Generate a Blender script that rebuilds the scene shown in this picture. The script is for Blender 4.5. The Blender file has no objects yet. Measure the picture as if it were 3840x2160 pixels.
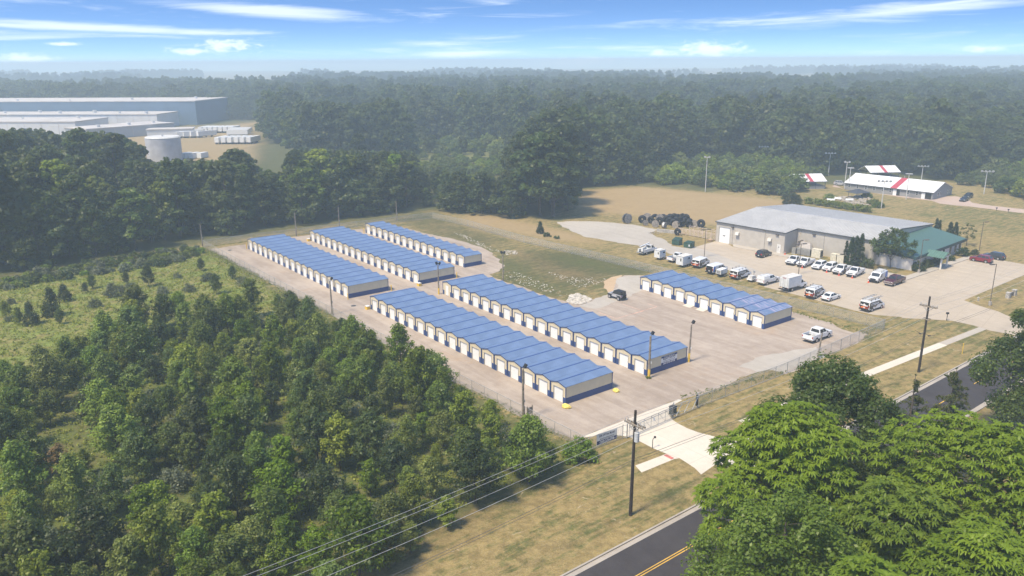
import bpy, math, random
import numpy as np
from mathutils import Matrix, Vector

random.seed(7)
rng = np.random.default_rng(11)
scene = bpy.context.scene
COL = scene.collection
R = math.radians

# ------------------------------------------------------------ camera
F_PX, PITCH, ROLL, CAM_H = 2985.77, 0.2785862, -0.0067562, 46.246   # focal length in pixels of a 3840 wide picture
cam_data = bpy.data.cameras.new('camera')
cam_data.sensor_width = 36.0
cam_data.lens = F_PX / 3840 * 36.0
cam_data.clip_start = 0.5
cam_data.clip_end = 20000
cam = bpy.data.objects.new('camera', cam_data)
COL.objects.link(cam)
cam.matrix_world = Matrix.Translation((0, 0, CAM_H)) @ Matrix.Rotation(math.pi / 2 - PITCH, 4, 'X') @ Matrix.Rotation(ROLL, 4, 'Z')
scene.camera = cam

SUN_DIR = Vector((-0.76, -0.65, 0)).normalized()      # towards the sun, on the ground plane
SUN_EL = R(60)

def px_dir(u, v):
    du, dv = u - 1920, v - 1080
    cr, sr = math.cos(ROLL), math.sin(ROLL)
    a = du * cr + dv * sr
    b = -du * sr + dv * cr
    c, s = math.cos(PITCH), math.sin(PITCH)
    return Vector((a, F_PX * c - b * s, -F_PX * s - b * c))

def G(u, v, z=0.0):
    """photo pixel -> point on the level z"""
    d = px_dir(u, v)
    t = (z - CAM_H) / d.z
    return Vector((d.x * t, d.y * t, z))

ZW = dict(z1=(700, 740, .46584), z2=(1340, 1020, .50466), z3=(2240, 860, .46584), z4=(2640, 500, .46584), z5=(2040, 1350, .46584),
          z6=(2840, 1050, .3882), z7=(0, 260, .46584), z8=(1200, 260, .46584), a=(2360, 890, .15528), b=(2700, 980, .15528),
          c=(2900, 920, .15528), d=(2980, 1040, .15528), e=(3300, 880, .15528), f=(2660, 740, .19410), g=(2960, 600, .23292),
          h=(3300, 540, .20979), i=(0, 1400, .49689), j=(0, 900, .3882), k=(2500, 1500, .5202), m=(2150, 1500, .15528),
          n=(2460, 1450, .15528), o=(2140, 760, .23292), p=(1880, 940, .41209), N=(0, 0, 1), D=(0, 0, 1.490683))

def NP(k, x, y):
    a = ZW[k]
    return a[0] + x * a[2], a[1] + y * a[2]

def K(k, x, y, z=0.0):
    return G(*NP(k, x, y), z)

def project(p):
    x, y, z = p[0], p[1], p[2] - CAM_H
    c, s = math.cos(PITCH), math.sin(PITCH)
    fw = y * c - z * s
    up = y * s + z * c
    u, v = F_PX * x / fw, -F_PX * up / fw
    cr, sr = math.cos(ROLL), math.sin(ROLL)
    return 1920 + u * cr - v * sr, 1080 + u * sr + v * cr

# ------------------------------------------------------------ world: sky with thin clouds
world = bpy.data.worlds.new('World')
scene.world = world
world.use_nodes = True
wn, wl = world.node_tree.nodes, world.node_tree.links
wn.clear()

class NT:
    """short-hand for node building"""
    def __init__(s, tree):
        s.n, s.l = tree.nodes, tree.links
    def new(s, t, **kw):
        n = s.n.new(t)
        for k, v in kw.items():
            setattr(n, k, v)
        return n
    def put(s, sock, val):
        if isinstance(val, bpy.types.NodeSocket):
            s.l.new(val, sock)
        elif val is not None:
            if sock.type == 'RGBA' and len(val) == 3:
                val = (*val, 1)
            sock.default_value = val
    def math(s, op, a, b=None, c=None, clamp=False):
        n = s.new('ShaderNodeMath', operation=op, use_clamp=clamp)
        s.put(n.inputs[0], a)
        if b is not None: s.put(n.inputs[1], b)
        if c is not None: s.put(n.inputs[2], c)
        return n.outputs[0]
    def mix(s, fac, a, b, blend='MIX'):
        n = s.new('ShaderNodeMix', data_type='RGBA', blend_type=blend)
        s.put(n.inputs[0], fac); s.put(n.inputs[6], a); s.put(n.inputs[7], b)
        return n.outputs[2]
    def ramp(s, x, a, b, lo=0.0, hi=1.0, smooth=True):
        n = s.new('ShaderNodeMapRange', interpolation_type='SMOOTHSTEP' if smooth else 'LINEAR')
        s.put(n.inputs[0], x); s.put(n.inputs[1], a); s.put(n.inputs[2], b); s.put(n.inputs[3], lo); s.put(n.inputs[4], hi)
        return n.outputs[0]
    def noise(s, vec, scale, detail=3.0, rough=.55, dist=0.0, out=0):
        n = s.new('ShaderNodeTexNoise')
        s.put(n.inputs['Vector'], vec); s.put(n.inputs['Scale'], scale); s.put(n.inputs['Detail'], detail)
        s.put(n.inputs['Roughness'], rough); s.put(n.inputs['Distortion'], dist)
        return n.outputs[out]
    def comb(s, x, y, z):
        n = s.new('ShaderNodeCombineXYZ')
        s.put(n.inputs[0], x); s.put(n.inputs[1], y); s.put(n.inputs[2], z)
        return n.outputs[0]

W = NT(world.node_tree)
tc = W.new('ShaderNodeTexCoord')
sep = W.new('ShaderNodeSeparateXYZ')
W.put(sep.inputs[0], tc.outputs['Generated'])
dx, dy, dz = sep.outputs
# the air near the ground is so thick that the blue of the sky comes low: look the sky up at a raised elevation
zz = W.math('MULTIPLY', W.math('MAXIMUM', W.math('ADD', dz, 0.022), 0.004), 4.8)
# and above the low sky the colour stays the same pale summer blue
zz = W.math('SMOOTH_MIN', zz, .50, .25)
nv = W.new('ShaderNodeVectorMath', operation='NORMALIZE')
W.put(nv.inputs[0], W.comb(dx, dy, zz))
sky = W.new('ShaderNodeTexSky', sky_type='NISHITA')
sky.sun_disc = False
sky.sun_elevation = SUN_EL
sky.sun_rotation = math.atan2(SUN_DIR.x, SUN_DIR.y)
sky.altitude = 200
sky.air_density = 1.0
sky.dust_density = 1.0
sky.ozone_density = 1.6
W.put(sky.inputs[0], nv.outputs[0])
az = W.math('ARCTAN2', dx, dy)
el = W.math('DIVIDE', dz, W.math('SQRT', W.math('ADD', W.math('MULTIPLY', dx, dx), W.math('MULTIPLY', dy, dy))))
# the same elongated noise everywhere: high wisps
wv = W.comb(W.math('MULTIPLY', az, 5.0), W.math('MULTIPLY', el, 60.0), 3.1)
wv2 = W.comb(W.math('MULTIPLY', az, 40.0), W.math('MULTIPLY', el, 95.0), 1.3)
n_wisp = W.noise(wv, 1.0, 6, .62, .6)
n_puff = W.noise(wv2, 1.6, 5, .6, .2)
wisp = W.math('MULTIPLY', W.ramp(n_wisp, .50, .80), .5)
def cloud(u, v, wa, we, tilt, soft, amp, thick):
    d = px_dir(u, v)
    a0, e0 = math.atan2(d.x, d.y), d.z / math.hypot(d.x, d.y)
    da = W.math('SUBTRACT', az, a0)
    de = W.math('SUBTRACT', W.math('SUBTRACT', el, e0), W.math('MULTIPLY', da, tilt))
    q = W.math('SQRT', W.math('ADD', W.math('POWER', W.math('ABSOLUTE', W.math('DIVIDE', da, wa / F_PX)), 2.0), W.math('POWER', W.math('ABSOLUTE', W.math('DIVIDE', de, we / F_PX)), 2.0)))
    nn = n_puff if thick else n_wisp
    q = W.math('ADD', q, W.math('MULTIPLY', W.math('SUBTRACT', nn, .5), amp))
    return W.math('MULTIPLY', W.ramp(q, 1.0, soft), .60 if thick else .55)
for args in [(860, 172, 120, 28, 0, .1, 2.6, True), (720, 192, 110, 14, 0, .0, 2.2, True), (2660, 186, 160, 34, 0, .1, 2.4, True), (2470, 200, 70, 18, 0, .0, 2.2, True),
             (100, 222, 110, 22, 0, .1, 2.2, True), (3690, 182, 80, 16, 0, .0, 2.2, True), (2160, 232, 200, 22, .02, .1, 2.0, True), (240, 165, 60, 8, 0, .2, 1.8, True),
             (330, 105, 620, 22, -.035, .1, 2.2, False), (1000, 40, 420, 26, -.06, .0, 2.6, False), (3300, 50, 560, 30, .075, .0, 2.4, False), (3500, 20, 420, 10, .10, .1, 2.0, False), (1750, 200, 300, 20, .02, .0, 2.0, False)]:
    wisp = W.math('MAXIMUM', wisp, cloud(*args))
hs = W.new('ShaderNodeHueSaturation')
W.put(hs.inputs['Hue'], .503); W.put(hs.inputs['Saturation'], 1.2); W.put(hs.inputs['Value'], 1.0)
W.put(hs.inputs['Color'], sky.outputs[0])
skyc = W.mix(wisp, hs.outputs[0], (6.0, 6.3, 6.6))
bg = W.new('ShaderNodeBackground')
W.put(bg.inputs[0], skyc); W.put(bg.inputs[1], 0.112)
wo = W.new('ShaderNodeOutputWorld')
W.l.new(bg.outputs[0], wo.inputs[0])

# ------------------------------------------------------------ sun
sl = bpy.data.lights.new('sun', 'SUN')
sl.energy = 2.8
sl.angle = R(10.0)
sl.color = (1.0, .87, .64)
sun = bpy.data.objects.new('sun', sl)
COL.objects.link(sun)
sv = Vector((SUN_DIR.x * math.cos(SUN_EL), SUN_DIR.y * math.cos(SUN_EL), math.sin(SUN_EL)))
sun.rotation_euler = sv.to_track_quat('Z', 'Y').to_euler()
sun.location = sv * 400

vs = scene.view_settings
vs.view_transform = 'Standard'
vs.look = 'None'
vs.exposure = 1.08
vs.gamma = 1.0
cy = scene.cycles
cy.use_denoising = True
cy.max_bounces = 6
cy.diffuse_bounces = 3
cy.glossy_bounces = 2
cy.transmission_bounces = 4
cy.volume_bounces = 2
cy.transparent_max_bounces = 12
cy.sample_clamp_indirect = 6.0
# ------------------------------------------------------------ materials
MATS = {}
def M(name, rgb=(.5, .5, .5), rough=.6, metal=0.0, var=.10, scale=2.0, bump=0.0, spec=.4, world=False, streak=None):
    """plain painted / raw surface: base colour with a little uneven wear"""
    if name in MATS:
        return MATS[name]
    m = bpy.data.materials.new(name)
    m.use_nodes = True
    t = NT(m.node_tree)
    p = m.node_tree.nodes['Principled BSDF']
    p.inputs['Roughness'].default_value = rough
    p.inputs['Metallic'].default_value = metal
    p.inputs['Specular IOR Level'].default_value = spec
    if world:
        vec = t.new('ShaderNodeNewGeometry').outputs['Position']
    else:
        vec = t.new('ShaderNodeTexCoord').outputs['Object']
    n = t.noise(vec, scale, 5, .6)
    lo = tuple(max(0, c * (1 - var * 1.6)) for c in rgb)
    hi = tuple(min(1, c * (1 + var * 1.3)) for c in rgb)
    c = t.mix(t.ramp(n, .3, .7), lo, hi)
    t.put(p.inputs['Base Color'], c)
    t.put(p.inputs['Roughness'], t.ramp(n, .2, .8, max(.05, rough - .08), min(1, rough + .08)))
    if bump:
        b = t.new('ShaderNodeBump')
        t.put(b.inputs['Strength'], bump); t.put(b.inputs['Distance'], .02)
        t.put(b.inputs['Height'], t.noise(vec, scale * 8, 4, .6))
        t.put(p.inputs['Normal'], b.outputs[0])
    MATS[name] = m
    return m

def ribbed(name, rgb, axis, pitch, rough=.45, var=.08, depth=.6, metal=0.0, fade=None):
    """ribbed sheet metal: ribs run across `axis` every `pitch` metres (object space)"""
    if name in MATS:
        return MATS[name]
    m = M(name, rgb, rough, metal, var, .6)
    t = NT(m.node_tree)
    p = m.node_tree.nodes['Principled BSDF']
    s = t.new('ShaderNodeSeparateXYZ')
    vec = t.new('ShaderNodeTexCoord').outputs['Object']
    t.put(s.inputs[0], vec)
    fr = t.math('FRACT', t.math('DIVIDE', s.outputs[axis], pitch))
    h = t.math('MULTIPLY', t.ramp(fr, 0, .10), t.ramp(fr, .30, .20))
    b = t.new('ShaderNodeBump')
    t.put(b.inputs['Strength'], depth); t.put(b.inputs['Distance'], .03); t.put(b.inputs['Height'], h)
    t.put(p.inputs['Normal'], b.outputs[0])
    if fade:
        old = p.inputs['Base Color'].links[0].from_socket
        ax2 = [i for i in (0, 1) if i != axis][0]
        v2 = t.comb(t.math('MULTIPLY', s.outputs[axis], 1.6), t.math('MULTIPLY', s.outputs[ax2], .25), 0)
        f = t.math('MULTIPLY', t.ramp(t.noise(v2, 1.3, 5, .65), .42, .62), t.ramp(t.noise(vec, .35, 3), .38, .58))
        t.put(p.inputs['Base Color'], t.mix(f, old, fade))
    return m

WHITE = M('white_paint', (.78, .78, .77), .35, var=.05)
DOORW = ribbed('white_door', (.80, .80, .79), 2, .23, .4, .03, .35)
CREAM = ribbed('cream_siding', (.63, .55, .39), 0, .23, .5, .04, .5)
CREAMY = ribbed('cream_siding_side', (.63, .55, .39), 1, .23, .5, .04, .5)
NAVY = M('navy_trim', (.026, .055, .17), .4, var=.08)
NAVYW = ribbed('navy_wainscot', (.028, .062, .19), 0, .23, .45, .10, .5)
NAVYWY = ribbed('navy_wainscot_side', (.028, .062, .19), 1, .23, .45, .10, .5)
ROOFB = ribbed('blue_roof', (.130, .195, .33), 1, .30, .48, .07, .5)
ROOFF = ribbed('blue_roof_faded', (.130, .195, .33), 1, .30, .5, .07, .5, fade=(.36, .33, .45))
RIDGE = M('ridge_cap', (.04, .085, .24), .5)
GREYT = M('grey_trim', (.33, .32, .30), .5)
DARK = M('black_plastic', (.018, .018, .02), .55, var=.15)
RUBBER = M('rubber', (.016, .016, .016), .85, var=.2)
RIM = M('alloy_rim', (.48, .48, .50), .35, .6, .08)
GLASS = M('dark_glass', (.022, .026, .030), .08, 0, .2, spec=.7)
GALV = M('galvanised_steel', (.36, .36, .355), .5, .3, .12)
WOODP = M('weathered_wood', (.24, .20, .155), .9, var=.25, scale=3, bump=.6)
WOODD = M('dark_creosote_wood', (.040, .030, .024), .9, var=.3, scale=3, bump=.6)
YELLOW = M('yellow_paint', (.74, .48, .06), .55, var=.12)
YELLOWR = M('yellow_rock_paint', (.76, .60, .14), .7, var=.12, scale=5, bump=.4)
RED = M('red_light', (.35, .02, .02), .25)
AMBER = M('lamp_glass', (.62, .62, .58), .2)
ORANGE = M('orange_plastic', (.75, .09, .03), .5, var=.1)

# ------------------------------------------------------------ mesh building
class MB:
    def __init__(s):
        s.v, s.f, s.mi = [], [], []
    def face(s, pts, mi=0):
        b = len(s.v)
        s.v += [tuple(p) for p in pts]
        s.f.append(tuple(range(b, b + len(pts)))); s.mi.append(mi)
    def idx(s, faces, b, mi):
        for f in faces:
            s.f.append(tuple(b + i for i in f)); s.mi.append(mi)
    def bx(s, x0, x1, y0, y1, z0, z1, mi=0, mat=None):
        b = len(s.v)
        pts = [(x0, y0, z0), (x1, y0, z0), (x1, y1, z0), (x0, y1, z0), (x0, y0, z1), (x1, y0, z1), (x1, y1, z1), (x0, y1, z1)]
        if mat is not None:
            pts = [tuple(mat @ Vector(p)) for p in pts]
        s.v += pts
        s.idx([(0, 3, 2, 1), (4, 5, 6, 7), (0, 1, 5, 4), (1, 2, 6, 5), (2, 3, 7, 6), (3, 0, 4, 7)], b, mi)
        return s
    def hexa(s, pts, mi=0):
        b = len(s.v)
        s.v += [tuple(p) for p in pts]
        s.idx([(0, 3, 2, 1), (4, 5, 6, 7), (0, 1, 5, 4), (1, 2, 6, 5), (2, 3, 7, 6), (3, 0, 4, 7)], b, mi)
        return s
    def prism(s, poly, z0, z1, mi=0):
        b = len(s.v); n = len(poly)
        s.v += [(p[0], p[1], z0) for p in poly] + [(p[0], p[1], z1) for p in poly]
        s.f.append(tuple(b + i for i in reversed(range(n)))); s.mi.append(mi)
        s.f.append(tuple(b + n + i for i in range(n))); s.mi.append(mi)
        for i in range(n):
            j = (i + 1) % n
            s.f.append((b + i, b + j, b + n + j, b + n + i)); s.mi.append(mi)
        return s
    def cyl(s, p0, p1, r0, r1=None, n=8, mi=0, caps=True):
        p0, p1 = Vector(p0), Vector(p1)
        if r1 is None: r1 = r0
        ax = (p1 - p0).normalized()
        u = ax.orthogonal().normalized(); w = ax.cross(u)
        b = len(s.v)
        for p, r in ((p0, r0), (p1, r1)):
            for i in range(n):
                a = 2 * math.pi * i / n
                s.v.append(tuple(p + (u * math.cos(a) + w * math.sin(a)) * r))
        for i in range(n):
            j = (i + 1) % n
            s.f.append((b + i, b + j, b + n + j, b + n + i)); s.mi.append(mi)
        if caps:
            s.f.append(tuple(b + i for i in reversed(range(n)))); s.mi.append(mi)
            s.f.append(tuple(b + n + i for i in range(n))); s.mi.append(mi)
        return s
    def tube(s, path, r, n=6, mi=0, r1=None):
        pts = [Vector(p) for p in path]
        b = len(s.v); m = len(pts)
        u = None
        for k, p in enumerate(pts):
            d = (pts[min(k + 1, m - 1)] - pts[max(k - 1, 0)]).normalized()
            u = d.orthogonal().normalized() if u is None else (u - d * u.dot(d)).normalized()
            w = d.cross(u)
            rr = r if r1 is None else r + (r1 - r) * k / (m - 1)
            for i in range(n):
                a = 2 * math.pi * i / n
                s.v.append(tuple(p + (u * math.cos(a) + w * math.sin(a)) * rr))
        for k in range(m - 1):
            for i in range(n):
                j = (i + 1) % n
                s.f.append((b + k * n + i, b + k * n + j, b + (k + 1) * n + j, b + (k + 1) * n + i)); s.mi.append(mi)
        s.f.append(tuple(b + i for i in reversed(range(n)))); s.mi.append(mi)
        s.f.append(tuple(b + (m - 1) * n + i for i in range(n))); s.mi.append(mi)
        return s
    def loft(s, rings, mi=0, caps=True):
        b = len(s.v); n = len(rings[0])
        for r in rings: s.v += [tuple(p) for p in r]
        for k in range(len(rings) - 1):
            for i in range(n):
                j = (i + 1) % n
                s.f.append((b + k * n + i, b + k * n + j, b + (k + 1) * n + j, b + (k + 1) * n + i)); s.mi.append(mi)
        if caps:
            s.f.append(tuple(b + i for i in reversed(range(n)))); s.mi.append(mi)
            s.f.append(tuple(b + (len(rings) - 1) * n + i for i in range(n))); s.mi.append(mi)
        return s
    def mesh(s, name, mats, smooth=False):
        me = bpy.data.meshes.new(name)
        me.from_pydata(s.v, [], s.f)
        if not isinstance(mats, (list, tuple)): mats = [mats]
        for m in mats: me.materials.append(m)
        if len(mats) > 1: me.polygons.foreach_set('material_index', s.mi)
        if smooth: me.polygons.foreach_set('use_smooth', [True] * len(me.polygons))
        me.update()
        return me
    def build(s, name, mats, parent=None, loc=None, rz=0, smooth=False):
        return obj(name, s.mesh(name, mats, smooth), parent, loc, rz)

def obj(name, data, parent=None, loc=None, rz=0):
    o = bpy.data.objects.new(name, data)
    COL.objects.link(o)
    if loc is not None: o.location = loc
    if rz: o.rotation_euler = (0, 0, rz)
    if parent is not None: o.parent = parent
    return o

def tag(o, label=None, cat=None, group=None, kind=None):
    if label: o['label'] = label
    if cat: o['category'] = cat
    if group: o['group'] = group
    if kind: o['kind'] = kind
    return o

def thing(name, label, cat, loc=(0, 0, 0), rz=0, group=None):
    o = bpy.data.objects.new(name, None)
    o.empty_display_size = .3
    COL.objects.link(o)
    o.location = loc
    o.rotation_euler = (0, 0, rz)
    return tag(o, label, cat, group)

def copy_tree(o, parent=None):
    c = o.copy()
    COL.objects.link(c)
    c.parent = parent
    for ch in list(o.children):
        copy_tree(ch, c)
    return c

def text_mesh(body, size, mat, bold=.012, align='CENTER', squeeze=1.0):
    cu = bpy.data.curves.new('lettering', 'FONT')
    cu.body = body; cu.size = size; cu.align_x = align; cu.align_y = 'CENTER'; cu.offset = bold * size
    cu.resolution_u = 2
    t = bpy.data.objects.new('lettering', cu)
    COL.objects.link(t)
    bpy.context.view_layer.update()
    me = bpy.data.meshes.new_from_object(t.evaluated_get(bpy.context.evaluated_depsgraph_get()))
    bpy.data.objects.remove(t)
    if squeeze != 1.0:
        for v in me.vertices: v.co.x *= squeeze
    me.materials.clear(); me.materials.append(mat)
    return me

def lettering(body, size, mat, parent, M4, name='lettering', **kw):
    """flat print: text laid on a plane given by the 4x4 matrix (local x = reading direction, y = up)"""
    o = obj(name, text_mesh(body, size, mat, **kw), parent)
    o.matrix_local = M4
    return o

def frame4(origin, xdir, ydir):
    x, y = Vector(xdir).normalized(), Vector(ydir).normalized()
    z = x.cross(y)
    m = Matrix((x, y, z)).transposed().to_4x4()
    m.translation = Vector(origin)
    return m
# ------------------------------------------------------------ ground
def px_poly(spec):
    """list of (window, x, y) picks -> ground polygon"""
    return [K(*q).to_2d() for q in spec]

def sdist(P, poly):
    """signed distance of points (n,2) to polygon, negative inside"""
    poly = np.array([(p[0], p[1]) for p in poly])
    n = len(poly)
    dmin = np.full(len(P), 1e9); inside = np.zeros(len(P), bool)
    for i in range(n):
        a, b = poly[i], poly[(i + 1) % n]
        ab = b - a
        t = np.clip(((P - a) @ ab) / (ab @ ab + 1e-9), 0, 1)
        dmin = np.minimum(dmin, np.hypot(*(P - (a + t[:, None] * ab)).T))
        c = ((a[1] > P[:, 1]) != (b[1] > P[:, 1])) & (P[:, 0] < (b[0] - a[0]) * (P[:, 1] - a[1]) / (b[1] - a[1] + 1e-12) + a[0])
        inside ^= c
    return np.where(inside, -dmin, dmin)

MEADOW = px_poly([('N', -700, 1150), ('N', 0, 1062), ('N', 390, 985), ('N', 763, 932), ('N', 830, 962), ('N', 1250, 1205), ('N', 1960, 1600), ('N', 2190, 1712), ('N', 2120, 1760), ('N', 1700, 1930), ('N', 1240, 2170), ('N', 800, 2500), ('N', -900, 2500)])
STRAW = px_poly([('N', 2190, 800), ('N', 2172, 716), ('N', 2400, 702), ('N', 2640, 724), ('N', 2920, 750), ('N', 2990, 775), ('N', 2760, 850), ('N', 2450, 815), ('N', 2300, 800)])
DARKG = px_poly([('p', 380, 30), ('p', 720, 50), ('p', 1010, 105), ('p', 1350, 180), ('p', 1250, 210), ('p', 980, 205), ('p', 700, 170), ('p', 500, 120)])
BROWN = px_poly([('p', 150, 20), ('p', 420, 80), ('p', 880, 215), ('p', 900, 280), ('p', 640, 290), ('p', 430, 220)])
STRIP = px_poly([('p', 30, 60), ('p', 200, 110), ('p', 420, 250), ('p', 640, 360), ('p', 620, 450), ('p', 420, 410), ('p', 20, 280)])
BACKG = px_poly([('z8', 560, 1190), ('z8', 900, 1165), ('z8', 1200, 1270), ('z8', 1500, 1380), ('z8', 1350, 1440), ('z8', 900, 1330), ('z8', 650, 1225)])
DIRT = px_poly([('z8', 1180, 1180), ('z8', 1350, 1178), ('z8', 1760, 1258), ('z8', 2050, 1330), ('z8', 2250, 1400), ('z8', 1900, 1370), ('z8', 1560, 1310), ('z8', 1400, 1280), ('z8', 1220, 1250)])
RUT = px_poly([('z8', 1120, 1200), ('z8', 1200, 1225), ('z8', 1330, 1290), ('z8', 1640, 1345), ('z8', 2100, 1445), ('z8', 2000, 1448), ('z8', 1500, 1350), ('z8', 1200, 1260)])
LAWN2 = px_poly([('z4', 800, 480), ('z4', 1100, 560), ('z4', 1500, 640), ('z4', 2000, 580), ('z4', 2700, 640), ('z4', 2700, 830), ('z4', 2000, 720), ('z4', 1100, 620), ('z4', 700, 570)])
YARDG = px_poly([('a', 480, 640), ('a', 980, 600), ('a', 1700, 790), ('a', 2576, 1000), ('b', 1000, 660), ('b', 600, 560), ('a', 1700, 900), ('a', 700, 700)])
VERGE = px_poly([('m', 350, 1150), ('m', 1400, 960), ('m', 2200, 1290), ('m', 1500, 1400), ('m', 700, 1460)])
FIELD_L = px_poly([('z7', -900, 500), ('z7', 1500, 450), ('z7', 2150, 425), ('z7', 2100, 560), ('z7', 2050, 760), ('z7', 1500, 900), ('z7', 400, 760), ('z7', -900, 900)])
FOREST_FLOOR = px_poly([('N', -2500, 1300), ('N', 0, 1050), ('N', 390, 975), ('N', 763, 905), ('N', 1617, 790), ('N', 2080, 818), ('N', 2165, 710), ('N', 2400, 695), ('N', 2640, 715), ('N', 3050, 690), ('N', 5500, 640), ('N', 9000, 330), ('N', -6000, 330)])

def lines(fine0, fine1, step, lo, hi, g=1.22):
    c = list(np.arange(fine0, fine1 + .01, step))
    s, x, up = step, fine1, []
    while x < hi:
        s *= g; x = min(hi, x + s); up.append(x)
    s, x, dn = step, fine0, []
    while x > lo:
        s *= g; x = max(lo, x - s); dn.append(x)
    return np.array(dn[::-1] + c + up)

def make_ground():
    xs = lines(-130, 190, 1.6, -4000, 4000)
    ys = lines(40, 330, 1.6, -300, 4400)
    X, Y = np.meshgrid(xs, ys)
    P = np.stack([X.ravel(), Y.ravel()], 1)
    n = len(P)
    def w(poly, soft, off=0.0):
        return np.clip(.5 - (sdist(P, poly) + off) / soft, 0, 1)
    green = np.full(n, .38); soil = np.zeros(n); straw = np.zeros(n)
    def blend(arr, wt, val):
        arr += (val - arr) * wt
    blend(green, w(LAWN2, 12), .50)
    blend(green, w(MEADOW, 5), .92)
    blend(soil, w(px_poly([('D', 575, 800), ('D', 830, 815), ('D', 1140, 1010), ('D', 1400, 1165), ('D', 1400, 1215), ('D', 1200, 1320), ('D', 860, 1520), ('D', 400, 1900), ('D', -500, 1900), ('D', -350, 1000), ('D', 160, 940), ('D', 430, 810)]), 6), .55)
    sl_ = w(px_poly([('p', 120, -40), ('p', 760, 0), ('p', 1300, 170), ('p', 1060, 230), ('p', 930, 340), ('p', 640, 400), ('p', 420, 400), ('p', 20, 270), ('p', 20, 60)]), 10)
    blend(soil, sl_, .32); blend(green, sl_, .55)
    blend(green, w(BACKG, 8), .6); blend(soil, w(BACKG, 8), .5)
    blend(green, w(STRIP, 7), .75); blend(soil, w(STRIP, 7), .38)
    blend(green, w(BROWN, 9), .35); blend(soil, w(BROWN, 9), .62)
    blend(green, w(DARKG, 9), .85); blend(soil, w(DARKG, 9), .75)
    blend(straw, w(DIRT, 4), .75); blend(straw, w(RUT, 3), .55); blend(green, w(DIRT, 4), .0)
    blend(straw, w(STRAW, 6), .85); blend(green, w(STRAW, 6), .05)
    blend(green, w(YARDG, 3), .55)
    blend(green, w(VERGE, 4), .42); blend(soil, w(VERGE, 4), .12)
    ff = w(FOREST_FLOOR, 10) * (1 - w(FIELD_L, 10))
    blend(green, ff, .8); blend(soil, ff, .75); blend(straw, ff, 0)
    blend(straw, w(FIELD_L, 10), .7)
    gl = w(px_poly([('N', 1440, 560), ('N', 1700, 530), ('N', 1930, 560), ('N', 1900, 640), ('N', 1600, 640)]), 12)
    blend(soil, gl, 0.0); blend(green, gl, .8)
    nx, ny = len(xs), len(ys)
    i = np.arange(nx * ny).reshape(ny, nx)
    faces = np.stack([i[:-1, :-1], i[:-1, 1:], i[1:, 1:], i[1:, :-1]], -1).reshape(-1, 4)
    me = bpy.data.meshes.new('ground')
    co = np.concatenate([P, np.zeros((n, 1))], 1)
    fill_mesh(me, co, faces)
    at = me.attributes.new('cover', 'FLOAT_COLOR', 'POINT')
    at.data.foreach_set('color', np.stack([green, soil, straw, np.ones(n)], 1).astype(np.float32).ravel())
    m = bpy.data.materials.new('grass_and_soil')
    m.use_nodes = True
    t = NT(m.node_tree)
    p = m.node_tree.nodes['Principled BSDF']
    p.inputs['Roughness'].default_value = .95
    p.inputs['Specular IOR Level'].default_value = .1
    a = t.new('ShaderNodeAttribute', attribute_name='cover')
    s = t.new('ShaderNodeSeparateColor')
    t.put(s.inputs[0], a.outputs['Color'])
    pos = t.new('ShaderNodeNewGeometry').outputs['Position']
    # mowing swaths run with the road
    mp = t.new('ShaderNodeMapping')
    t.put(mp.inputs['Vector'], pos)
    mp.inputs['Rotation'].default_value = (0, 0, R(-38.2))
    mp2 = t.new('ShaderNodeMapping'); t.put(mp2.inputs['Vector'], mp.outputs[0]); mp2.inputs['Scale'].default_value = (.12, .75, 1); mp = mp2
    n0 = t.noise(pos, .035, 4, .6)
    n1 = t.noise(pos, .16, 5, .65, .4)
    n2 = t.noise(pos, 1.1, 5, .7)
    n3 = t.noise(pos, 5.0, 3, .7)
    nm = t.noise(mp.outputs[0], 1.4, 4, .65, .2)
    g = t.math('ADD', s.outputs[0], t.math('MULTIPLY', t.math('SUBTRACT', n1, .5), .85))
    g = t.math('ADD', g, t.math('MULTIPLY', t.math('SUBTRACT', n2, .5), 1.0))
    g = t.math('ADD', g, t.math('MULTIPLY', t.math('SUBTRACT', nm, .5), 1.4))
    g = t.math('ADD', g, t.math('MULTIPLY', t.math('SUBTRACT', n0, .5), .7), clamp=True)
    dry = t.mix(n3, (.185, .138, .058), (.32, .245, .112))
    grn = t.mix(n3, (.068, .078, .026), (.155, .150, .056))
    lush = t.mix(t.ramp(t.noise(pos, .22, 5, .7), .38, .62), t.mix(n2, (.085, .125, .026), (.21, .24, .055)), t.mix(n2, (.14, .125, .045), (.27, .24, .085)))
    grn = t.mix(t.ramp(s.outputs[0], .7, .95), grn, lush)
    c = t.mix(t.ramp(g, .28, .72), dry, grn)
    vb = t.ramp(t.noise(pos, .75, 6, .75, .3), .34, .66, .80, 1.30)
    mv = t.new('ShaderNodeVectorMath', operation='SCALE'); t.put(mv.inputs[0], c); t.put(mv.inputs['Scale'], vb); c = mv.outputs[0]
    # bare pale patches
    bare = t.math('MULTIPLY', t.ramp(t.noise(pos, .55, 5, .72, .6), .62, .70), t.ramp(s.outputs[0], .85, .55))
    c = t.mix(t.math('MULTIPLY', bare, .7), c, (.46, .37, .255))
    st = t.math('MULTIPLY', s.outputs[2], t.ramp(nm, .15, .65, .65, 1.0))
    c = t.mix(st, c, t.mix(n1, (.28, .195, .10), (.39, .29, .165)))
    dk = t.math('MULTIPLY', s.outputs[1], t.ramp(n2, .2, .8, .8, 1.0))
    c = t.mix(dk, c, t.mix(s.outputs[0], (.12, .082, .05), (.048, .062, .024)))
    t.put(p.inputs['Base Color'], c)
    b = t.new('ShaderNodeBump')
    t.put(b.inputs['Strength'], .7); t.put(b.inputs['Distance'], .12); t.put(b.inputs['Height'], t.math('ADD', n2, n3))
    t.put(p.inputs['Normal'], b.outputs[0])
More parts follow.
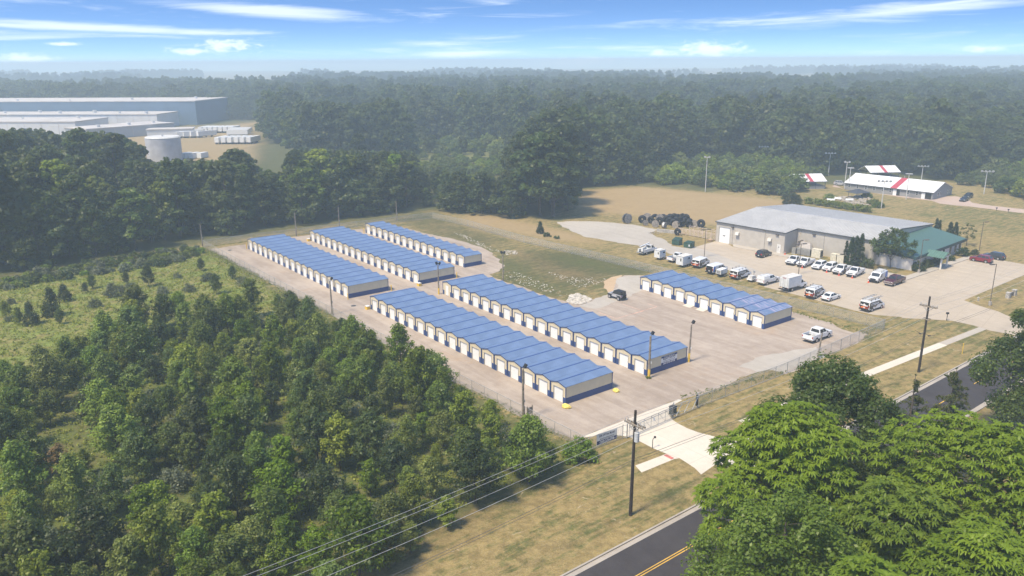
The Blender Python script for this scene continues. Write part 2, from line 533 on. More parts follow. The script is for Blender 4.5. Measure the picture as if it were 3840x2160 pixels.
    me.materials.append(m)
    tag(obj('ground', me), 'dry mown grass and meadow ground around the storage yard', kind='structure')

def fill_mesh(me, co, faces):
    """numpy arrays -> mesh (all faces the same size)"""
    co = np.asarray(co, np.float32); faces = np.asarray(faces, np.int32)
    k = faces.shape[1]
    me.vertices.add(len(co)); me.vertices.foreach_set('co', co.ravel())
    me.loops.add(faces.size); me.loops.foreach_set('vertex_index', faces.ravel())
    me.polygons.add(len(faces)); me.polygons.foreach_set('loop_start', np.arange(0, faces.size, k, dtype=np.int32))
    me.update(calc_edges=True)

make_ground()

def ground_mat(name, dark, light, big=.08, fine=6.0, stain=None, streak=0.0, rough=.95, bump=.5, joints=None):
    m = bpy.data.materials.new(name)
    m.use_nodes = True
    t = NT(m.node_tree)
    p = m.node_tree.nodes['Principled BSDF']
    p.inputs['Roughness'].default_value = rough
    p.inputs['Specular IOR Level'].default_value = .15
    pos = t.new('ShaderNodeNewGeometry').outputs['Position']
    mp = t.new('ShaderNodeMapping')
    t.put(mp.inputs['Vector'], pos)
    mp.inputs['Rotation'].default_value = (0, 0, R(52.5))
    mp2 = t.new('ShaderNodeMapping'); t.put(mp2.inputs['Vector'], mp.outputs[0]); mp2.inputs['Scale'].default_value = (.10, .8, 1); mp = mp2
    nb = t.noise(pos, big, 5, .62, .5)
    nf = t.noise(pos, fine, 4, .75)
    nm_ = t.noise(pos, .7, 4, .65)
    ns = t.noise(mp.outputs[0], .8, 4, .6, .3)
    f = t.math('ADD', t.math('MULTIPLY', nb, .45), t.math('ADD', t.math('MULTIPLY', nf, .25), t.math('ADD', t.math('MULTIPLY', nm_, .30 - .0), t.math('MULTIPLY', t.math('SUBTRACT', ns, .5), streak))))
    c = t.mix(t.ramp(f, .30, .70), dark, light)
    if stain:
        c = t.mix(t.math('MULTIPLY', t.ramp(t.noise(pos, .11, 5, .7, .8), .56, .74), .55), c, stain)
    if joints:
        mj = t.new('ShaderNodeMapping')
        t.put(mj.inputs['Vector'], pos)
        mj.inputs['Rotation'].default_value = (0, 0, R(joints[0]))
        sj = t.new('ShaderNodeSeparateXYZ')
        t.put(sj.inputs[0], mj.outputs[0])
        j = 0
        for k in (0, 1):
            fr = t.math('ABSOLUTE', t.math('SUBTRACT', t.math('FRACT', t.math('DIVIDE', sj.outputs[k], joints[1])), .5))
            j = t.math('MAXIMUM', j, t.ramp(fr, .488, .497))
        c = t.mix(t.math('MULTIPLY', j, .35), c, tuple(x * .55 for x in dark))
    t.put(p.inputs['Base Color'], c)
    b = t.new('ShaderNodeBump')
    t.put(b.inputs['Strength'], bump); t.put(b.inputs['Distance'], .05); t.put(b.inputs['Height'], t.math('ADD', nf, nm_))
    t.put(p.inputs['Normal'], b.outputs[0])
    MATS[name] = m
    return m

GRAVEL = ground_mat('crushed_gravel', (0.284, 0.228, 0.184), (0.425, 0.356, 0.295), .07, 4.0, stain=(0.378, 0.264, 0.174), streak=.5)
PALEGR = ground_mat('pale_limestone_gravel', (0.345, 0.309, 0.265), (0.454, 0.413, 0.359), .05, 4.0, streak=.3)
CONC = ground_mat('new_concrete', (0.527, 0.470, 0.390), (0.637, 0.577, 0.485), .10, 3.0, bump=.1, joints=(-38.2, 4.5))
LOT = ground_mat('old_beige_concrete', (0.372, 0.309, 0.238), (0.463, 0.394, 0.312), .06, 3.0, stain=(0.408, 0.359, 0.295), streak=.35, bump=.15, joints=(-49, 5.0))
ASPH = ground_mat('asphalt', (0.043, 0.039, 0.043), (0.066, 0.061, 0.065), .06, 6.0, streak=.2, bump=.3)
CURBM = ground_mat('kerb_concrete', (0.306, 0.272, 0.238), (0.425, 0.383, 0.332), .2, 4.0, bump=.2)
WALKOLD = ground_mat('old_sidewalk_concrete', (.36, .32, .27), (.46, .41, .35), .2, 4.0, bump=.2)
BRICKPINK = ground_mat('pinkish_gravel_road', (0.384, 0.288, 0.232), (0.480, 0.376, 0.312), .08, 4.0, streak=.3)
SANDM = ground_mat('bare_sandy_soil', (.40, .28, .17), (.50, .37, .24), .2, 3.0)

def ragged(poly, amp, step=1.1, seed=1):
    """split the outline and make it uneven"""
    r = np.random.default_rng(seed)
    out = []
    n = len(poly)
    ph = r.uniform(0, 6, 6)
    s = 0.0
    for i in range(n):
        a, b = Vector(poly[i]), Vector(poly[(i + 1) % n])
        d = b - a
        L = d.length
        if L < 1e-4: continue
        k = max(1, int(L / step))
        nr = Vector((-d.y, d.x)) / L
        for q in range(k):
            t = q / k
            s += L / k
            off = amp * (.5 * math.sin(s * .35 + ph[0]) + .35 * math.sin(s * .9 + ph[1]) + .4 * r.uniform(-1, 1))
            out.append(a + d * t + nr * off)
    return out

def sheet(name, poly, z, mat, amp=0.0, label=None, parent=None, step=1.1):
    pts = ragged(poly, amp, step, len(name)) if amp else [Vector(p) for p in poly]
    b = MB()
    b.face([(p[0], p[1], z) for p in pts])
    me = b.mesh(name, mat)
    if me.polygons[0].normal.z < 0:
        b.v.reverse(); me = b.mesh(name, mat)
    o = obj(name, me, parent)
    if parent is None: tag(o, label, kind='structure')
    return o

# storage yard
gravel = sheet('gravel_lot', px_poly([('N', 792, 934), ('N', 928, 916), ('N', 1096, 889), ('N', 1180, 880), ('N', 1324, 862), ('N', 1480, 848), ('N', 1766, 912), ('N', 1818, 933), ('N', 1874, 972), ('N', 1886, 1000), ('N', 1868, 1018), ('N', 1838, 1029),
    ('N', 1884, 1053), ('N', 1946, 1073), ('N', 2020, 1099), ('N', 2127, 1134), ('N', 2222, 1126), ('N', 2276, 1105), ('N', 2300, 1088), ('N', 2302, 1063), ('N', 2318, 1040), ('N', 2340, 1032), ('N', 2403, 1030), ('N', 2600, 1070),
    ('N', 2976, 1170), ('N', 3027, 1184), ('N', 3073, 1201), ('N', 3120, 1215), ('N', 3166, 1235), ('N', 3197, 1246), ('N', 3222, 1242), ('N', 3262, 1255), ('N', 3152, 1311), ('N', 3060, 1350), ('N', 2948, 1401), ('N', 2874, 1384), ('N', 2766, 1425), ('N', 2646, 1471),
    ('N', 2557, 1499), ('N', 2350, 1575), ('N', 2166, 1648), ('N', 2140, 1650), ('N', 1960, 1565), ('N', 1640, 1397), ('N', 1340, 1232), ('N', 1040, 1071)]), .004, GRAVEL, .55, 'wide grey gravel yard under the blue roofed storage rows')
sheet('pale_gravel_patch', px_poly([('z6', 0, 890), ('z6', 110, 862), ('z6', 285, 895), ('z6', 620, 745), ('z6', 560, 640), ('z6', 200, 700), ('z6', 0, 760), ('z6', -160, 830)]), .009, PALEGR, .7, parent=gravel)
sheet('pale_gravel_patch', px_poly([('p', 700, 500), ('p', 850, 450), ('p', 975, 400), ('p', 1030, 330), ('p', 1060, 245), ('p', 1260, 225), ('p', 1290, 330), ('p', 1120, 450), ('p', 850, 530)]), .009, PALEGR, .7, parent=gravel)
sheet('sand_strip', px_poly([('p', 935, 340), ('p', 945, 280), ('p', 1000, 240), ('p', 1090, 222), ('p', 1108, 230), ('p', 1060, 255), ('p', 1025, 310), ('p', 1020, 360), ('p', 975, 395)]), .013, SANDM, .3, 'curved strip of bare sand at the edge of the gravel yard')
ORMARK = M('faded_orange_marking_paint', (.62, .36, .27), .9, var=.2, scale=.8)
for q in [((1050, 618), (1415, 510)), ((1105, 488), (1296, 550)), ((1292, 550), (1175, 582)), ((880, 560), (1050, 620)), ((1330, 482), (1415, 510))]:
    a, b = K('p', *q[0]), K('p', *q[1])
    d = (b - a).normalized(); w_ = Vector((-d.y, d.x, 0)) * .06
    sheet('paint_mark', [(a - w_).to_2d(), (b - w_).to_2d(), (b + w_).to_2d(), (a + w_).to_2d()], .013, ORMARK, parent=gravel)

# road with kerbs
RD = Vector((.782, .623)).normalized()                      # road direction
RP = K('z5', 1195, 1195).to_2d() - RD * 20
RN = Vector((RD.y, -RD.x))                                  # towards the far kerb (camera right)
RW = 8.6
def along(s, o):
    return RP + RD * s + RN * o
sheet('road', [along(-60, 0), along(230, 0), along(230, RW), along(-60, RW)], .008, ASPH, label='dark asphalt two lane road')
for nm, o0, o1 in (('kerb', -.22, -.02), ('kerb', RW + .02, RW + .22)):
    # two drives cut the near kerb
    spans = [(-60, 30.5), (49.5, 108), (122, 230)] if o0 < 0 else [(-60, 230)]
    for s0, s1 in spans:
        b = MB()
        b.prism([along(s0, o0), along(s1, o0), along(s1, o1), along(s0, o1)], 0, .13)
        tag(b.build(nm, CURBM), 'concrete kerb along the road', kind='structure')
for o0, o1 in ((0.0, .55), (RW - .55, RW)):
    sheet('gutter_pan', [along(-60, o0), along(230, o0), along(230, o1), along(-60, o1)], .012, CURBM, label='pale concrete gutter strip beside the kerb')
YPAINT = M('yellow_road_paint', (.62, .38, .06), .8, var=.15, scale=.7, world=True)
mid = RW / 2
for o in (-.19, .09):
    sheet('road_line', [along(-60, mid + o), along(24, mid + o), along(24, mid + o + .11), along(-60, mid + o + .11)], .013, YPAINT, label='solid yellow centre line painted on the road')
for k in range(18):
    s0 = 30 + k * 12.2
    sheet('road_line', [along(s0, mid), along(s0 + 3.0, mid), along(s0 + 3.0, mid + .12), along(s0, mid + .12)], .013, YPAINT, label='yellow dash of the road centre line')

# gate drive
q0 = RP + RD * 31 - RN * .0
drive = [('z5', 275, 632), ('z5', 1085, 315), ('z5', 1112, 325), ('z5', 1060, 352), ('z5', 1030, 380), ('z5', 1014, 412), ('z5', 1010, 445), ('z5', 1022, 468), ('z5', 1045, 490), ('z5', 1090, 518), ('z5', 1160, 553), ('z5', 1240, 582), ('z5', 1330, 606), ('z5', 1420, 628)]
dp = px_poly(drive) + [along(47, -1.2), along(50, .3), along(30, .3), along(31.5, -2.2), along(30.0, -4.5)]
dp += px_poly([('z5', 1265, 922), ('z5', 1215, 872), ('z5', 1150, 828), ('z5', 1088, 790), ('z5', 985, 755), ('z5', 880, 712), ('z5', 770, 655), ('z5', 690, 622), ('z5', 620, 610), ('z5', 500, 596), ('z5', 400, 612)])
sheet('gate_driveway', dp, .016, CONC, label='new pale concrete driveway through the sliding gate')
walk = sheet('sidewalk', px_poly([('z5', 735, 850), ('z5', 985, 756), ('z5', 1088, 791), ('z5', 1050, 797), ('z5', 785, 906)]), .012, CONC, label='short pale concrete sidewalk stub west of the gate driveway')
sheet('tactile_paving', px_poly([('m', 2178, 1340), ('m', 2250, 1310), ('m', 2440, 1405), ('m', 2370, 1440)]), .021, M('red_paver', (.50, .16, .13), .8, var=.15), parent=walk)
sa, sb = K('z6', 985, 905).to_2d(), K('z6', 1750, 607).to_2d()
sd = (sb - sa).normalized(); sn = Vector((sd.y, -sd.x))
sheet('sidewalk', [sa - sd * 28, sb, sb + sn * 1.5, sa - sd * 28 + sn * 1.5], .012, CONC, label='bright new concrete sidewalk beside the road')
sheet('sidewalk', [sb, sb + sd * 14.5, sb + sd * 14.5 + sn * 1.4, sb + sn * 1.4], .010, WALKOLD, label='older grey sidewalk leading to the parking lot drive')

# neighbouring yard and parking lot
sheet('pale_gravel_yard', px_poly([('N', 2090, 832), ('N', 2110, 850), ('N', 2135, 864), ('N', 2202, 889), ('N', 2318, 911), ('N', 2360, 915), ('N', 2459, 932), ('N', 2515, 952), ('N', 2593, 978), ('N', 2663, 991), ('N', 2733, 1014), ('N', 2790, 1036), ('N', 2866, 1076), ('N', 2990, 1060),
    ('N', 2860, 990), ('N', 2700, 930), ('N', 2608, 926), ('N', 2566, 928), ('N', 2520, 921), ('N', 2496, 902), ('N', 2461, 886), ('N', 2441, 874), ('N', 2464, 862), ('N', 2368, 841), ('N', 2256, 832), ('N', 2140, 829)]), .010, PALEGR, .5, 'pale gravel yard behind the parked work trucks')
sheet('parking_lot', px_poly([('N', 2866, 1076), ('N', 3015, 1113.5), ('N', 3054, 1124.6), ('N', 3197, 1162.7), ('N', 3275, 1180.5), ('N', 3380, 1189), ('N', 3384, 1193), ('N', 3469, 1196.7), ('N', 3570, 1203), ('N', 3649, 1220), ('N', 3671, 1226.6), ('N', 3713, 1240)]) +
      [along(107, .2), along(124, .2)] + px_poly([('N', 3830, 1208), ('N', 3743, 1168), ('N', 3706, 1157), ('N', 3655, 1141), ('N', 3615, 1126), ('N', 3795, 1050), ('N', 4000, 968), ('N', 3900, 990), ('N', 3840, 991), ('N', 3751, 975), ('N', 3642, 969), ('N', 3390, 1055), ('N', 3238, 1026), ('N', 2951, 966), ('N', 2830, 942), ('N', 2749, 926),
      ('N', 2726, 912), ('N', 2684, 904.5), ('N', 2608, 926), ('N', 2700, 958), ('N', 2830, 1010), ('N', 2932, 1056)]), .014, LOT, label='wide beige concrete parking lot in front of the grey metal building')
PSTR = M('worn_parking_line_paint', (.62, .52, .34), .9, var=.2, world=True)
for k in range(9):
    a = Vector(K('z4', 1700 + k * 62, 1180 - k * 22)).to_2d()
    d = Vector((.66, -.76))
    w_ = Vector((-d.y, d.x)) * .05
    sheet('parking_line', [a - w_, a + d * 4.6 - w_, a + d * 4.6 + w_, a + w_], .018, PSTR, label='worn painted line between parking bays')
# kerbed walk in front of the building and the office
fw = px_poly([('N', 2749, 926), ('N', 2830, 942), ('N', 2951, 966), ('N', 3238, 1026), ('N', 3390, 1055), ('N', 3642, 969)])
bk = px_poly([('N', 2749, 916), ('N', 2835, 934), ('N', 2955, 956), ('N', 3245, 1008), ('N', 3398, 1036), ('N', 3632, 959)])
b = MB(); b.prism(fw + bk[::-1], 0, .14)
tag(b.build('building_walk', WALKOLD), 'raised concrete walk along the front of the grey building', kind='structure')
# gravel road of the sports ground
sheet('access_road', px_poly([('g', 700, 430), ('g', 885, 470), ('g', 1400, 540), ('g', 1900, 610), ('g', 2300, 660), ('h', 1100, 1070), ('h', 1700, 1130), ('h', 2600, 1240), ('h', 3300, 1330), ('h', 3300, 1230), ('h', 2600, 1170), ('h', 1900, 1090), ('h', 1640, 1050), ('h', 1500, 960), ('h', 1330, 930), ('g', 2400, 600), ('g', 2300, 640), ('g', 900, 475), ('g', 740, 400)]), .010, BRICKPINK, .4, 'pinkish gravel road past the white roofed building')
# ------------------------------------------------------------ storage rows
EAVE, RISE, WAIN = 2.6, .36, .95
UM = {}
def unit_meshes(w, D):
    key = (round(w, 2), round(D, 2))
    if key in UM: return UM[key]
    g = {}
    x0, x1 = .10, w - .10                     # a narrow gap stays open between neighbours
    xm = w / 2
    dw, dh = 1.98, 2.08
    d0, d1 = xm - dw / 2, xm + dw / 2
    pk = EAVE + RISE
    # walls: cream, with the door opening left out
    b = MB()
    b.face([(x0, 0, 0), (d0, 0, 0), (d0, 0, dh), (d0, 0, pk - RISE * (xm - d0) / (xm - x0)), (x0, 0, EAVE)])
    b.face([(d0, 0, dh), (d1, 0, dh), (d1, 0, pk - RISE * (xm - d0) / (xm - x0)), (xm, 0, pk), (d0, 0, pk - RISE * (xm - d0) / (xm - x0))])
    b.face([(d1, 0, 0), (x1, 0, 0), (x1, 0, EAVE), (d1, 0, pk - RISE * (xm - d0) / (xm - x0)), (d1, 0, dh)])
    b.face([(x1, D, 0), (x0, D, 0), (x0, D, EAVE), (xm, D, pk), (x1, D, EAVE)])
    b.face([(x1, 0, 0), (x1, D, 0), (x1, D, EAVE), (x1, 0, EAVE)], 1)
    b.face([(x0, D, 0), (x0, 0, 0), (x0, 0, EAVE), (x0, D, EAVE)], 1)
    g['wall'] = b.mesh('unit_wall', [CREAM, CREAMY])
    b = MB()
    e = .03
    b.bx(x0 - e, d0 - .05, -e, 0, 0, WAIN); b.bx(d1 + .05, x1 + e, -e, 0, 0, WAIN)
    b.bx(x0 - e, x0 - .002, 0, D + e, 0, WAIN, 1); b.bx(x1 + .002, x1 + e, 0, D + e, 0, WAIN, 1)
    b.bx(x0, x1, D + .002, D + e, 0, WAIN)
    g['wainscot'] = b.mesh('wainscot', [NAVYW, NAVYWY])
    b = MB()                                    # corner posts and rake boards
    for side, yp, y0, y1 in (('front_trim', (-.055, .05), -.085, -.035), ('rear_trim', (D - .05, D + .055), D + .035, D + .085)):
        b = MB()
        for x in (x0 - .055, x1 - .055):
            b.bx(x, x + .11, yp[0], yp[1], 0, EAVE)
        for xa, xb, za, zb in ((x0 - .09, xm, EAVE - .04, pk - .0), (xm, x1 + .09, pk - .0, EAVE - .04)):
            b.hexa([(xa, y0, za - .10), (xb, y0, zb - .10), (xb, y1, zb - .10), (xa, y1, za - .10), (xa, y0, za + .04), (xb, y0, zb + .04), (xb, y1, zb + .04), (xa, y1, za + .04)])
        g[side] = b.mesh(side, NAVY)
    b = MB()
    ov = .09
    for xa, xb, za, zb in ((x0 - ov, xm, EAVE - .01, pk + .04), (xm, x1 + ov, pk + .04, EAVE - .01)):
        b.hexa([(xa, -.10, za), (xb, -.10, zb), (xb, D + .10, zb), (xa, D + .10, za), (xa, -.10, za + .045), (xb, -.10, zb + .045), (xb, D + .10, zb + .045), (xa, D + .10, za + .045)])
    g['roof'] = b.mesh('roof', ROOFB)
    g['roof_faded'] = b.mesh('roof', ROOFF)
    b = MB()
    z = pk + .085
    b.hexa([(xm - .14, -.11, z - .035), (xm, -.11, z + .005), (xm, D + .11, z + .005), (xm - .14, D + .11, z - .035), (xm - .14, -.11, z - .015), (xm, -.11, z + .025), (xm, D + .11, z + .025), (xm - .14, D + .11, z - .015)])
    b.hexa([(xm, -.11, z + .005), (xm + .14, -.11, z - .035), (xm + .14, D + .11, z - .035), (xm, D + .11, z + .005), (xm, -.11, z + .025), (xm + .14, -.11, z - .015), (xm + .14, D + .11, z - .015), (xm, D + .11, z + .025)])
    g['ridge_cap'] = b.mesh('ridge_cap', RIDGE)
    b = MB()
    b.bx(d0 + .02, d1 - .02, .10, .14, .02, dh - .02)
    g['door'] = b.mesh('door', DOORW)
    b = MB()
    b.bx(d0 - .05, d0 + .02, -.035, .12, 0, dh + .05); b.bx(d1 - .02, d1 + .05, -.035, .12, 0, dh + .05); b.bx(d0 + .02, d1 - .02, -.035, .12, dh - .02, dh + .05)
    g['door_frame'] = b.mesh('door_frame', GREYT)
    b = MB(); b.bx(d1 - .16, d1 - .09, .07, .10, .95, 1.07)
    g['latch'] = b.mesh('latch', DARK)
    b = MB()
    b.bx(xm - .48, xm + .48, -.05, .0, .05, 2.06)
    g['man_door'] = b.mesh('door', WHITE)
    b = MB()
    for q in (d0, d1):
        pass
    b.bx(x0 + .1, d0 + .52, -.02, .02, 0, 2.1); b.bx(d1 - .52, x1 - .1, -.02, .02, 0, 2.1)
    g['man_fill'] = b.mesh('unit_wall', CREAM)
    b = MB(); b.face([(d0 + .05, -1.25, .02), (d1 - .05, -1.25, .02), (d1 - .05, .05, .16), (d0 + .05, .05, .16)]); b.bx(d0 + .05, d1 - .05, -1.25, .05, 0, .018)
    b.face([(d1 - .05, -1.25, .018), (d1 - .05, .05, .018), (d1 - .05, .05, .16)]); b.face([(d0 + .05, .05, .018), (d0 + .05, -1.25, .018), (d0 + .05, .05, .16)])
    g['ramp'] = b.mesh('ramp', CONC)
    UM[key] = g
    return g

ROWS = {}
def storage_row(label, fn, L, D, yaw, n, step=0.0, mandoor=False, faded=(), ramps=(), tag_=None):
    a = R(yaw)
    ax = Vector((math.sin(a), math.cos(a)))
    ff = Vector(fn) + ax * L
    X = -ax
    rz = math.atan2(X.y, X.x)
    t = thing('storage_row', label, 'storage building', (ff.x, ff.y, 0), rz, 'rows of blue roofed storage units')
    w = L / n
    g = unit_meshes(w, D)
    for i in range(n):
        oy = -(i // 2) * step
        u = obj('storage_unit', g['wall'], t, (i * w, oy, 0))
        obj('roof', g['roof_faded'] if i in faded else g['roof'], u); obj('ridge_cap', g['ridge_cap'], u)
        obj('wainscot', g['wainscot'], u); obj('front_trim', g['front_trim'], u); obj('rear_trim', g['rear_trim'], u)
        if mandoor and i == 0:
            obj('wall_panel', g['man_fill'], u); obj('door', g['man_door'], u)
        else:
            obj('door', g['door'], u); obj('door_frame', g['door_frame'], u); obj('latch', g['latch'], u)
        if i in ramps: obj('ramp', g['ramp'], u)
    ROWS[tag_] = (t, w, D)
    return t
rowC = storage_row('long blue roofed storage row nearest the front gate, with cream end wall', (7.44, 102.26), 57.25, 8.98, -37.56, 17, tag_='C')
rowD = storage_row('long blue roofed storage row with the rental banner on its end wall', (20.42, 112.50), 57.02, 9.01, -37.47, 17, mandoor=True, tag_='D')
rowA = storage_row('blue roofed storage row at the far left, next to the side fence', (-33.01, 154.71), 56.82, 9.05, -37.56, 17, tag_='A')
rowB = storage_row('blue roofed storage row in the middle of the three back rows', (-19.82, 164.61), 56.62, 8.96, -37.31, 17, tag_='B')
rowE = storage_row('shallow blue roofed storage row at the back, beside the grass slope', (-10.90, 179.12), 49.99, 4.74, -36.87, 15, tag_='E')
rowF = storage_row('short stepped storage row with faded roofs near the white pickup', (44.54 + .79 * 0, 133.67), 32.0, 8.1, -37.4, 10, tag_='F', faded=(7, 8, 9), ramps=(4, 5))
# the short row is built in steps of two units
def restep():
    t, w, D = ROWS['F']
    ffit = Vector((44.54, 133.67)) + Vector((math.sin(R(-33.52)), math.cos(R(-33.52)))) * 32.08
    t.location = (ffit.x, ffit.y, 0)
    for i, u in enumerate([c for c in t.children]):
        u.location.y = -(i // 2) * .48
restep()

# banner on the end wall of row D
NAVYP = M('navy_print', (.02, .035, .13), .5)
WHITEP = M('white_vinyl', (.72, .72, .72), .5, var=.04)
BLACKP = M('dark_blue_print', (.03, .035, .09), .5)
def banner_rental():
    t, w, D = ROWS['D']
    m = t.matrix_basis
    xe = 17 * w - .10 + .02
    yc, zc, bw, bh = 4.9, 1.62, 3.6, 1.42
    loc = m @ Vector((xe, yc, zc))
    r = tag(MB().bx(0, .03, -bw / 2, bw / 2, -bh / 2, bh / 2).build('rental_banner', WHITEP, None, loc, t.rotation_euler.z), 'white and navy rental banner with a phone number on a cream end wall', 'banner')
    b = MB(); b.bx(.03, .036, -bw / 2, bw / 2, bh / 2 - .27, bh / 2); b.build('print_band', NAVYP, r)
    b = MB(); b.bx(.03, .036, -bw / 2, bw / 2, -bh / 2, -bh / 2 + .40); b.build('print_band', NAVYP, r)
    def tx(s, size, z, mat, sq=1.0, bold=.02):
        lettering(s, size, mat, r, frame4((.040, 0, z), (0, 1, 0), (0, 0, 1)), squeeze=sq, bold=bold)
    tx('SecureSpace2lakebook.com', .22, bh / 2 - .14, WHITEP, .95)
    tx('RENT NOW', .46, .24, BLACKP, 1.15, .03)
    tx('INDOOR RV AND BOAT SPACES', .19, -.12, BLACKP, .95)
    tx('260-570-0708', .42, -bh / 2 + .20, WHITEP, 1.15, .03)
banner_rental()
# ------------------------------------------------------------ grey metal building with the green roofed office
GREYW = ribbed('grey_metal_siding', (.47, .43, .375), 0, .40, .5, .05, .5)
GREYWY = ribbed('grey_metal_siding_side', (.47, .43, .375), 1, .40, .5, .05, .5)
GREYR = M('grey_metal_roof', (.41, .395, .37), .62, .0, .08, .3, spec=.25)
GREYD = M('dark_grey_trim', (.085, .09, .095), .5)
GREENR = ribbed('green_roof', (.070, .135, .115), 1, .45, .5, .07, .4)
GREEND = M('dark_green_fascia', (.022, .055, .060), .5)
OFFW = M('white_block_wall', (.62, .58, .55), .7, var=.06, scale=4, bump=.3)
BEIGE = M('beige_machine_paint', (.62, .57, .45), .5)
MACH = M('grey_machine_paint', (.30, .29, .27), .55)
WOODL = M('new_timber', (.50, .36, .22), .8, var=.2, scale=4)

def grey_building():
    P0 = Vector((53.75, 205.11)); bd = Vector((.75545, .65521)); ad = Vector((bd.y, -bd.x))
    rz = math.atan2(ad.y, ad.x)
    t = thing('metal_building', 'large grey metal sided building with low grey roof and white garage door', 'building', (P0.x, P0.y, 0), rz)
    L, Wd, E, Rg, X1, S = 39.3, 37.2, 5.30, 6.72, 19.8, 5.6
    sl = (Rg - E) / (Wd / 2)
    zy = lambda y: E + sl * (y if y < Wd / 2 else Wd - y)
    g0, g1, gh = .95, 4.2, 4.1           # garage door opening
    b = MB()
    b.face([(0, 0, 0), (g0, 0, 0), (g0, 0, E), (0, 0, E)]); b.face([(g0, 0, gh), (g1, 0, gh), (g1, 0, E), (g0, 0, E)]); b.face([(g1, 0, 0), (X1, 0, 0), (X1, 0, E), (g1, 0, E)])
    b.face([(X1, S, 0), (L, S, 0), (L, S, zy(S)), (X1, S, zy(S))])
    b.face([(X1, 0, 0), (X1, S, 0), (X1, S, zy(S)), (X1, 0, E)], 1)
    b.face([(L, S, 0), (L, Wd, 0), (L, Wd, E), (L, Wd / 2, Rg), (L, S, zy(S))], 1)
    b.face([(0, Wd, 0), (0, 0, 0), (0, 0, E), (0, Wd / 2, Rg), (0, Wd, E)], 1)
    b.face([(L, Wd, 0), (0, Wd, 0), (0, Wd, E), (L, Wd, E)])
    b.build('wall', [GREYW, GREYWY], t)
    b = MB()
    def slab(x0, x1, y0, y1):
        z0, z1 = zy(y0) if y0 >= 0 else E + sl * y0, zy(y1) if y1 <= Wd else E - sl * (y1 - Wd)
        b.hexa([(x0, y0, z0 + .02), (x1, y0, z0 + .02), (x1, y1, z1 + .02), (x0, y1, z1 + .02), (x0, y0, z0 + .12), (x1, y0, z0 + .12), (x1, y1, z1 + .12), (x0, y1, z1 + .12)])
    slab(-.2, X1 + .2, -.25, S - .25); slab(-.2, L + .2, S - .25, Wd / 2); slab(-.2, L + .2, Wd / 2, Wd + .25)
    rf = b.build('roof', GREYR, t)
    # standing seams, one part per slope
    SEAM = M('roof_seam', (.60, .60, .60), .45, .0)
    for front in (True, False):
        k = 0
        b = MB()
        x = 0.0
        while x < L:
            if front: y0, y1 = (-.25 if x < X1 else S - .25), Wd / 2 - .2
            else: y0, y1 = Wd / 2 + .2, Wd + .25
            z0 = E + sl * y0 if front else zy(y0); z1 = zy(y1) if y1 <= Wd else E - sl * .25
            b.hexa([(x, y0, z0 + .12), (x + .09, y0, z0 + .12), (x + .09, y1, z1 + .12), (x, y1, z1 + .12), (x, y0, z0 + .20), (x + .09, y0, z0 + .20), (x + .09, y1, z1 + .20), (x, y1, z1 + .20)])
            x += .62
        tag(b.build('roof_seams', SEAM, rf), kind='stuff')
    MB().bx(-.2, L + .2, Wd / 2 - .28, Wd / 2 + .28, Rg + .10, Rg + .19).build('ridge_cap', M('ridge_flashing', (.52, .51, .50), .4, .3), rf)
    b = MB()
    b.bx(-.25, X1 + .2, -.40, -.25, E - .12, E + .12); b.bx(X1 + .2, L + .2, S - .42, S - .26, zy(S) - .16, zy(S) + .10)
    b.hexa([(X1 + .20, -.40, E - .12), (X1 + .30, -.40, E - .12), (X1 + .30, S - .3, zy(S) - .16), (X1 + .20, S - .3, zy(S) - .16), (X1 + .20, -.40, E + .12), (X1 + .30, -.40, E + .12), (X1 + .30, S - .3, zy(S) + .10), (X1 + .20, S - .3, zy(S) + .10)])
    b.hexa([(L + .2, S - .3, zy(S) - .15), (L + .3, S - .3, zy(S) - .15), (L + .3, Wd / 2, Rg - .15), (L + .2, Wd / 2, Rg - .15), (L + .2, S - .3, zy(S) + .1), (L + .3, S - .3, zy(S) + .1), (L + .3, Wd / 2, Rg + .1), (L + .2, Wd / 2, Rg + .1)])
    b.hexa([(L + .2, Wd / 2, Rg - .15), (L + .3, Wd / 2, Rg - .15), (L + .3, Wd + .3, E - .15), (L + .2, Wd + .3, E - .15), (L + .2, Wd / 2, Rg + .1), (L + .3, Wd / 2, Rg + .1), (L + .3, Wd + .3, E + .1), (L + .2, Wd + .3, E + .1)])
    b.build('eave_trim', GREYD, t)
    d = MB().bx(g0, g1, .12, .18, 0, gh).build('garage_door', DOORW, t)
    MB().bx(2.1, 2.75, .10, .12, 1.75, 1.98).build('door_window', GLASS, d)
    b = MB(); b.bx(g0 - .12, g0, -.03, .12, 0, gh + .12); b.bx(g1, g1 + .12, -.03, .12, 0, gh + .12); b.bx(g0, g1, -.03, .12, gh, gh + .12)
    b.build('door_frame', GREYT, d)
    for x, y in ((4.95, 0), (14.3, 0), (26.9, S), (39.1, S)):
        MB().bx(x, x + .12, y - .14, y - .01, .1, (E if y == 0 else zy(S)) - .15).build('downspout', M('downspout', (.42, .39, .35), .5), t)
    for x, z in ((6.1, 3.1), (15.4, 3.05)):
        h = MB().hexa([(x, -.75, z - .28), (x + 1.0, -.75, z - .28), (x + 1.0, 0, z - .28), (x, 0, z - .28), (x, -.45, z + .42), (x + 1.0, -.45, z + .42), (x + 1.0, 0, z + .42), (x, 0, z + .42)]).build('vent_hood', M('vent_hood', (.60, .56, .50), .5), t)
        MB().bx(x + .08, x + .92, -.70, -.1, z - .32, z - .285).build('vent_grille', DARK, h)
    for x, y, z in ((4.65, 0, 4.5), (17.4, 0, 4.55), (24.0, S, 4.85)):
        MB().bx(x, x + .75, y - .35, y - .01, z - .1, z + .12).build('wall_lamp', M('bronze_lamp', (.10, .08, .065), .5), t)
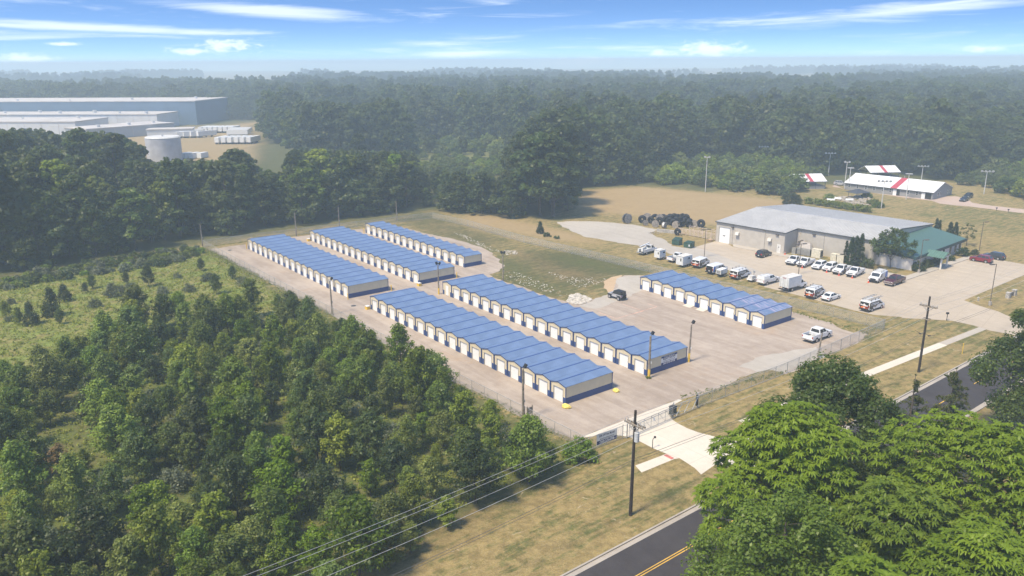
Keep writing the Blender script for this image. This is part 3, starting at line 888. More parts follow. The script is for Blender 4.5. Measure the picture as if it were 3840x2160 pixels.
    sd = MB().bx(17.9, 18.9, -.06, -.005, .05, 2.25).build('door', M('steel_door', (.66, .64, .60), .5), t)
    MB().bx(18.25, 18.5, -.075, -.06, 1.45, 1.65).build('door_window', GLASS, sd)
    # office wing: lean-to green roof
    OX0, OX1, OY0, OY1, OZ = L, 47.6, 7.0, 34.6, 2.75
    b = MB()
    b.bx(OX0, OX1, OY0, OY1, 0, OZ); b.build('office_wall', OFFW, t)
    b = MB()
    b.hexa([(OX0 + .02, OY0 - .5, 4.95), (OX1 + .75, OY0 - .5, 3.22), (OX1 + .75, OY1 + .5, 3.22), (OX0 + .02, OY1 + .5, 4.95), (OX0 + .02, OY0 - .5, 5.08), (OX1 + .75, OY0 - .5, 3.35), (OX1 + .75, OY1 + .5, 3.35), (OX0 + .02, OY1 + .5, 5.08)])
    gr = b.build('office_roof', GREENR, t)
    b = MB(); b.bx(OX1 + .76, OX1 + .86, OY0 - .55, OY1 + .55, 2.66, 3.33)
    b.hexa([(OX0 + .1, OY0 - .62, 4.3), (OX1 + .86, OY0 - .62, 2.66), (OX1 + .86, OY0 - .52, 2.66), (OX0 + .1, OY0 - .52, 4.3), (OX0 + .1, OY0 - .62, 5.02), (OX1 + .86, OY0 - .62, 3.33), (OX1 + .86, OY0 - .52, 3.33), (OX0 + .1, OY0 - .52, 5.02)])
    b.build('fascia', GREEND, gr)
    MB().bx(OX0, OX1 + .7, OY0 - .4, OY1 + .4, 2.755, 2.80).build('soffit', OFFW, gr)
    for y in (18.9, 23.5, 27.6, 30.6, 33.2):
        w = MB().bx(OX1 + .01, OX1 + .06, y, y + .75, .55, 2.25).build('window', GLASS, t)
        b = MB(); b.bx(OX1 + .005, OX1 + .09, y - .08, y, .5, 2.3); b.bx(OX1 + .005, OX1 + .09, y + .75, y + .83, .5, 2.3); b.build('window_frame', GREEND, w)
    # entrance canopy, ridge towards the lot
    cy0, cy1, cx1 = 12.0, 16.9, 52.2
    ym = (cy0 + cy1) / 2
    b = MB()
    for ya, yb, za, zb in ((cy0, ym, 2.72, 3.72), (ym, cy1, 3.72, 2.72)):
        b.hexa([(OX1 + .1, ya, za), (cx1, ya, za), (cx1, yb, zb), (OX1 + .1, yb, zb), (OX1 + .1, ya, za + .1), (cx1, ya, za + .1), (cx1, yb, zb + .1), (OX1 + .1, yb, zb + .1)])
    cn = b.build('canopy', M('green_canopy_metal', (.115, .21, .165), .45, .1), t)
    b = MB()
    for k in range(9):
        x = OX1 + .3 + k * .52
        for ya, yb, za, zb in ((cy0, ym, 2.82, 3.82), (ym, cy1, 3.82, 2.82)):
            b.hexa([(x, ya, za), (x + .06, ya, za), (x + .06, yb, zb), (x, yb, zb), (x, ya, za + .06), (x + .06, ya, za + .06), (x + .06, yb, zb + .06), (x, yb, zb + .06)])
    tag(b.build('canopy_ribs', M('canopy_rib', (.055, .11, .09), .5), cn), kind='stuff')
    for y in (12.9, 16.2):
        MB().bx(51.3, 51.6, y - .15, y + .15, 0, 2.85).build('canopy_post', M('white_post', (.66, .64, .60), .6), cn)
    # gable truss
    b = MB(); b.cyl((51.9, cy0 + .2, 2.8), (51.9, cy1 - .2, 2.8), .08, n=6); b.cyl((51.9, cy0 + .2, 2.8), (51.9, ym, 3.7), .07, n=6); b.cyl((51.9, cy1 - .2, 2.8), (51.9, ym, 3.7), .07, n=6); b.cyl((51.9, ym, 2.8), (51.9, ym, 3.7), .07, n=6)
    b.build('truss', M('white_post', (.66, .64, .60), .6), cn)
    return t, rz, P0, ad, bd
bt, brz, bP0, bA, bB = grey_building()
def BL(x, y, z=0):
    """point in the grey building's own axes"""
    p = bP0 + bA * x + bB * y
    return (p.x, p.y, z)

# machines beside the building
def box_unit(label, name, x, y, w, d, h, mat, fan=False, cat='machine', louvre=True, z0=.12):
    t = thing(name, label, cat, BL(x, y), brz)
    MB().bx(-w / 2 - .05, w / 2 + .05, -d / 2 - .05, d / 2 + .05, 0, z0).build('base', M('concrete_pad', (.45, .42, .38), .9), t)
    body = MB().bx(-w / 2, w / 2, -d / 2, d / 2, z0, h).build('housing', mat, t)
    MB().bx(-w / 2 - .03, w / 2 + .03, -d / 2 - .03, d / 2 + .03, h, h + .06).build('lid', mat, t)
    if louvre:
        for k in (0, 1):
            MB().bx(w / 2 + .003, w / 2 + .03, -d / 2 + .1 + k * d * .5, -d / 2 + .05 + k * d * .5 + d * .4, .35, h - .25).build('louvre', DARK, body)
    if fan:
        MB().cyl((0, 0, h + .06), (0, 0, h + .14), min(w, d) * .38, n=14).build('fan_guard', DARK, t)
    return t
box_unit('cream standby generator box beside the grey wall', 'generator', 26.9, 3.0, 2.3, 1.3, 2.0, BEIGE)
box_unit('beige air conditioner with round fan beside the dark evergreen columns', 'air_conditioner', 33.4, 2.4, 1.6, 1.5, 1.9, BEIGE, True)
box_unit('low beige cabinet against the grey wall next to the fan unit', 'air_conditioner', 31.2, 3.2, 1.4, 1.2, 1.6, BEIGE, louvre=False)
box_unit('small grey utility cabinet in the corner of the grey building', 'utility_cabinet', 21.2, 2.6, 1.0, .9, 1.4, MACH, louvre=False)
def compressor():
    t = thing('cooling_unit', 'big grey rooftop style cooling unit with duct in the wall corner', 'machine', BL(23.6, 3.6), brz)
    MB().bx(-1.7, 1.7, -1.1, 1.1, .1, 1.75).build('housing', MACH, t)
    d = MB().hexa([(-1.6, -.6, 1.75), (1.6, -.9, 1.75), (1.6, .9, 1.75), (-1.6, .8, 1.75), (-1.5, .0, 3.1), (.9, .1, 2.9), (.9, .9, 2.9), (-1.5, .8, 3.1)]).build('duct', M('duct_metal', (.40, .36, .32), .5, .2), t)
    MB().bx(-1.75, -1.55, -1.2, 1.2, 2.0, 3.3).build('duct_hood', M('duct_hood', (.24, .20, .18), .6), d)
    for y in (-.55, .55):
        MB().bx(1.705, 1.74, y - .4, y + .4, .4, 1.5).build('louvre', DARK, t)
    b = MB()
    for k in range(9): b.cyl((-1.9 + k * .46, -1.5, 0), (-1.9 + k * .46, -1.5, 1.6), .03, n=5)
    b.cyl((-1.9, -1.5, 1.6), (1.8, -1.5, 1.6), .03, n=5)
    b.build('guard_rail', GALV, t)
compressor()

# dumpsters
def dumpster(label, k, x, y, rz, tall):
    t = thing('dumpster', label, 'dumpster', K(k, x, y), rz)
    GRN = M('green_dumpster_paint', (.035, .085, .058), .5, var=.2)
    w, d, h0, h1 = 2.1, 1.75, 1.25, 1.75 if tall else 1.55
    b = MB()
    b.hexa([(-w / 2, -d / 2, .12), (w / 2, -d / 2, .12), (w / 2, d / 2, .12), (-w / 2, d / 2, .12), (-w / 2, -d / 2 - .1, h0), (w / 2, -d / 2 - .1, h0), (w / 2, d / 2, h1), (-w / 2, d / 2, h1)])
    b.build('bin', GRN, t)
    for s in (-1, 1):
        MB().bx(s * (w / 2 + .07) - .07, s * (w / 2 + .07) + .07, -.55, .55, .72, .92).build('lift_pocket', GRN, t)
    for x0 in (-w / 2 + .02, .02):
        MB().hexa([(x0, -d / 2 - .14, h0 + .02), (x0 + w / 2 - .04, -d / 2 - .14, h0 + .02), (x0 + w / 2 - .04, d / 2 + .02, h1 + .02), (x0, d / 2 + .02, h1 + .02), (x0, -d / 2 - .14, h0 + .07), (x0 + w / 2 - .04, -d / 2 - .14, h0 + .07), (x0 + w / 2 - .04, d / 2 + .02, h1 + .07), (x0, d / 2 + .02, h1 + .07)]).build('lid', M('green_lid', (.022, .055, .04), .6), t)
    if not tall: MB().bx(w / 2 - .55, w / 2 - .25, -d / 2 - .12, -d / 2 - .095, .5, 1.0).build('sticker', WHITEP, t)
dumpster('taller closed green dumpster on the dry grass', 'o', 1712, 675, brz + .15, True)
dumpster('green dumpster with white sticker nearer the garage door', 'o', 1905, 722, brz + .05, False)

# low timber wall and white pipe corral
def corral():
    PIPE = M('pinkish_white_pipe', (.62, .50, .43), .6)
    a, b_ = K('o', 1725, 500), K('o', 2325, 612)
    t = thing('pipe_fence', 'pale pipe rail fence beside the grey building', 'fence', a)
    v = b_ - a; n = 9
    for k in range(n + 1):
        p = v * k / n
        MB().cyl(p, p + Vector((0, 0, 1.75)), .06, n=6).build('post', PIPE, t)
    for z in (.3, .6, .9, 1.2, 1.5, 1.72):
        MB().cyl(Vector((0, 0, z)), v + Vector((0, 0, z)), .045, n=6).build('rail', PIPE, t)
    a, b_ = K('o', 1910, 470), K('o', 2330, 545)
    t = thing('pipe_fence', 'pale pipe rail fence in the second line, by the cable reels', 'fence', a)
    v = b_ - a; n = 6
    for k in range(n + 1):
        p = v * k / n
        MB().cyl(p, p + Vector((0, 0, 1.75)), .06, n=6).build('post', PIPE, t)
    for z in (.4, .85, 1.3, 1.72):
        MB().cyl(Vector((0, 0, z)), v + Vector((0, 0, z)), .045, n=6).build('rail', PIPE, t)
    a, b_ = K('o', 1390, 468), K('o', 1735, 505)
    t = thing('timber_wall', 'low concrete block bin wall at the edge of the gravel yard', 'wall', a)
    v = b_ - a; L = v.length; ang = math.atan2(v.y, v.x); t.rotation_euler = (0, 0, ang)
    n = 7
    for k in range(n):
        MB().bx(k * L / n + .02, (k + 1) * L / n - .02, -.3, .3, 0, .85 + .02 * (k % 3)).build('block', M('grey_block', (.40, .37, .33), .9, var=.15), t)
corral()

# cable reels and coils of black pipe
REELC = ground_mat('black_pipe', (.012, .013, .016), (.035, .036, .04), .5, 5, rough=.5)
def reel_mesh(r, w, kind):
    b = MB()
    n = 16
    if kind == 0:    # coil of pipe: torus-like ring
        rings = []
        for i in range(n):
            a = 2 * math.pi * i / n
            ring = []
            for j in range(8):
                q = 2 * math.pi * j / 8
                rr = r * .60 + r * .40 * math.cos(q)
                ring.append((rr * math.cos(a), w / 2 * math.sin(q), rr * math.sin(a) + r))
            rings.append(ring)
        rings.append(rings[0])
        b.loft(rings, 0, caps=False)
    else:            # wooden cable reel
        b.cyl((0, -w / 2, r), (0, -w / 2 + .08, r), r, n=n, mi=1); b.cyl((0, w / 2 - .08, r), (0, w / 2, r), r, n=n, mi=1)
        b.cyl((0, -w / 2 + .08, r), (0, w / 2 - .08, r), r * .78, n=n, mi=0)
    return b
REELW = M('weathered_reel_wood', (.30, .26, .22), .9, var=.25)
rk = 0
reel_pick = [(1150, 320, 1.2, 0), (1225, 300, 1.3, 1), (1205, 360, .8, 1), (1290, 330, 1.1, 0), (1350, 310, 1.3, 0), (1430, 320, 1.3, 1), (1490, 300, 1.2, 0), (1545, 330, 1.3, 0), (1600, 295, 1.2, 0), (1660, 300, 1.3, 0), (1430, 350, 1.2, 0), (1590, 355, 1.2, 0),
             (1720, 300, 1.2, 0), (1790, 300, 1.3, 0), (1850, 310, 1.3, 0), (1700, 345, 1.2, 0), (1770, 340, 1.2, 0), (1840, 350, 1.2, 0), (1910, 360, 1.1, 0), (1360, 385, 1.0, 1), (1505, 405, .95, 1), (1690, 400, 1.0, 1), (1745, 395, 1.0, 0), (1900, 390, 1.1, 0), (1985, 385, 1.0, 1),
             (2095, 395, 1.25, 0), (1655, 370, 1.1, 0), (905, 325, 1.45, 1), (1720, 520, 1.0, 0), (1800, 385, 1.0, 0)]
names_r = {0: 'black coil of plastic pipe', 1: 'weathered wooden cable reel'}
for x, y, r, kd in reel_pick:
    p = K('o', x, y + 8)
    single = {905: 'tall dark reel standing alone at the left of the reel pile', 1720: None, 2095: 'large black coil at the right end of the reel pile', 1505: 'pale wrapped reel at the front of the reel pile', 1360: 'tan wooden reel lying at the front left of the pile'}.get(x)
    if (x, y) == (1720, 520): single = 'black coil standing alone behind the green dumpsters'
    lab = single or ('black coil of plastic pipe in the reel pile' if kd == 0 else 'weathered wooden cable reel in the reel pile')
    t = thing('pipe_coil' if kd == 0 else 'cable_reel', lab, 'coil' if kd == 0 else 'reel', p, random.uniform(-.7, .9), 'reels and coils stored behind the gravel yard')
    if kd == 0:
        reel_mesh(r, r * .8, 0).build('coil', REELC, t, smooth=True)
        MB().cyl((0, -r * .42, r * .25), (0, r * .42, r * .25), .06, n=6).build('strap', WHITEP, t)
    else:
        b = MB(); b.cyl((0, -r * .42, r), (0, -r * .42 + .08, r), r, n=16); b.build('flange', REELW, t)
        b = MB(); b.cyl((0, r * .42 - .08, r), (0, r * .42, r), r, n=16); b.build('flange', REELW, t)
        b = MB(); b.cyl((0, -r * .42 + .08, r), (0, r * .42 - .08, r), r * .75, n=14); b.build('drum', REELC if x != 1505 else WHITEP, t)

def pallets():
    t = thing('pallet_stack', 'small stack of timber pallets beside the garage door', 'pallets', K('o', 2240, 625), brz)
    for k in range(4):
        b = MB()
        for q in range(5): b.bx(-.6, .6, -.5 + q * .24, -.38 + q * .24, k * .15 + .10, k * .15 + .13)
        for q in (-.55, 0, .5): b.bx(q, q + .08, -.5, .58, k * .15, k * .15 + .10)
        b.build('pallet', WOODL, t)
    t = thing('sawhorse', 'orange timber trestle beside the black coil', 'trestle', K('o', 1800, 535), .3)
    MB().cyl((-1.0, 0, .75), (1.0, 0, .75), .07, n=6).build('beam', WOODL, t)
    for sx in (-.8, .8):
        for sy in (-.45, .45):
            MB().cyl((sx, 0, .75), (sx, sy, 0), .05, n=5).build('leg', WOODL, t)
    t = thing('scrap_heap', 'heap of cut wire and scrap metal on the gravel edge', 'scrap', K('o', 1420, 500))
    r = random.Random(4)
    for k in range(14):
        a = Vector((r.uniform(-3, 2.6), r.uniform(-.8, .8), .06)); q = a + Vector((r.uniform(-1.2, 1.2), r.uniform(-.6, .6), r.uniform(.0, .5)))
        MB().tube([a, (a + q) / 2 + Vector((0, 0, .25)), q], .05, 5).build('scrap_piece', M('scrap_metal', (.38, .34, .30), .7, .2, .3), t)
pallets()

# ------------------------------------------------------------ white roofed buildings of the sports ground
WROOF = ribbed('white_metal_roof', (.74, .73, .72), 0, .9, .4, .04, .25)
RROOF = M('red_roof_panel', (.42, .055, .075), .45)
GREYB = ribbed('grey_clapboard', (.26, .255, .25), 2, .2, .6, .06, .4)
def gable(name, label, o, rz, L, Wd, E, Rg, red, windows=(), doors=(), open_=False, wallm=None, pale=()):
    t = thing(name, label, 'building', (o[0], o[1], 0), rz)
    wallm = wallm or GREYB
    if not open_:
        b = MB()
        b.face([(0, 0, 0), (L, 0, 0), (L, 0, E), (0, 0, E)]); b.face([(L, Wd, 0), (0, Wd, 0), (0, Wd, E), (L, Wd, E)])
        for x, o_ in ((0, 1), (L, 0)):
            f = [(x, 0, 0), (x, Wd, 0), (x, Wd, E), (x, Wd / 2, Rg), (x, 0, E)]
            b.face(f[::-1] if o_ else f)
        b.build('wall', wallm, t)
    else:
        n = max(2, int(L / 3))
        for k in range(n + 1):
            for y in (0.1, Wd - .2):
                MB().bx(k * (L - .2) / n, k * (L - .2) / n + .18, y, y + .18, 0, E).build('post', GREYD, t)
        MB().bx(L * .45, L, .15, Wd - .15, 0, 1.1).build('counter', wallm, t)
    edges = sorted(set([-.35, L + .35] + [e for r_ in red for e in r_] + [e for r_ in pale for e in r_]))
    for x0, x1 in zip(edges[:-1], edges[1:]):
        isr = any(r_[0] <= x0 < r_[1] for r_ in red)
        isp = any(r_[0] <= x0 < r_[1] for r_ in pale)
        b = MB()
        sl = (Rg - E) / (Wd / 2)
        for ya, yb, za, zb in ((-.4, Wd / 2, E - .4 * sl, Rg), (Wd / 2, Wd + .4, Rg, E - .4 * sl)):
            b.hexa([(x0, ya, za + .03), (x1, ya, za + .03), (x1, yb, zb + .03), (x0, yb, zb + .03), (x0, ya, za + .13), (x1, ya, za + .13), (x1, yb, zb + .13), (x0, yb, zb + .13)])
        b.build('roof_panel', RROOF if isr else (M('white_roof_bright', (.82, .82, .82), .3) if isp else WROOF), t)
    b = MB(); b.bx(-.36, L + .36, -.46, -.40, E - .32, E - .05)
    b.build('fascia', GREYD if open_ else RROOF if False else GREYD, t)
    for x in windows:
        w = MB().bx(x, x + .9, -.05, -.004, .95, 2.1).build('window', WHITE, t)
        for z0 in (1.02, 1.57):
            MB().bx(x + .08, x + .82, -.065, -.05, z0, z0 + .46).build('pane', GLASS, w)
    for x, w_ in doors:
        d = MB().bx(x, x + 1.2, -.10, -.004, .02, 2.3).build('door', WHITE, t)
        MB().bx(x + 1.25, x + 1.25 + w_, -.03, -.004, .02, 2.3).build('doorway', DARK, d)
    return t
w0 = Vector((122.09, 290.15)); wv_ = Vector((142.0 - 122.09, 266.66 - 290.15)); wrz = math.atan2(wv_.y, wv_.x)
wb = gable('clubhouse', 'long grey clubhouse with white roof and one red roof stripe', w0, wrz, 31.0, 15.5, 2.5, 5.1, [(16.6, 18.9)], windows=(1.2, 4.3, 7.4, 10.4, 13.4, 16.2, 22.3, 25.3), doors=((17.6, 1.1), (27.3, 2.0)), pale=((11.6, 12.9), (26.2, 27.4)))
MB().cyl((17.5, 8, 4.9), (17.5, 8, 5.9), .12, n=8).build('roof_vent', GALV, wb)
for y in (3.5, 5.4, 11.5, 13.0):
    w = MB().bx(31.004, 31.05, y, y + .8, .95, 2.1).build('window', WHITE, wb)
    MB().bx(31.05, 31.065, y + .1, y + .7, 1.05, 2.0).build('pane', GLASS, w)
pav = gable('pavilion', 'open sided picnic pavilion with white roof and red stripe', (104.5, 290.5), wrz + .95, 11.0, 9.5, 2.9, 4.9, [(4.9, 6.3)], open_=True)
gable('park_shelter', 'white roofed shelter with red stripe half hidden behind the clubhouse', G(3262, 672).to_2d(), wrz + .95, 12.0, 9.0, 2.7, 4.6, [(5.6, 7.0)], open_=True)
p = K('h', 2450, 330)
gable('far_shed', 'broken white roof of a shed hidden among trees at the far right', (p.x - 3, p.y), wrz, 12, 9, 3.2, 6.0, [])

# ------------------------------------------------------------ industrial plant far left
FW = M('factory_white_wall', (.60, .60, .60), .6, var=.05, scale=.1)
FB = M('factory_blue_wall', (.10, .16, .24), .6, var=.06, scale=.1)
FR = M('factory_roof', (.50, .46, .42), .7, var=.08, scale=.1)
def hall(name, label, o, rz, L, Wd, H, wall, nv=0, ribs=True):
    t = thing(name, label, 'factory', (o[0], o[1], 0), rz)
    MB().bx(0, L, 0, Wd, 0, H).build('wall', wall, t)
    rf = MB().bx(-.4, L + .4, -.4, Wd + .4, H + .01, H + .6).build('roof', FR, t)
    r = random.Random(int(L))
    for k in range(nv):
        x = L * (k + .6) / nv; y = r.uniform(2, Wd * .8); s = r.uniform(.7, 1.5)
        MB().cyl((x, y, H + .6), (x, y, H + .6 + s * 1.3), s * .8, s, n=10).build('roof_vent', FW, rf)
    if ribs:
        for k in range(int(L / 12)):
            MB().bx(k * 12 + 6, k * 12 + 6.25, -.12, -.02, 0, H - .1).build('pilaster', FR, t)
    for k in range(int(L / 30)):
        MB().bx(k * 30 + 12, k * 30 + 16, -.15, -.03, 0, 4.2).build('dock_door', GREYD, t)
    return t
FA = R(-4)
dR, fR = Vector((-241.5, 603)), Vector((-256, 588))
ux = Vector((math.cos(FA), math.sin(FA)))
o = dR - ux * 215
hall('blue_warehouse', 'tall blue grey warehouse hall behind the white factory', o + Vector((0, 22)), FA, 215, 60, 17.5, FB, 5, False)
o = fR - ux * 300
hall('white_factory', 'long low white factory hall with roof vents', o, FA, 300, 33, 10.0, FW, 13)
o = Vector((-310, 545)) - ux * 60
hall('factory_wing', 'white factory wing stepping forward under a dark flat roof', o, FA, 78, 40, 8.2, FW, 2)
hall('factory_annex', 'grey factory annex with slanting front and small roof vents', (-262, 500), R(56), 60, 26, 6.6, M('factory_grey_wall', (.36, .37, .38), .6, var=.05, scale=.1), 3)
hall('low_shed', 'low pale shed with flat roof behind the round tank', (-236, 524), R(14), 28, 12, 4.2, FW, 0, False)
hall('low_shed', 'small white shed at the foot of the round tank', (-196, 398), R(8), 11, 7, 3.6, FW, 0, False)
def tank():
    t = thing('storage_tank', 'large round grey storage tank beyond the trees', 'tank', (-170, 394, 0))
    TM = M('tank_steel', (.46, .46, .48), .55, .1, .08, .25)
    MB().cyl((0, 0, 0), (0, 0, 11.2), 8.1, n=48).build('shell', TM, t, smooth=False)
    rf = MB().cyl((0, 0, 11.2), (0, 0, 11.75), 8.25, 7.6, n=48).build('roof', M('tank_roof', (.58, .57, .54), .6), t)
    MB().cyl((0, 0, 11.75), (0, 0, 12.4), .5, n=10).build('roof_vent', TM, rf)
    for z in (2.8, 5.6, 8.4):
        MB().cyl((0, 0, z), (0, 0, z + .12), 8.16, n=48).build('weld_band', TM, t)
    t = thing('silo', 'white upright silo beside the round tank', 'silo', (-205, 412, 0))
    MB().cyl((0, 0, 0), (0, 0, 9.5), 2.4, n=24).build('shell', WHITE, t)
    MB().cyl((0, 0, 9.5), (0, 0, 10.6), 2.4, .4, n=24).build('cone_top', WHITE, t)
tank()
TRW = M('trailer_white', (.68, .68, .67), .5, var=.05)
def semi_trailer(label, x, y, rz, L=13.5):
    t = thing('semi_trailer', label, 'trailer', (x, y, 0), rz, 'white semi trailers parked behind the plant')
    MB().bx(0, L, -1.3, 1.3, 1.1, 4.05).build('box', TRW, t)
    MB().bx(.3, L - .3, -.5, .5, .85, 1.09).build('chassis', DARK, t)
    for x0 in (1.2, 2.5):
        for y0 in (-1.2, .75):
            MB().cyl((x0, y0, .5), (x0, y0 + .45, .5), .5, n=12).build('wheel', RUBBER, t)
    MB().bx(L - 3.2, L - 3.0, -1.0, 1.0, 0, 1.0).build('landing_gear', DARK, t)
labs = 'white semi trailer parked in the yard beside the round tank'
for k in range(6):
    semi_trailer(labs, -172 + k * 3.7, 471 + (k % 2) * .4, R(82))
for k in range(7): semi_trailer(labs, -211 + k * 3.4, 549, R(84))
for k in range(4): semi_trailer(labs, -212 + k * 4.1, 512 + k * .8, R(30 + 8 * k))
for k in range(4): semi_trailer(labs, -188 + k * 1.2, 545 - k * 6.5, R(2))
semi_trailer(labs, -216, 533, R(5)); semi_trailer(labs, -212, 517, R(12))
for k in range(3):
    t = thing('container', 'small white container half hidden behind a round tree', 'container', (-164 + k * 4.0, 401, 0), R(75), 'white containers near the tank')
    MB().bx(0, 6, -1.25, 1.25, .15, 2.75).build('box', TRW, t)
    MB().bx(-.05, -.001, -1.2, 1.2, .2, 2.7).build('door', WHITE, t)
    MB().bx(.2, 5.8, -1.2, 1.2, 0, .149).build('skid', DARK, t)
# ------------------------------------------------------------ chain link fence
def wire_mat():
    m = bpy.data.materials.new('chain_link')
    m.use_nodes = True
    t = NT(m.node_tree)
    p = m.node_tree.nodes['Principled BSDF']
    p.inputs['Base Color'].default_value = (.50, .48, .45, 1)
    p.inputs['Metallic'].default_value = .3
    p.inputs['Roughness'].default_value = .6
    s = t.new('ShaderNodeSeparateXYZ')
    t.put(s.inputs[0], t.new('ShaderNodeTexCoord').outputs['Object'])
    # diamond wires, 5 cm apart, 4 mm thick
    k = []
    for sg in (1, -1):
        q = t.math('ADD', s.outputs[0], t.math('MULTIPLY', s.outputs[2], float(sg)))
        fr = t.math('FRACT', t.math('DIVIDE', q, .075))
        k.append(t.math('LESS_THAN', t.math('ABSOLUTE', t.math('SUBTRACT', fr, .5)), .075))
    al = t.math('MAXIMUM', k[0], k[1])
    t.put(p.inputs['Alpha'], al)
    return m
CHAIN = wire_mat()
FH = 1.82
def fence_run(name, label, pts, spacing=3.05, tension=True):
    t = thing(name, label, 'fence', (pts[0].x, pts[0].y, 0))
    o = Vector((pts[0].x, pts[0].y, 0))
    post = None
    for i in range(len(pts) - 1):
        a, b = Vector((pts[i].x, pts[i].y, 0)) - o, Vector((pts[i + 1].x, pts[i + 1].y, 0)) - o
        v = b - a; L = v.length; n = max(1, round(L / spacing)); ang = math.atan2(v.y, v.x)
        for k in range(n + (1 if i == len(pts) - 2 else 0)):
            end = (i == 0 and k == 0) or k == n or (k == 0)
            if post is None:
                post = (MB().cyl((0, 0, 0), (0, 0, FH + .04), .03, n=6).mesh('post', GALV), MB().cyl((0, 0, 0), (0, 0, FH + .1), .045, n=8).mesh('post', GALV))
            obj('post', post[1] if end else post[0], t, a + v * k / n)
        MB().cyl(a + Vector((0, 0, FH)), b + Vector((0, 0, FH)), .034, n=6).build('top_rail', GALV, t)
        MB().cyl(a + Vector((0, 0, .05)), b + Vector((0, 0, .05)), .008, n=4).build('tension_wire', GALV, t)
        m = MB(); m.face([(0, 0, .03), (L, 0, .03), (L, 0, FH), (0, 0, FH)])
        m.build('chain_link_mesh', CHAIN, t, a, ang)
    return t
FA_ = G(763, 926); FB_ = K('m', 335, 1240)
fence_run('chain_link_fence', 'long chain link fence between the gravel yard and the thicket', [FA_, G(1032, 1073), G(1340, 1237), G(1640, 1403), FB_])
FC_ = G(1617, 797, FH)
fence_run('chain_link_fence', 'chain link fence along the back of the yard below the tall trees', [FA_ + Vector((.3, .3, 0)), FC_])
FD_ = K('d', 2130, 1255)
fence_run('chain_link_fence', 'chain link fence between the yard and the parked work trucks', [FC_ + Vector((.3, 0, 0))] + [G(u, v, FH) for u, v in ((1754, 826), (1964, 884), (2212, 940), (2480, 1002))] + [FD_])
FE_ = K('n', 1010, 510)
fence_run('chain_link_fence', 'chain link fence beside the sidewalk, right of the gate', [FD_ + Vector((.1, -.2, 0)), G(3152, 1311), G(2951, 1400), FE_])
gl0, gl1 = K('m', 1310, 930), K('m', 1190, 935)
fence_run('chain_link_fence', 'short chain link fence left of the gate, carrying the discount banner', [FB_ + Vector((.25, .05, 0)), gl1])

# banner on the fence
def fence_banner():
    a, b = K('m', 595, 880, 1.72), K('m', 1112, 722, 1.72)
    a.z = b.z = 0
    p0, p1 = Vector((FB_.x, FB_.y)), Vector((gl1.x, gl1.y))
    d = (p1 - p0).normalized(); n = Vector((d.y, -d.x))
    s0 = (Vector((a.x, a.y)) - p0).dot(d); s1 = (Vector((b.x, b.y)) - p0).dot(d)
    c = p0 + d * (s0 + s1) / 2 + n * .08
    w, h = s1 - s0, 1.42
    rz = math.atan2(d.y, d.x)
    r = MB().bx(-w / 2, w / 2, 0, .02, 0, h).build('discount_banner', WHITEP, None, (c.x, c.y, .38), rz)
    tag(r, 'white and navy discount banner tied to the fence near the gate', 'banner')
    MB().bx(-w / 2 + .04, w / 2 - .04, -.006, 0, .03, .52).build('print_band', NAVYP, r)
    def tx(s, size, z, mat, sq, bold):
        lettering(s, size, mat, r, frame4((0, -.010, z), (1, 0, 0), (0, 0, 1)), squeeze=sq, bold=bold)
    tx('50% OFF First Month!', .42, 1.12, BLACKP, w / 4.9, .02)
    tx('SecureSpace2lakebook.com', .24, .70, BLACKP, w / 3.9, .015)
    tx('(260) 570-0708', .50, .275, WHITEP, w / 4.4, .03)
fence_banner()

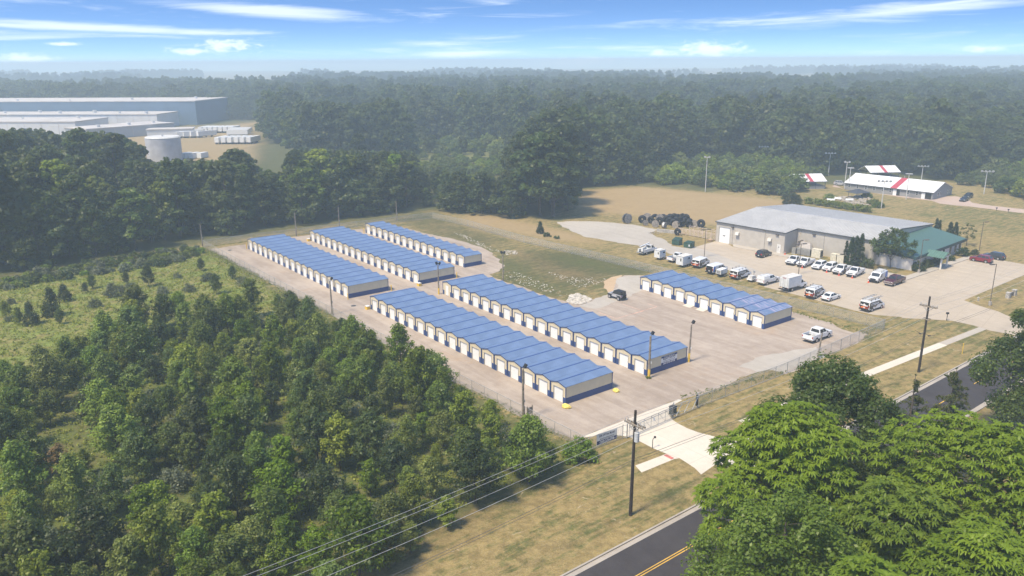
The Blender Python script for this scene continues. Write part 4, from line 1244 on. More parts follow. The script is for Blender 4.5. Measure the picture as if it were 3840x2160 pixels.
# sliding gate
def gate():
    p0 = Vector((gl0.x, gl0.y, 0)); p2 = K('n', 480, 790); p3 = Vector((FE_.x, FE_.y, 0))
    p2.z = 0
    d = (p3 - p0).normalized(); L = (p3 - p0).length; Lg = (p2 - p0).length
    rz = math.atan2(d.y, d.x)
    t = thing('sliding_gate', 'galvanised sliding gate with diagonal braces across the driveway', 'gate', p0 + Vector((0, 0, 0)), rz)
    y = -.12
    for z, r in ((.22, .04), (1.55, .035), (1.85, .04)):
        MB().cyl((.1, y, z), (L + .2, y, z), r, n=8).build('rail', GALV, t)
    nb = 6
    for k in range(nb + 1):
        x = .1 + (Lg - .6) * k / nb
        MB().cyl((x, y, .22), (x, y, 1.85), .03, n=6).build('upright', GALV, t)
        if k < nb: MB().cyl((x, y, 1.82), (x + (Lg - .6) / nb, y, .25), .02, n=5).build('brace', GALV, t)
    for k in range(3):
        x = Lg + .35 + k * (L - Lg) / 3.0
        MB().cyl((x, y, .25), (x + 1.15, y, 1.8), .035, n=6).build('brace', M('white_tube', (.66, .65, .63), .4), t)
    m = MB(); m.face([(.1, y + .02, .22), (Lg - .2, y + .02, .22), (Lg - .2, y + .02, 1.85), (.1, y + .02, 1.85)]); m.build('chain_link_mesh', CHAIN, t)
    MB().bx(Lg * .52, Lg * .52 + .3, y - .05, y - .02, 1.05, 1.45).build('gate_sign', WHITEP, t)
    for nm, x, h in (('gate_post', 0, 2.05), ('gate_post', Lg, 2.25), ('gate_post', L, 2.2)):
        g = thing(nm, {0: 'slim steel latch post left of the sliding gate', 1: 'thick gate post with rusty side, at the driveway edge', 2: 'thick steel gate post at the end of the gate track'}[0 if x == 0 else (1 if x == Lg else 2)], 'post', p0 + d * x + Vector((0, 0, 0)), rz)
        MB().cyl((0, .12, 0), (0, .12, h), .08, n=10).build('shaft', GALV, g)
        MB().cyl((0, .12, h), (0, .12, h + .06), .10, .03, n=10).build('cap', GALV, g)
        if x > 0: MB().bx(-.24, -.10, -.02, .22, .3, 1.9).build('roller_guide', DARK, g)
    # walk gate beside it
    w = thing('walk_gate', 'narrow pedestrian gate of steel tube beside the sliding gate', 'gate', Vector((gl1.x, gl1.y, 0)), math.atan2(gl0.y - gl1.y, gl0.x - gl1.x))
    Lw = (gl0 - gl1).length - .1
    for x in (0, Lw): MB().cyl((x, 0, 0), (x, 0, 2.0), .04, n=8).build('post', GALV, w)
    for z in (.15, 1.0, 1.85): MB().cyl((0, 0, z), (Lw, 0, z), .025, n=6).build('rail', GALV, w)
    # dark bin / opener behind the gate
    o = p0 + d * (Lg + .9) + Vector((-d.y, d.x, 0)) * .9
    g = thing('gate_opener', 'dark green box of the gate motor behind the gate', 'box', o, rz)
    MB().bx(-.42, .42, -.32, .32, .06, 1.15).build('housing', M('dark_green_plastic', (.02, .035, .035), .5), g)
    MB().bx(-.46, .46, -.36, .36, 1.15, 1.24).build('lid', DARK, g)
    MB().bx(-.5, .5, -.4, .4, 0, .06).build('pad', CURBM, g)
gate()
def keypad():
    p = K('m', 1910, 1165)
    t = thing('keypad_post', 'bent black keypad post on the grass beside the driveway', 'post', p, .6)
    MB().tube([(0, 0, 0), (0, 0, 1.15), (.08, 0, 1.28), (.30, 0, 1.38)], .045, 8).build('stem', DARK, t)
    MB().bx(.26, .46, -.1, .1, 1.30, 1.52).build('keypad', DARK, t)
keypad()

# ------------------------------------------------------------ yard light poles
def yard_pole(label, base, h, yellow=0.0, heads=1, thick=.16, lean=(0, 0), rz=0.0):
    t = thing('yard_light_pole', label, 'light pole', (base.x, base.y, 0), rz, 'wooden light poles of the storage yard')
    top = Vector((lean[0], lean[1], h))
    if yellow:
        MB().cyl((0, 0, 0), top * (yellow / h), thick * 1.06, thick * 1.03, n=10).build('painted_base', YELLOW, t)
        MB().cyl(top * (yellow / h), top, thick * .98, thick * .72, n=10).build('pole', WOODP, t)
    else:
        MB().cyl((0, 0, 0), top, thick, thick * .72, n=10).build('pole', WOODP, t)
    for k in range(heads):
        a = .5 + 1.9 * k
        dx_, dy_ = math.cos(a), math.sin(a)
        arm = MB().tube([top + Vector((0, 0, -.35)), top + Vector((dx_ * .12, dy_ * .12, .05)), top + Vector((dx_ * .3, dy_ * .3, .25))], .03, 6).build('bracket', DARK, t)
        m = Matrix.Translation(top + Vector((dx_ * .36, dy_ * .36, .42))) @ Matrix.Rotation(a, 4, 'Z') @ Matrix.Rotation(.6, 4, 'Y')
        l = MB().bx(-.14, .14, -.22, .22, -.28, .28, mat=m).build('floodlight', DARK, t)
        MB().bx(.141, .15, -.19, .19, -.25, .25, mat=m).build('lens', AMBER, l)
    MB().bx(thick * .9, thick * .9 + .12, -.1, .1, h * .35, h * .35 + .3).build('meter_box', WHITEP if yellow else GALV, t)
    return t
yard_pole('weathered light pole at the back left corner of the fence', G(760, 923), 5.9)
yard_pole('weathered light pole behind the far left storage row', G(1112, 886), 6.5)
yard_pole('weathered light pole behind the middle back storage row', G(1273.5, 858), 6.2)
yard_pole('weathered light pole behind the shallow back storage row', G(1488.5, 827), 5.8)
yard_pole('light pole standing at the side fence halfway along the thicket', K('z1', 1172, 942), 6.6, heads=1)
yard_pole('light pole with yellow painted base between the four long rows', K('z1', 2030, 780), 6.1, 1.35, 2)
yard_pole('light pole on the grass slope behind the banner row', G(1886.3, 1053), 5.9, heads=2)
yard_pole('brown light pole at the side fence near the yellow rock', K('z2', 1232, 1096), 7.2, heads=1, thick=.19)
yard_pole('light pole with yellow base at the corner of the banner row', K('z2', 2166, 788), 6.7, 1.45, 1, thick=.2)
yard_pole('light pole with yellow base behind the banner wall', K('z2', 2462, 668), 6.2, 1.5, 1, lean=(.12, 0))
yard_pole('short dark pole leaning at the front fence', K('z3', 1775, 1030), 4.1, heads=0, thick=.15, lean=(.35, .1))
def service_board():
    t = thing('service_board', 'timber service board on two posts beside the fence pole', 'board', K('z2', 1262, 1108), math.atan2(.62, .78))
    for x in (0, .9): MB().cyl((x, 0, 0), (x, 0, 2.1), .07, n=8).build('post', WOODP, t)
    MB().bx(-.05, .95, -.05, .0, .9, 1.9).build('panel', WOODP, t)
service_board()

# ------------------------------------------------------------ utility poles and wires
U1, U2 = G(2364, 1932), K('z6', 1557, 890)
UD = (U2 - U1).normalized(); UN = Vector((UD.y, -UD.x, 0))
U0, U3 = U1 - UD * 63, U2 + UD * 63
INS = M('grey_insulator', (.42, .42, .42), .3)
def utility(base, label, lean, lower):
    rz = math.atan2(UN.y, UN.x)
    t = thing('utility_pole', label, 'utility pole', base, rz)
    h = 12.1
    top = Vector((lean[0], lean[1], h))
    MB().cyl((0, 0, 0), top, .19, .13, n=12).build('pole', WOODD, t)
    at = lambda z: top * (z / h)
    za = h - 1.55
    for s in (-1, 1):
        c = at(za)
        arm = MB().bx(c.x - 1.25, c.x + 1.25, c.y + s * .20 - .06, c.y + s * .20 + .06, za - .08, za + .08).build('crossarm', WOODP, t)
        for x in (-1.15, -.45, .55, 1.15):
            MB().cyl((c.x + x, c.y + s * .2, za + .08), (c.x + x, c.y + s * .2, za + .34), .055, .035, n=8).build('insulator', INS, arm)
        MB().cyl((c.x - .75, c.y + s * .2, za - .05), at(za - .85), .022, n=5).build('arm_brace', GALV, t)
        MB().cyl((c.x + .75, c.y + s * .2, za - .05), at(za - .85), .022, n=5).build('arm_brace', GALV, t)
    if lower:
        c = at(8.6)
        for s in (-1, 1):
            MB().bx(c.x - .55, c.x + .55, c.y + s * .2 - .05, c.y + s * .2 + .05, 8.52 + s * .05, 8.64 + s * .05).build('crossarm', WOODP, t)
        for x in (-1, 1):
            c = at(6.2)
            MB().tube([c, c + Vector((x * .7, .1, -.1)), c + Vector((x * 1.5, .15, .15))], .025, 5).build('cable_bracket', DARK, t)
            MB().cyl(c + Vector((x * .5, .1, -.2)), c + Vector((x * .85, .1, -.1)), .09, n=8).build('splice_case', DARK, t)
    else:
        c = at(9.3)
        tr = MB().cyl(c + Vector((.36, -.02, -.55)), c + Vector((.36, -.02, .45)), .26, n=14).build('transformer', M('grey_transformer', (.50, .51, .52), .4), t)
        for x in (-.1, .12):
            MB().cyl(c + Vector((.36 + x, -.02, .45)), c + Vector((.36 + x, -.02, .72)), .05, n=6).build('bushing', INS, tr)
        MB().bx(c.x + .12, c.x + .25, -.06, .06, 9.1, 9.6).build('transformer_bracket', GALV, t)
        MB().tube([at(10.5) + Vector((.15, 0, 0)), at(10.2) + Vector((.45, .1, 0)), at(9.98) + Vector((.4, 0, 0))], .025, 5).build('jumper_wire', DARK, t)
        MB().cyl(at(0.05) + Vector((-.2, .0, 0)), at(8.2) + Vector((-.16, 0, 0)), .05, n=6).build('conduit', GALV, t)
    return t
utility(U1, 'dark wooden utility pole with double crossarm and grey transformer', (0.15, 0, 0), False)
utility(U2, 'dark wooden utility pole beside the bright sidewalk', (.10, 0, 0), True)
WIRE = M('aluminium_wire', (.46, .45, .43), .5, .3)
WIRED = M('black_cable', (.10, .095, .09), .6)
def wire(label, off, z, sag, r, mat, a, b):
    pts = []
    for k in range(25):
        s = k / 24
        p = a.lerp(b, s) + UN * off
        pts.append(p + Vector((0, 0, z - sag * 4 * s * (1 - s))))
    tag(MB().tube(pts, r, 5).build('overhead_wire', mat), label, 'wire', 'overhead wires along the road')
for sp, (a, b), n in (('left of the transformer pole', (U0, U1), 0), ('between the two utility poles', (U1, U2), 1), ('right of the sidewalk pole', (U2, U3), 2)):
    for off, z, sag, r, m, w in ((-1.15, 10.9, .9, .017, WIRE, 'outer power'), (-.45, 10.9, .85, .017, WIRE, 'inner power'), (1.15, 10.9, .9, .017, WIRE, 'road side power'), (0, 8.9, .9, .02, WIRE, 'neutral'), (.12, 6.6, 1.0, .022, WIRED, 'thick telephone'), (-.12, 6.1, 1.0, .018, WIRED, 'lower telephone')):
        wire(w + ' wire ' + sp, off, z, sag, r, m, a, b)

# ------------------------------------------------------------ parking lot lights, field lights
BRZ = M('bronze_pole', (.13, .105, .085), .5)
def lot_light(label, base, h, heads, mat=BRZ, tall_base=False, rz=0.0):
    t = thing('lot_light', label, 'light pole', (base.x, base.y, 0), rz)
    if tall_base: MB().cyl((0, 0, 0), (0, 0, .8), .28, n=12).build('concrete_base', CURBM, t)
    MB().cyl((0, 0, .0), (0, 0, h), .085, .065, n=8).build('pole', mat, t)
    for s in heads:
        arm = MB().bx(min(0, s * .5), max(0, s * .5), -.04, .04, h - .12, h - .02).build('arm', mat, t)
        MB().bx(s * .5 - (0 if s > 0 else .9), s * .5 + (.9 if s > 0 else 0), -.2, .2, h - .16, h + .02).build('lamp_head', mat, t)
lot_light('parking light with two heads in front of the parked trailers', K('o', 2150, 884), 7.0, (1, -1), rz=.3)
lot_light('parking light with two heads beside the white box truck', K('z4', 760, 1140), 7.1, (1, -1), rz=.4)
lot_light('parking light with one head beside the round shrub at the office', K('z4', 1728, 1125), 7.6, (1,), tall_base=True, rz=.2)
lot_light('parking light behind the red car by the office', K('z4', 2215, 945), 7.3, (1,), rz=.2)
lot_light('parking light on the grass island near the stone bench', K('z4', 2300, 1385), 8.3, (-1, ), tall_base=True, rz=.2)
SPW = M('pale_steel_pole', (.52, .51, .49), .5)
def field_light(label, b, tp, kind):
    base = K('z4', *b)
    lo, hi = 1.0, 40.0
    tv = NP('z4', *tp)[1]
    for _ in range(40):
        mid_ = (lo + hi) / 2
        if project((base.x, base.y, mid_))[1] > tv: lo = mid_
        else: hi = mid_
    h = lo
    t = thing('field_light', label, 'floodlight pole', (base.x, base.y, 0), wrz * .3, 'floodlight poles of the sports ground')
    MB().cyl((0, 0, 0), (0, 0, h), .17, .10, n=8).build('pole', SPW, t)
    if kind == 'T':
        MB().bx(-1.1, 1.1, -.18, .18, h - .05, h + .22).build('lamp_head', SPW, t)
    else:
        w = 1.9 if kind == 4 else .9
        MB().bx(-w, w, -.07, .07, h - .35, h - .2).build('crossarm', SPW, t)
        for k in range(kind):
            x = -w + .15 + k * (2 * w - .3) / (kind - 1)
            l = MB().cyl((x, -.1, h + .1), (x + .0, -.45, h - .05), .22, .42, n=10).build('floodlight', M('lamp_reflector', (.66, .65, .62), .3), t)
            MB().bx(x - .04, x + .04, -.05, .05, h - .2, h + .1).build('yoke', SPW, l)
for lab, b_, tp, kd in [('floodlight pole at the left edge of the field hedge', (10, 470), (20, 188), 2), ('four lamp pole in front of the dark forest', (467, 270), (482, 105), 4), ('four lamp pole behind the pavilion', (1000, 340), (1018, 158), 4), ('two lamp pole left of the clubhouse', (1130, 445), (1155, 228), 2),
                        ('flat headed pole left of the clubhouse', (1163, 452), (1182, 280), 'T'), ('thin lamp pole far behind the clubhouse', (1330, 262), (1347, 92), 4), ('four lamp pole above the clubhouse roof', (1750, 371), (1767, 262), 4), ('four lamp pole at the right beyond the dark cars', (2252, 490), (2285, 303), 4),
                        ('floodlight pole standing by the hedge in front of the clubhouse', (1426, 605), (1456, 383), 4), ('flat headed pole in front of the red roof stripe', (1626, 530), (1648, 328), 'T')]:
    field_light(lab, b_, tp, kd)

# ------------------------------------------------------------ small yard things
def boulder(label, p, s, seed, mat, name='painted_rock', cat='rock'):
    r = random.Random(seed)
    b = MB()
    rings = []
    for i, (z, q) in enumerate(((0, .85), (.3, 1.0), (.62, .85), (.86, .5))):
        rings.append([(s * q * math.cos(k * .7854) * r.uniform(.8, 1.15) * 1.15, s * q * math.sin(k * .7854) * r.uniform(.8, 1.1) * .85, s * z * r.uniform(.9, 1.1)) for k in range(8)])
    b.loft(rings)
    return tag(b.build(name, mat, None, p, r.uniform(0, 3)), label, cat)
boulder('yellow painted rock at the front corner of the nearest row', K('z2', 1552, 1008), .62, 3, YELLOWR)
boulder('pale yellow rock at the back corner of the nearest row', K('z2', 1922, 888), .55, 5, YELLOWR)
def yellow_block(label, p, rz):
    t = thing('yellow_block', label, 'block', p, rz)
    MB().bx(-.42, .42, -.35, .35, 0, .62).build('body', YELLOW, t)
    MB().bx(-.43, .43, -.36, .36, .62, .68).build('top', WHITEP, t)
yellow_block('yellow block with pale top beside the near left row end', K('z2', 76, 276), -.9)
yellow_block('yellow block with pale top at the corner of the middle back row', K('z2', 460, 103), -.9)
yellow_block('small yellow block at the far corner of the middle back row', K('z1', 982, 352), -.9)
bol = None
for lab, k, x, y in [('yellow bollard at the front corner of the far left row', 'z1', 1299, 822), ('yellow bollard at the back corner of the far left row', 'z1', 1648, 752), ('yellow bollard beside the end wall of the middle back row', 'z1', 2175, 648), ('yellow bollard at the far corner of the far left row', 'z1', 483, 415), ('yellow bollard at the far corner of the shallow back row', 'z1', 1428, 288)]:
    t = thing('bollard', lab, 'bollard', K(k, x, y), 0, 'yellow bollards at the row corners')
    MB().cyl((0, 0, 0), (0, 0, 1.25), .10, n=10).build('tube', YELLOW, t)
    MB().cyl((0, 0, 1.25), (0, 0, 1.31), .10, .04, n=10).build('cap', YELLOW, t)
for lab, k, x, y in [('dark round manhole cover on the gravel beside the near row', 'z1', 1343, 874), ('dark manhole cover near the far left row', 'z1', 348, 426)]:
    t = thing('manhole_cover', lab, 'manhole', K(k, x, y) + Vector((0, 0, .004)))
    MB().cyl((0, 0, 0), (0, 0, .03), .62, n=20).build('frame', CURBM, t)
    MB().cyl((0, 0, .03), (0, 0, .045), .5, n=20).build('lid', M('cast_iron', (.05, .05, .05), .6), t)
def mailbox(label, k, x, y, h, mat, ball):
    t = thing('short_post', label, 'post', K(k, x, y))
    MB().cyl((0, 0, 0), (0, 0, h), .06, n=8).build('stem', mat, t)
    if ball: MB().bx(-.22, .22, -.14, .14, h, h + .32).build('box', mat, t)
    else: MB().cyl((0, 0, h), (0, 0, h + .08), .08, .02, n=8).build('cap', mat, t)
mailbox('black mailbox post beside the parking lot drive', 'z6', 1828, 392, 1.25, DARK, True)
mailbox('thin yellow marker post between sidewalk and road', 'z6', 1978, 713, 1.75, YELLOW, False)
mailbox('small black post by the far gravel road', 'h', 2080, 1192, .7, DARK, True)
mailbox('small black post by the far gravel road, further right', 'h', 2290, 1222, .7, DARK, True)
def stone_bench():
    p = K('z4', 2470, 1315)
    t = thing('stone_sign', 'low stone sign with two pillars on the grass island', 'sign', p, math.atan2(.62, .78))
    STN = M('pale_fieldstone', (.42, .39, .35), .9, var=.3, scale=6, bump=.8)
    for x in (-1.5, 1.5): 
        MB().bx(x - .4, x + .4, -.35, .35, 0, 1.1).build('pillar', STN, t)
        MB().bx(x - .45, x + .45, -.4, .4, 1.1, 1.2).build('pillar_cap', STN, t)
    MB().bx(-1.09, 1.09, -.12, .12, .25, .95).build('panel', WOODP, t)
    t = thing('junction_box', 'small stone bollard light on the grass island', 'bollard', K('z4', 2205, 1350))
    MB().cyl((0, 0, 0), (0, 0, .7), .14, n=10).build('stem', STN, t); MB().cyl((0, 0, .7), (0, 0, .85), .22, .12, n=10).build('cap', STN, t)
stone_bench()
# cones
CONEW = M('cone_white_band', (.75, .75, .74), .5)
for lab, k, x, y in [('orange cone in front of the second white pickup', 'c', 694, 552), ('orange cone in front of the small white car', 'c', 1285, 656), ('orange cone in front of the pickup with dark doors', 'c', 1582, 734), ('orange cone in front of the last white pickup', 'c', 1903, 797), ('orange cone before the ladder van, left one', 'c', 2293, 902), ('orange cone touching the bumper of the ladder van', 'c', 2338, 862), ('orange cone in the corner of the grey building', 'c', 278, 232), ('orange cone at the front wheel of the ladder van near the fence', 'd', 2118, 728)]:
    t = thing('traffic_cone', lab, 'cone', K(k, x, y) + Vector((0, 0, .02 if 'corner' not in lab else .14)), .4, 'orange cones in the parking lot')
    MB().bx(-.2, .2, -.2, .2, 0, .04).build('base', ORANGE, t)
    c = MB().cyl((0, 0, .04), (0, 0, .78), .15, .03, n=10).build('cone', ORANGE, t)
    MB().cyl((0, 0, .40), (0, 0, .58), .094, .068, n=10).build('reflective_band', CONEW, c)

# pale rubble at the edge of the slope
def stones(name, label, polys, n, s0, s1, seed, mat, z=0.0):
    r = np.random.default_rng(seed)
    b = MB()
    rr = random.Random(seed)
    for poly in polys:
        P = np.array([(p[0], p[1]) for p in poly])
        lo, hi = P.min(0), P.max(0)
        k = 0
        while k < n:
            q = r.uniform(lo, hi)
            if sdist(q[None], poly)[0] > 0: continue
            s = r.uniform(s0, s1) ** 1.0
            ang = rr.uniform(0, 3)
            rings = []
            for zz_, qq in ((-.1, .8), (.35, 1.0), (.75, .5)):
                rings.append([(q[0] + s * qq * math.cos(ang + i * 1.2566) * rr.uniform(.7, 1.2), q[1] + s * qq * math.sin(ang + i * 1.2566) * rr.uniform(.7, 1.2), z + s * zz_ * .7) for i in range(5)])
            b.loft(rings)
            k += 1
    return tag(b.build(name, mat), label, kind='stuff')
STONE = M('pale_limestone', (.46, .42, .36), .9, var=.2, world=True, scale=1.5)
stones('riprap', 'heap of pale broken limestone at the lower end of the grass slope', [px_poly([('p', 598, 465), ('p', 625, 405), ('p', 690, 392), ('p', 760, 415), ('p', 830, 445), ('p', 760, 480), ('p', 680, 492)])], 420, .12, .42, 2, STONE)
stones('rubble', 'scattered pale stones on the grass slope', [px_poly([('p', 40, 190), ('p', 130, 190), ('p', 420, 310), ('p', 600, 390), ('p', 590, 430), ('p', 300, 340), ('p', 40, 270)]), px_poly([('p', 420, 190), ('p', 640, 240), ('p', 950, 250), ('p', 940, 290), ('p', 720, 340), ('p', 500, 250)]),
       px_poly([('z1', 2120, 270), ('z1', 2250, 310), ('z1', 2500, 420), ('z1', 2540, 450), ('z1', 2420, 420), ('z1', 2250, 340)]), px_poly([('p', 20, 0), ('p', 140, 0), ('p', 150, 30), ('p', 40, 40)])], 130, .05, .22, 8, STONE)
# ------------------------------------------------------------ vehicles (local x = forward, y = left)
def paint(name, rgb, rough=.22):
    m = M('paint_' + name, rgb, rough, 0, .04, .8, spec=.5)
    m.node_tree.nodes['Principled BSDF'].inputs['Coat Weight'].default_value = .4
    return m
PW = paint('white', (.74, .74, .735)); PB = paint('black', (.014, .014, .016)); PR = paint('red', (.19, .010, .022)); PM = paint('maroon', (.075, .012, .020))
PS = paint('silver', (.42, .42, .44)); PN = paint('dark_blue', (.018, .026, .055)); PG = paint('graphite', (.05, .052, .06))
CHROME = M('chrome', (.6, .6, .62), .15, .9, .05)
BLUEW = M('blue_wrap', (.05, .16, .55), .35)
ORW = M('orange_wrap', (.72, .19, .06), .4, var=.25, scale=5)
REDW = M('dark_red_wrap', (.22, .03, .025), .4, var=.3, scale=5)
WRAP = M('black_wrap', (.020, .019, .022), .35, var=.3)
BROWNW = M('smoky_brown_wrap', (.17, .13, .11), .4, var=.35, scale=2)
WM = {}
def wheel(t, x, y, r, w=.24, rim=RIM):
    key = (round(r, 2), round(w, 2), rim.name)
    if key not in WM:
        WM[key] = (MB().cyl((0, -w / 2, 0), (0, w / 2, 0), r, n=20).mesh('tyre', RUBBER), MB().cyl((0, -w / 2 - .012, 0), (0, w / 2 + .012, 0), r * .62, n=16).mesh('rim', rim))
    o = obj('wheel', WM[key][0], t, (x, y, r))
    obj('rim', WM[key][1], o)

def lower(t, prof, w, mat, name='body', drop=.05, edge=.10):
    zm = sum(p[1] for p in prof) / len(prof); xm = sum(p[0] for p in prof) / len(prof)
    out = [(xm + (x - xm) * .985, z - drop if z > zm else z + .03) for x, z in prof]
    rings = []
    for y, pr in ((-w, out), (-w + edge, prof), (w - edge, prof), (w, out)):
        rings.append([(x, y, z) for x, z in pr])
    return MB().loft(rings).build(name, mat, t)

def pane(t, q, u0, u1, v0, v1, mat=None, off=.012, name='window', parent=None):
    q = [Vector(p) for p in q]
    f = lambda u, v: q[0] * (1 - u) * (1 - v) + q[1] * u * (1 - v) + q[2] * u * v + q[3] * (1 - u) * v
    n = (q[1] - q[0]).cross(q[3] - q[0]).normalized()
    b = MB()
    p = [f(u0, v0), f(u1, v0), f(u1, v1), f(u0, v1)]
    b.hexa([a + n * .001 for a in p] + [a + n * off for a in p])
    return b.build(name, mat or GLASS, parent or t)

def greenhouse(t, xr0, xf0, xr1, xf1, w0, w1, z0, z1, mat, splits=(.5,), rear=True, name='cab', side=True, shield=True, vv=(.12, .90)):
    P = [(xr0, -w0, z0), (xf0, -w0, z0), (xf0, w0, z0), (xr0, w0, z0), (xr1, -w1, z1), (xf1, -w1, z1), (xf1, w1, z1), (xr1, w1, z1)]
    b = MB(); b.hexa(P)
    # slightly crowned roof
    b.hexa([(xr1 + .1, -w1 + .1, z1), (xf1 - .1, -w1 + .1, z1), (xf1 - .1, w1 - .1, z1), (xr1 + .1, w1 - .1, z1), (xr1 + .3, -w1 + .25, z1 + .035), (xf1 - .3, -w1 + .25, z1 + .035), (xf1 - .3, w1 - .25, z1 + .035), (xr1 + .3, w1 - .25, z1 + .035)])
    g = b.build(name, mat, t)
    if shield: pane(t, [P[1], P[2], P[6], P[5]], .07, .93, .10, .93, name='windshield', parent=g)
    if rear: pane(t, [P[3], P[0], P[4], P[7]], .10, .90, .14, .88, name='rear_window', parent=g)
    if side:
        e = [.05] + list(splits) + [.95]
        for a, c in zip(e[:-1], e[1:]):
            pane(t, [P[0], P[1], P[5], P[4]], a + .02, c - .02, *vv, name='side_window', parent=g)
            pane(t, [P[2], P[3], P[7], P[6]], 1 - c + .02, 1 - a - .02, *vv, name='side_window', parent=g)
    return g

def lamps(t, xf, xr, w, zf, zr, hr=.22, grille=True, plate=True, wide=.30, gm=None, rl=.16):
    for s in (-1, 1):
        MB().bx(xf - .06, xf + .012, s * (w - wide / 2 - .06) - wide / 2, s * (w - wide / 2 - .06) + wide / 2, zf - .09, zf + .09).build('headlight', AMBER, t)
        MB().bx(xr - .012, xr + .06, s * (w - rl / 2 - .03) - rl / 2, s * (w - rl / 2 - .03) + rl / 2, zr - hr / 2, zr + hr / 2).build('tail_light', RED, t)
    if grille: MB().bx(xf - .03, xf + .02, -w + wide + .12, w - wide - .12, zf - .2, zf + .12).build('grille', gm or DARK, t)
    if plate: MB().bx(xr - .03, xr - .013, -.16, .16, zr - .42, zr - .26).build('license_plate', WHITEP, t)

def arches(t, xs, w, r, mat=DARK):
    for x in xs:
        for s in (-1, 1):
            MB().cyl((x, s * (w - .14), r + .02), (x, s * (w + .006), r + .02), r + .07, n=18).build('wheel_arch', mat, t)

def mirrors(t, x, w, z, mat=DARK):
    for s in (-1, 1):
        MB().bx(x - .06, x + .06, s * (w + .10) - .10, s * (w + .10) + .10, z - .08, z + .10).build('mirror', mat, t)

def place(t, front=None, rear=None, side=-1, wb=None, track=.85, xmid=0.0, heading=None):
    """put a vehicle so that its near wheels stand on the picked contact points"""
    if front is not None and rear is not None:
        v = front - rear
        heading = math.atan2(v.y, v.x)
        c = (front + rear) / 2
        off = xmid
    elif front is not None:
        c = front; off = xmid + wb / 2
    else:
        c = rear; off = xmid - wb / 2
    h = Vector((math.cos(heading), math.sin(heading), 0)); l = Vector((-h.y, h.x, 0))
    p = c - l * side * track - h * off
    t.location = (p.x, p.y, 0.016)
    t.rotation_euler = (0, 0, heading)
    return heading

def sedan(label, mat, kind='sedan', rim=RIM, group=None):
    t = thing('parked_car', label, 'car', group=group)
    if kind == 'sedan':
        L, w, zb, zr = 4.5, .90, .92, 1.45
        prof = [(-2.2, .28), (2.2, .25), (2.27, .55), (2.15, .72), (1.75, .84), (.95, .93), (-1.35, .97), (-1.95, .98), (-2.22, .88), (-2.27, .5)]
        gh = (-1.75, 1.05, -1.0, .28, .82, .62, .93, zr)
        sp = (.52,)
    else:
        h = {'suv': 1.70, 'hatch': 1.64, 'wagon': 1.72}[kind]
        L, w, zb, zr = 4.7, .93, 1.02, h
        prof = [(-2.25, .32), (2.25, .30), (2.33, .65), (2.22, .88), (1.95, .98), (1.05, 1.05), (-2.2, 1.08), (-2.33, .95), (-2.33, .5)]
        gh = (-2.22, 1.15, -1.75, .42, .86, .68, 1.03, zr)
        sp = (.33, .64)
    lower(t, prof, w, mat)
    greenhouse(t, *gh, mat, sp)
    r = .33 if kind == 'sedan' else .36
    wx = (1.33, -1.30)
    arches(t, wx, w, r)
    for x in wx:
        for s in (-1, 1): wheel(t, x, s * (w - .10), r, .23, rim)
    xf = prof[2][0]; xr = prof[-1][0]
    lamps(t, xf - .05, xr + .0, w, .66 if kind == 'sedan' else .76, .80 if kind == 'sedan' else .95, .16 if kind == 'sedan' else .3, rl=.34)
    mirrors(t, gh[1] - .25, w - .05, zb + .08, mat)
    MB().bx(xr - .035, xr + .3, -w + .08, w - .08, .27, .46).build('bumper', DARK, t); MB().bx(xf - .3, xf + .03, -w + .1, w - .1, .25, .44).build('bumper', DARK, t)
    for x in (.05, -.95):
        for s in (-1, 1): MB().bx(x - .1, x + .1, s * w - .012, s * w + .014, zb - .16, zb - .12).build('door_handle', mat, t)
    return t

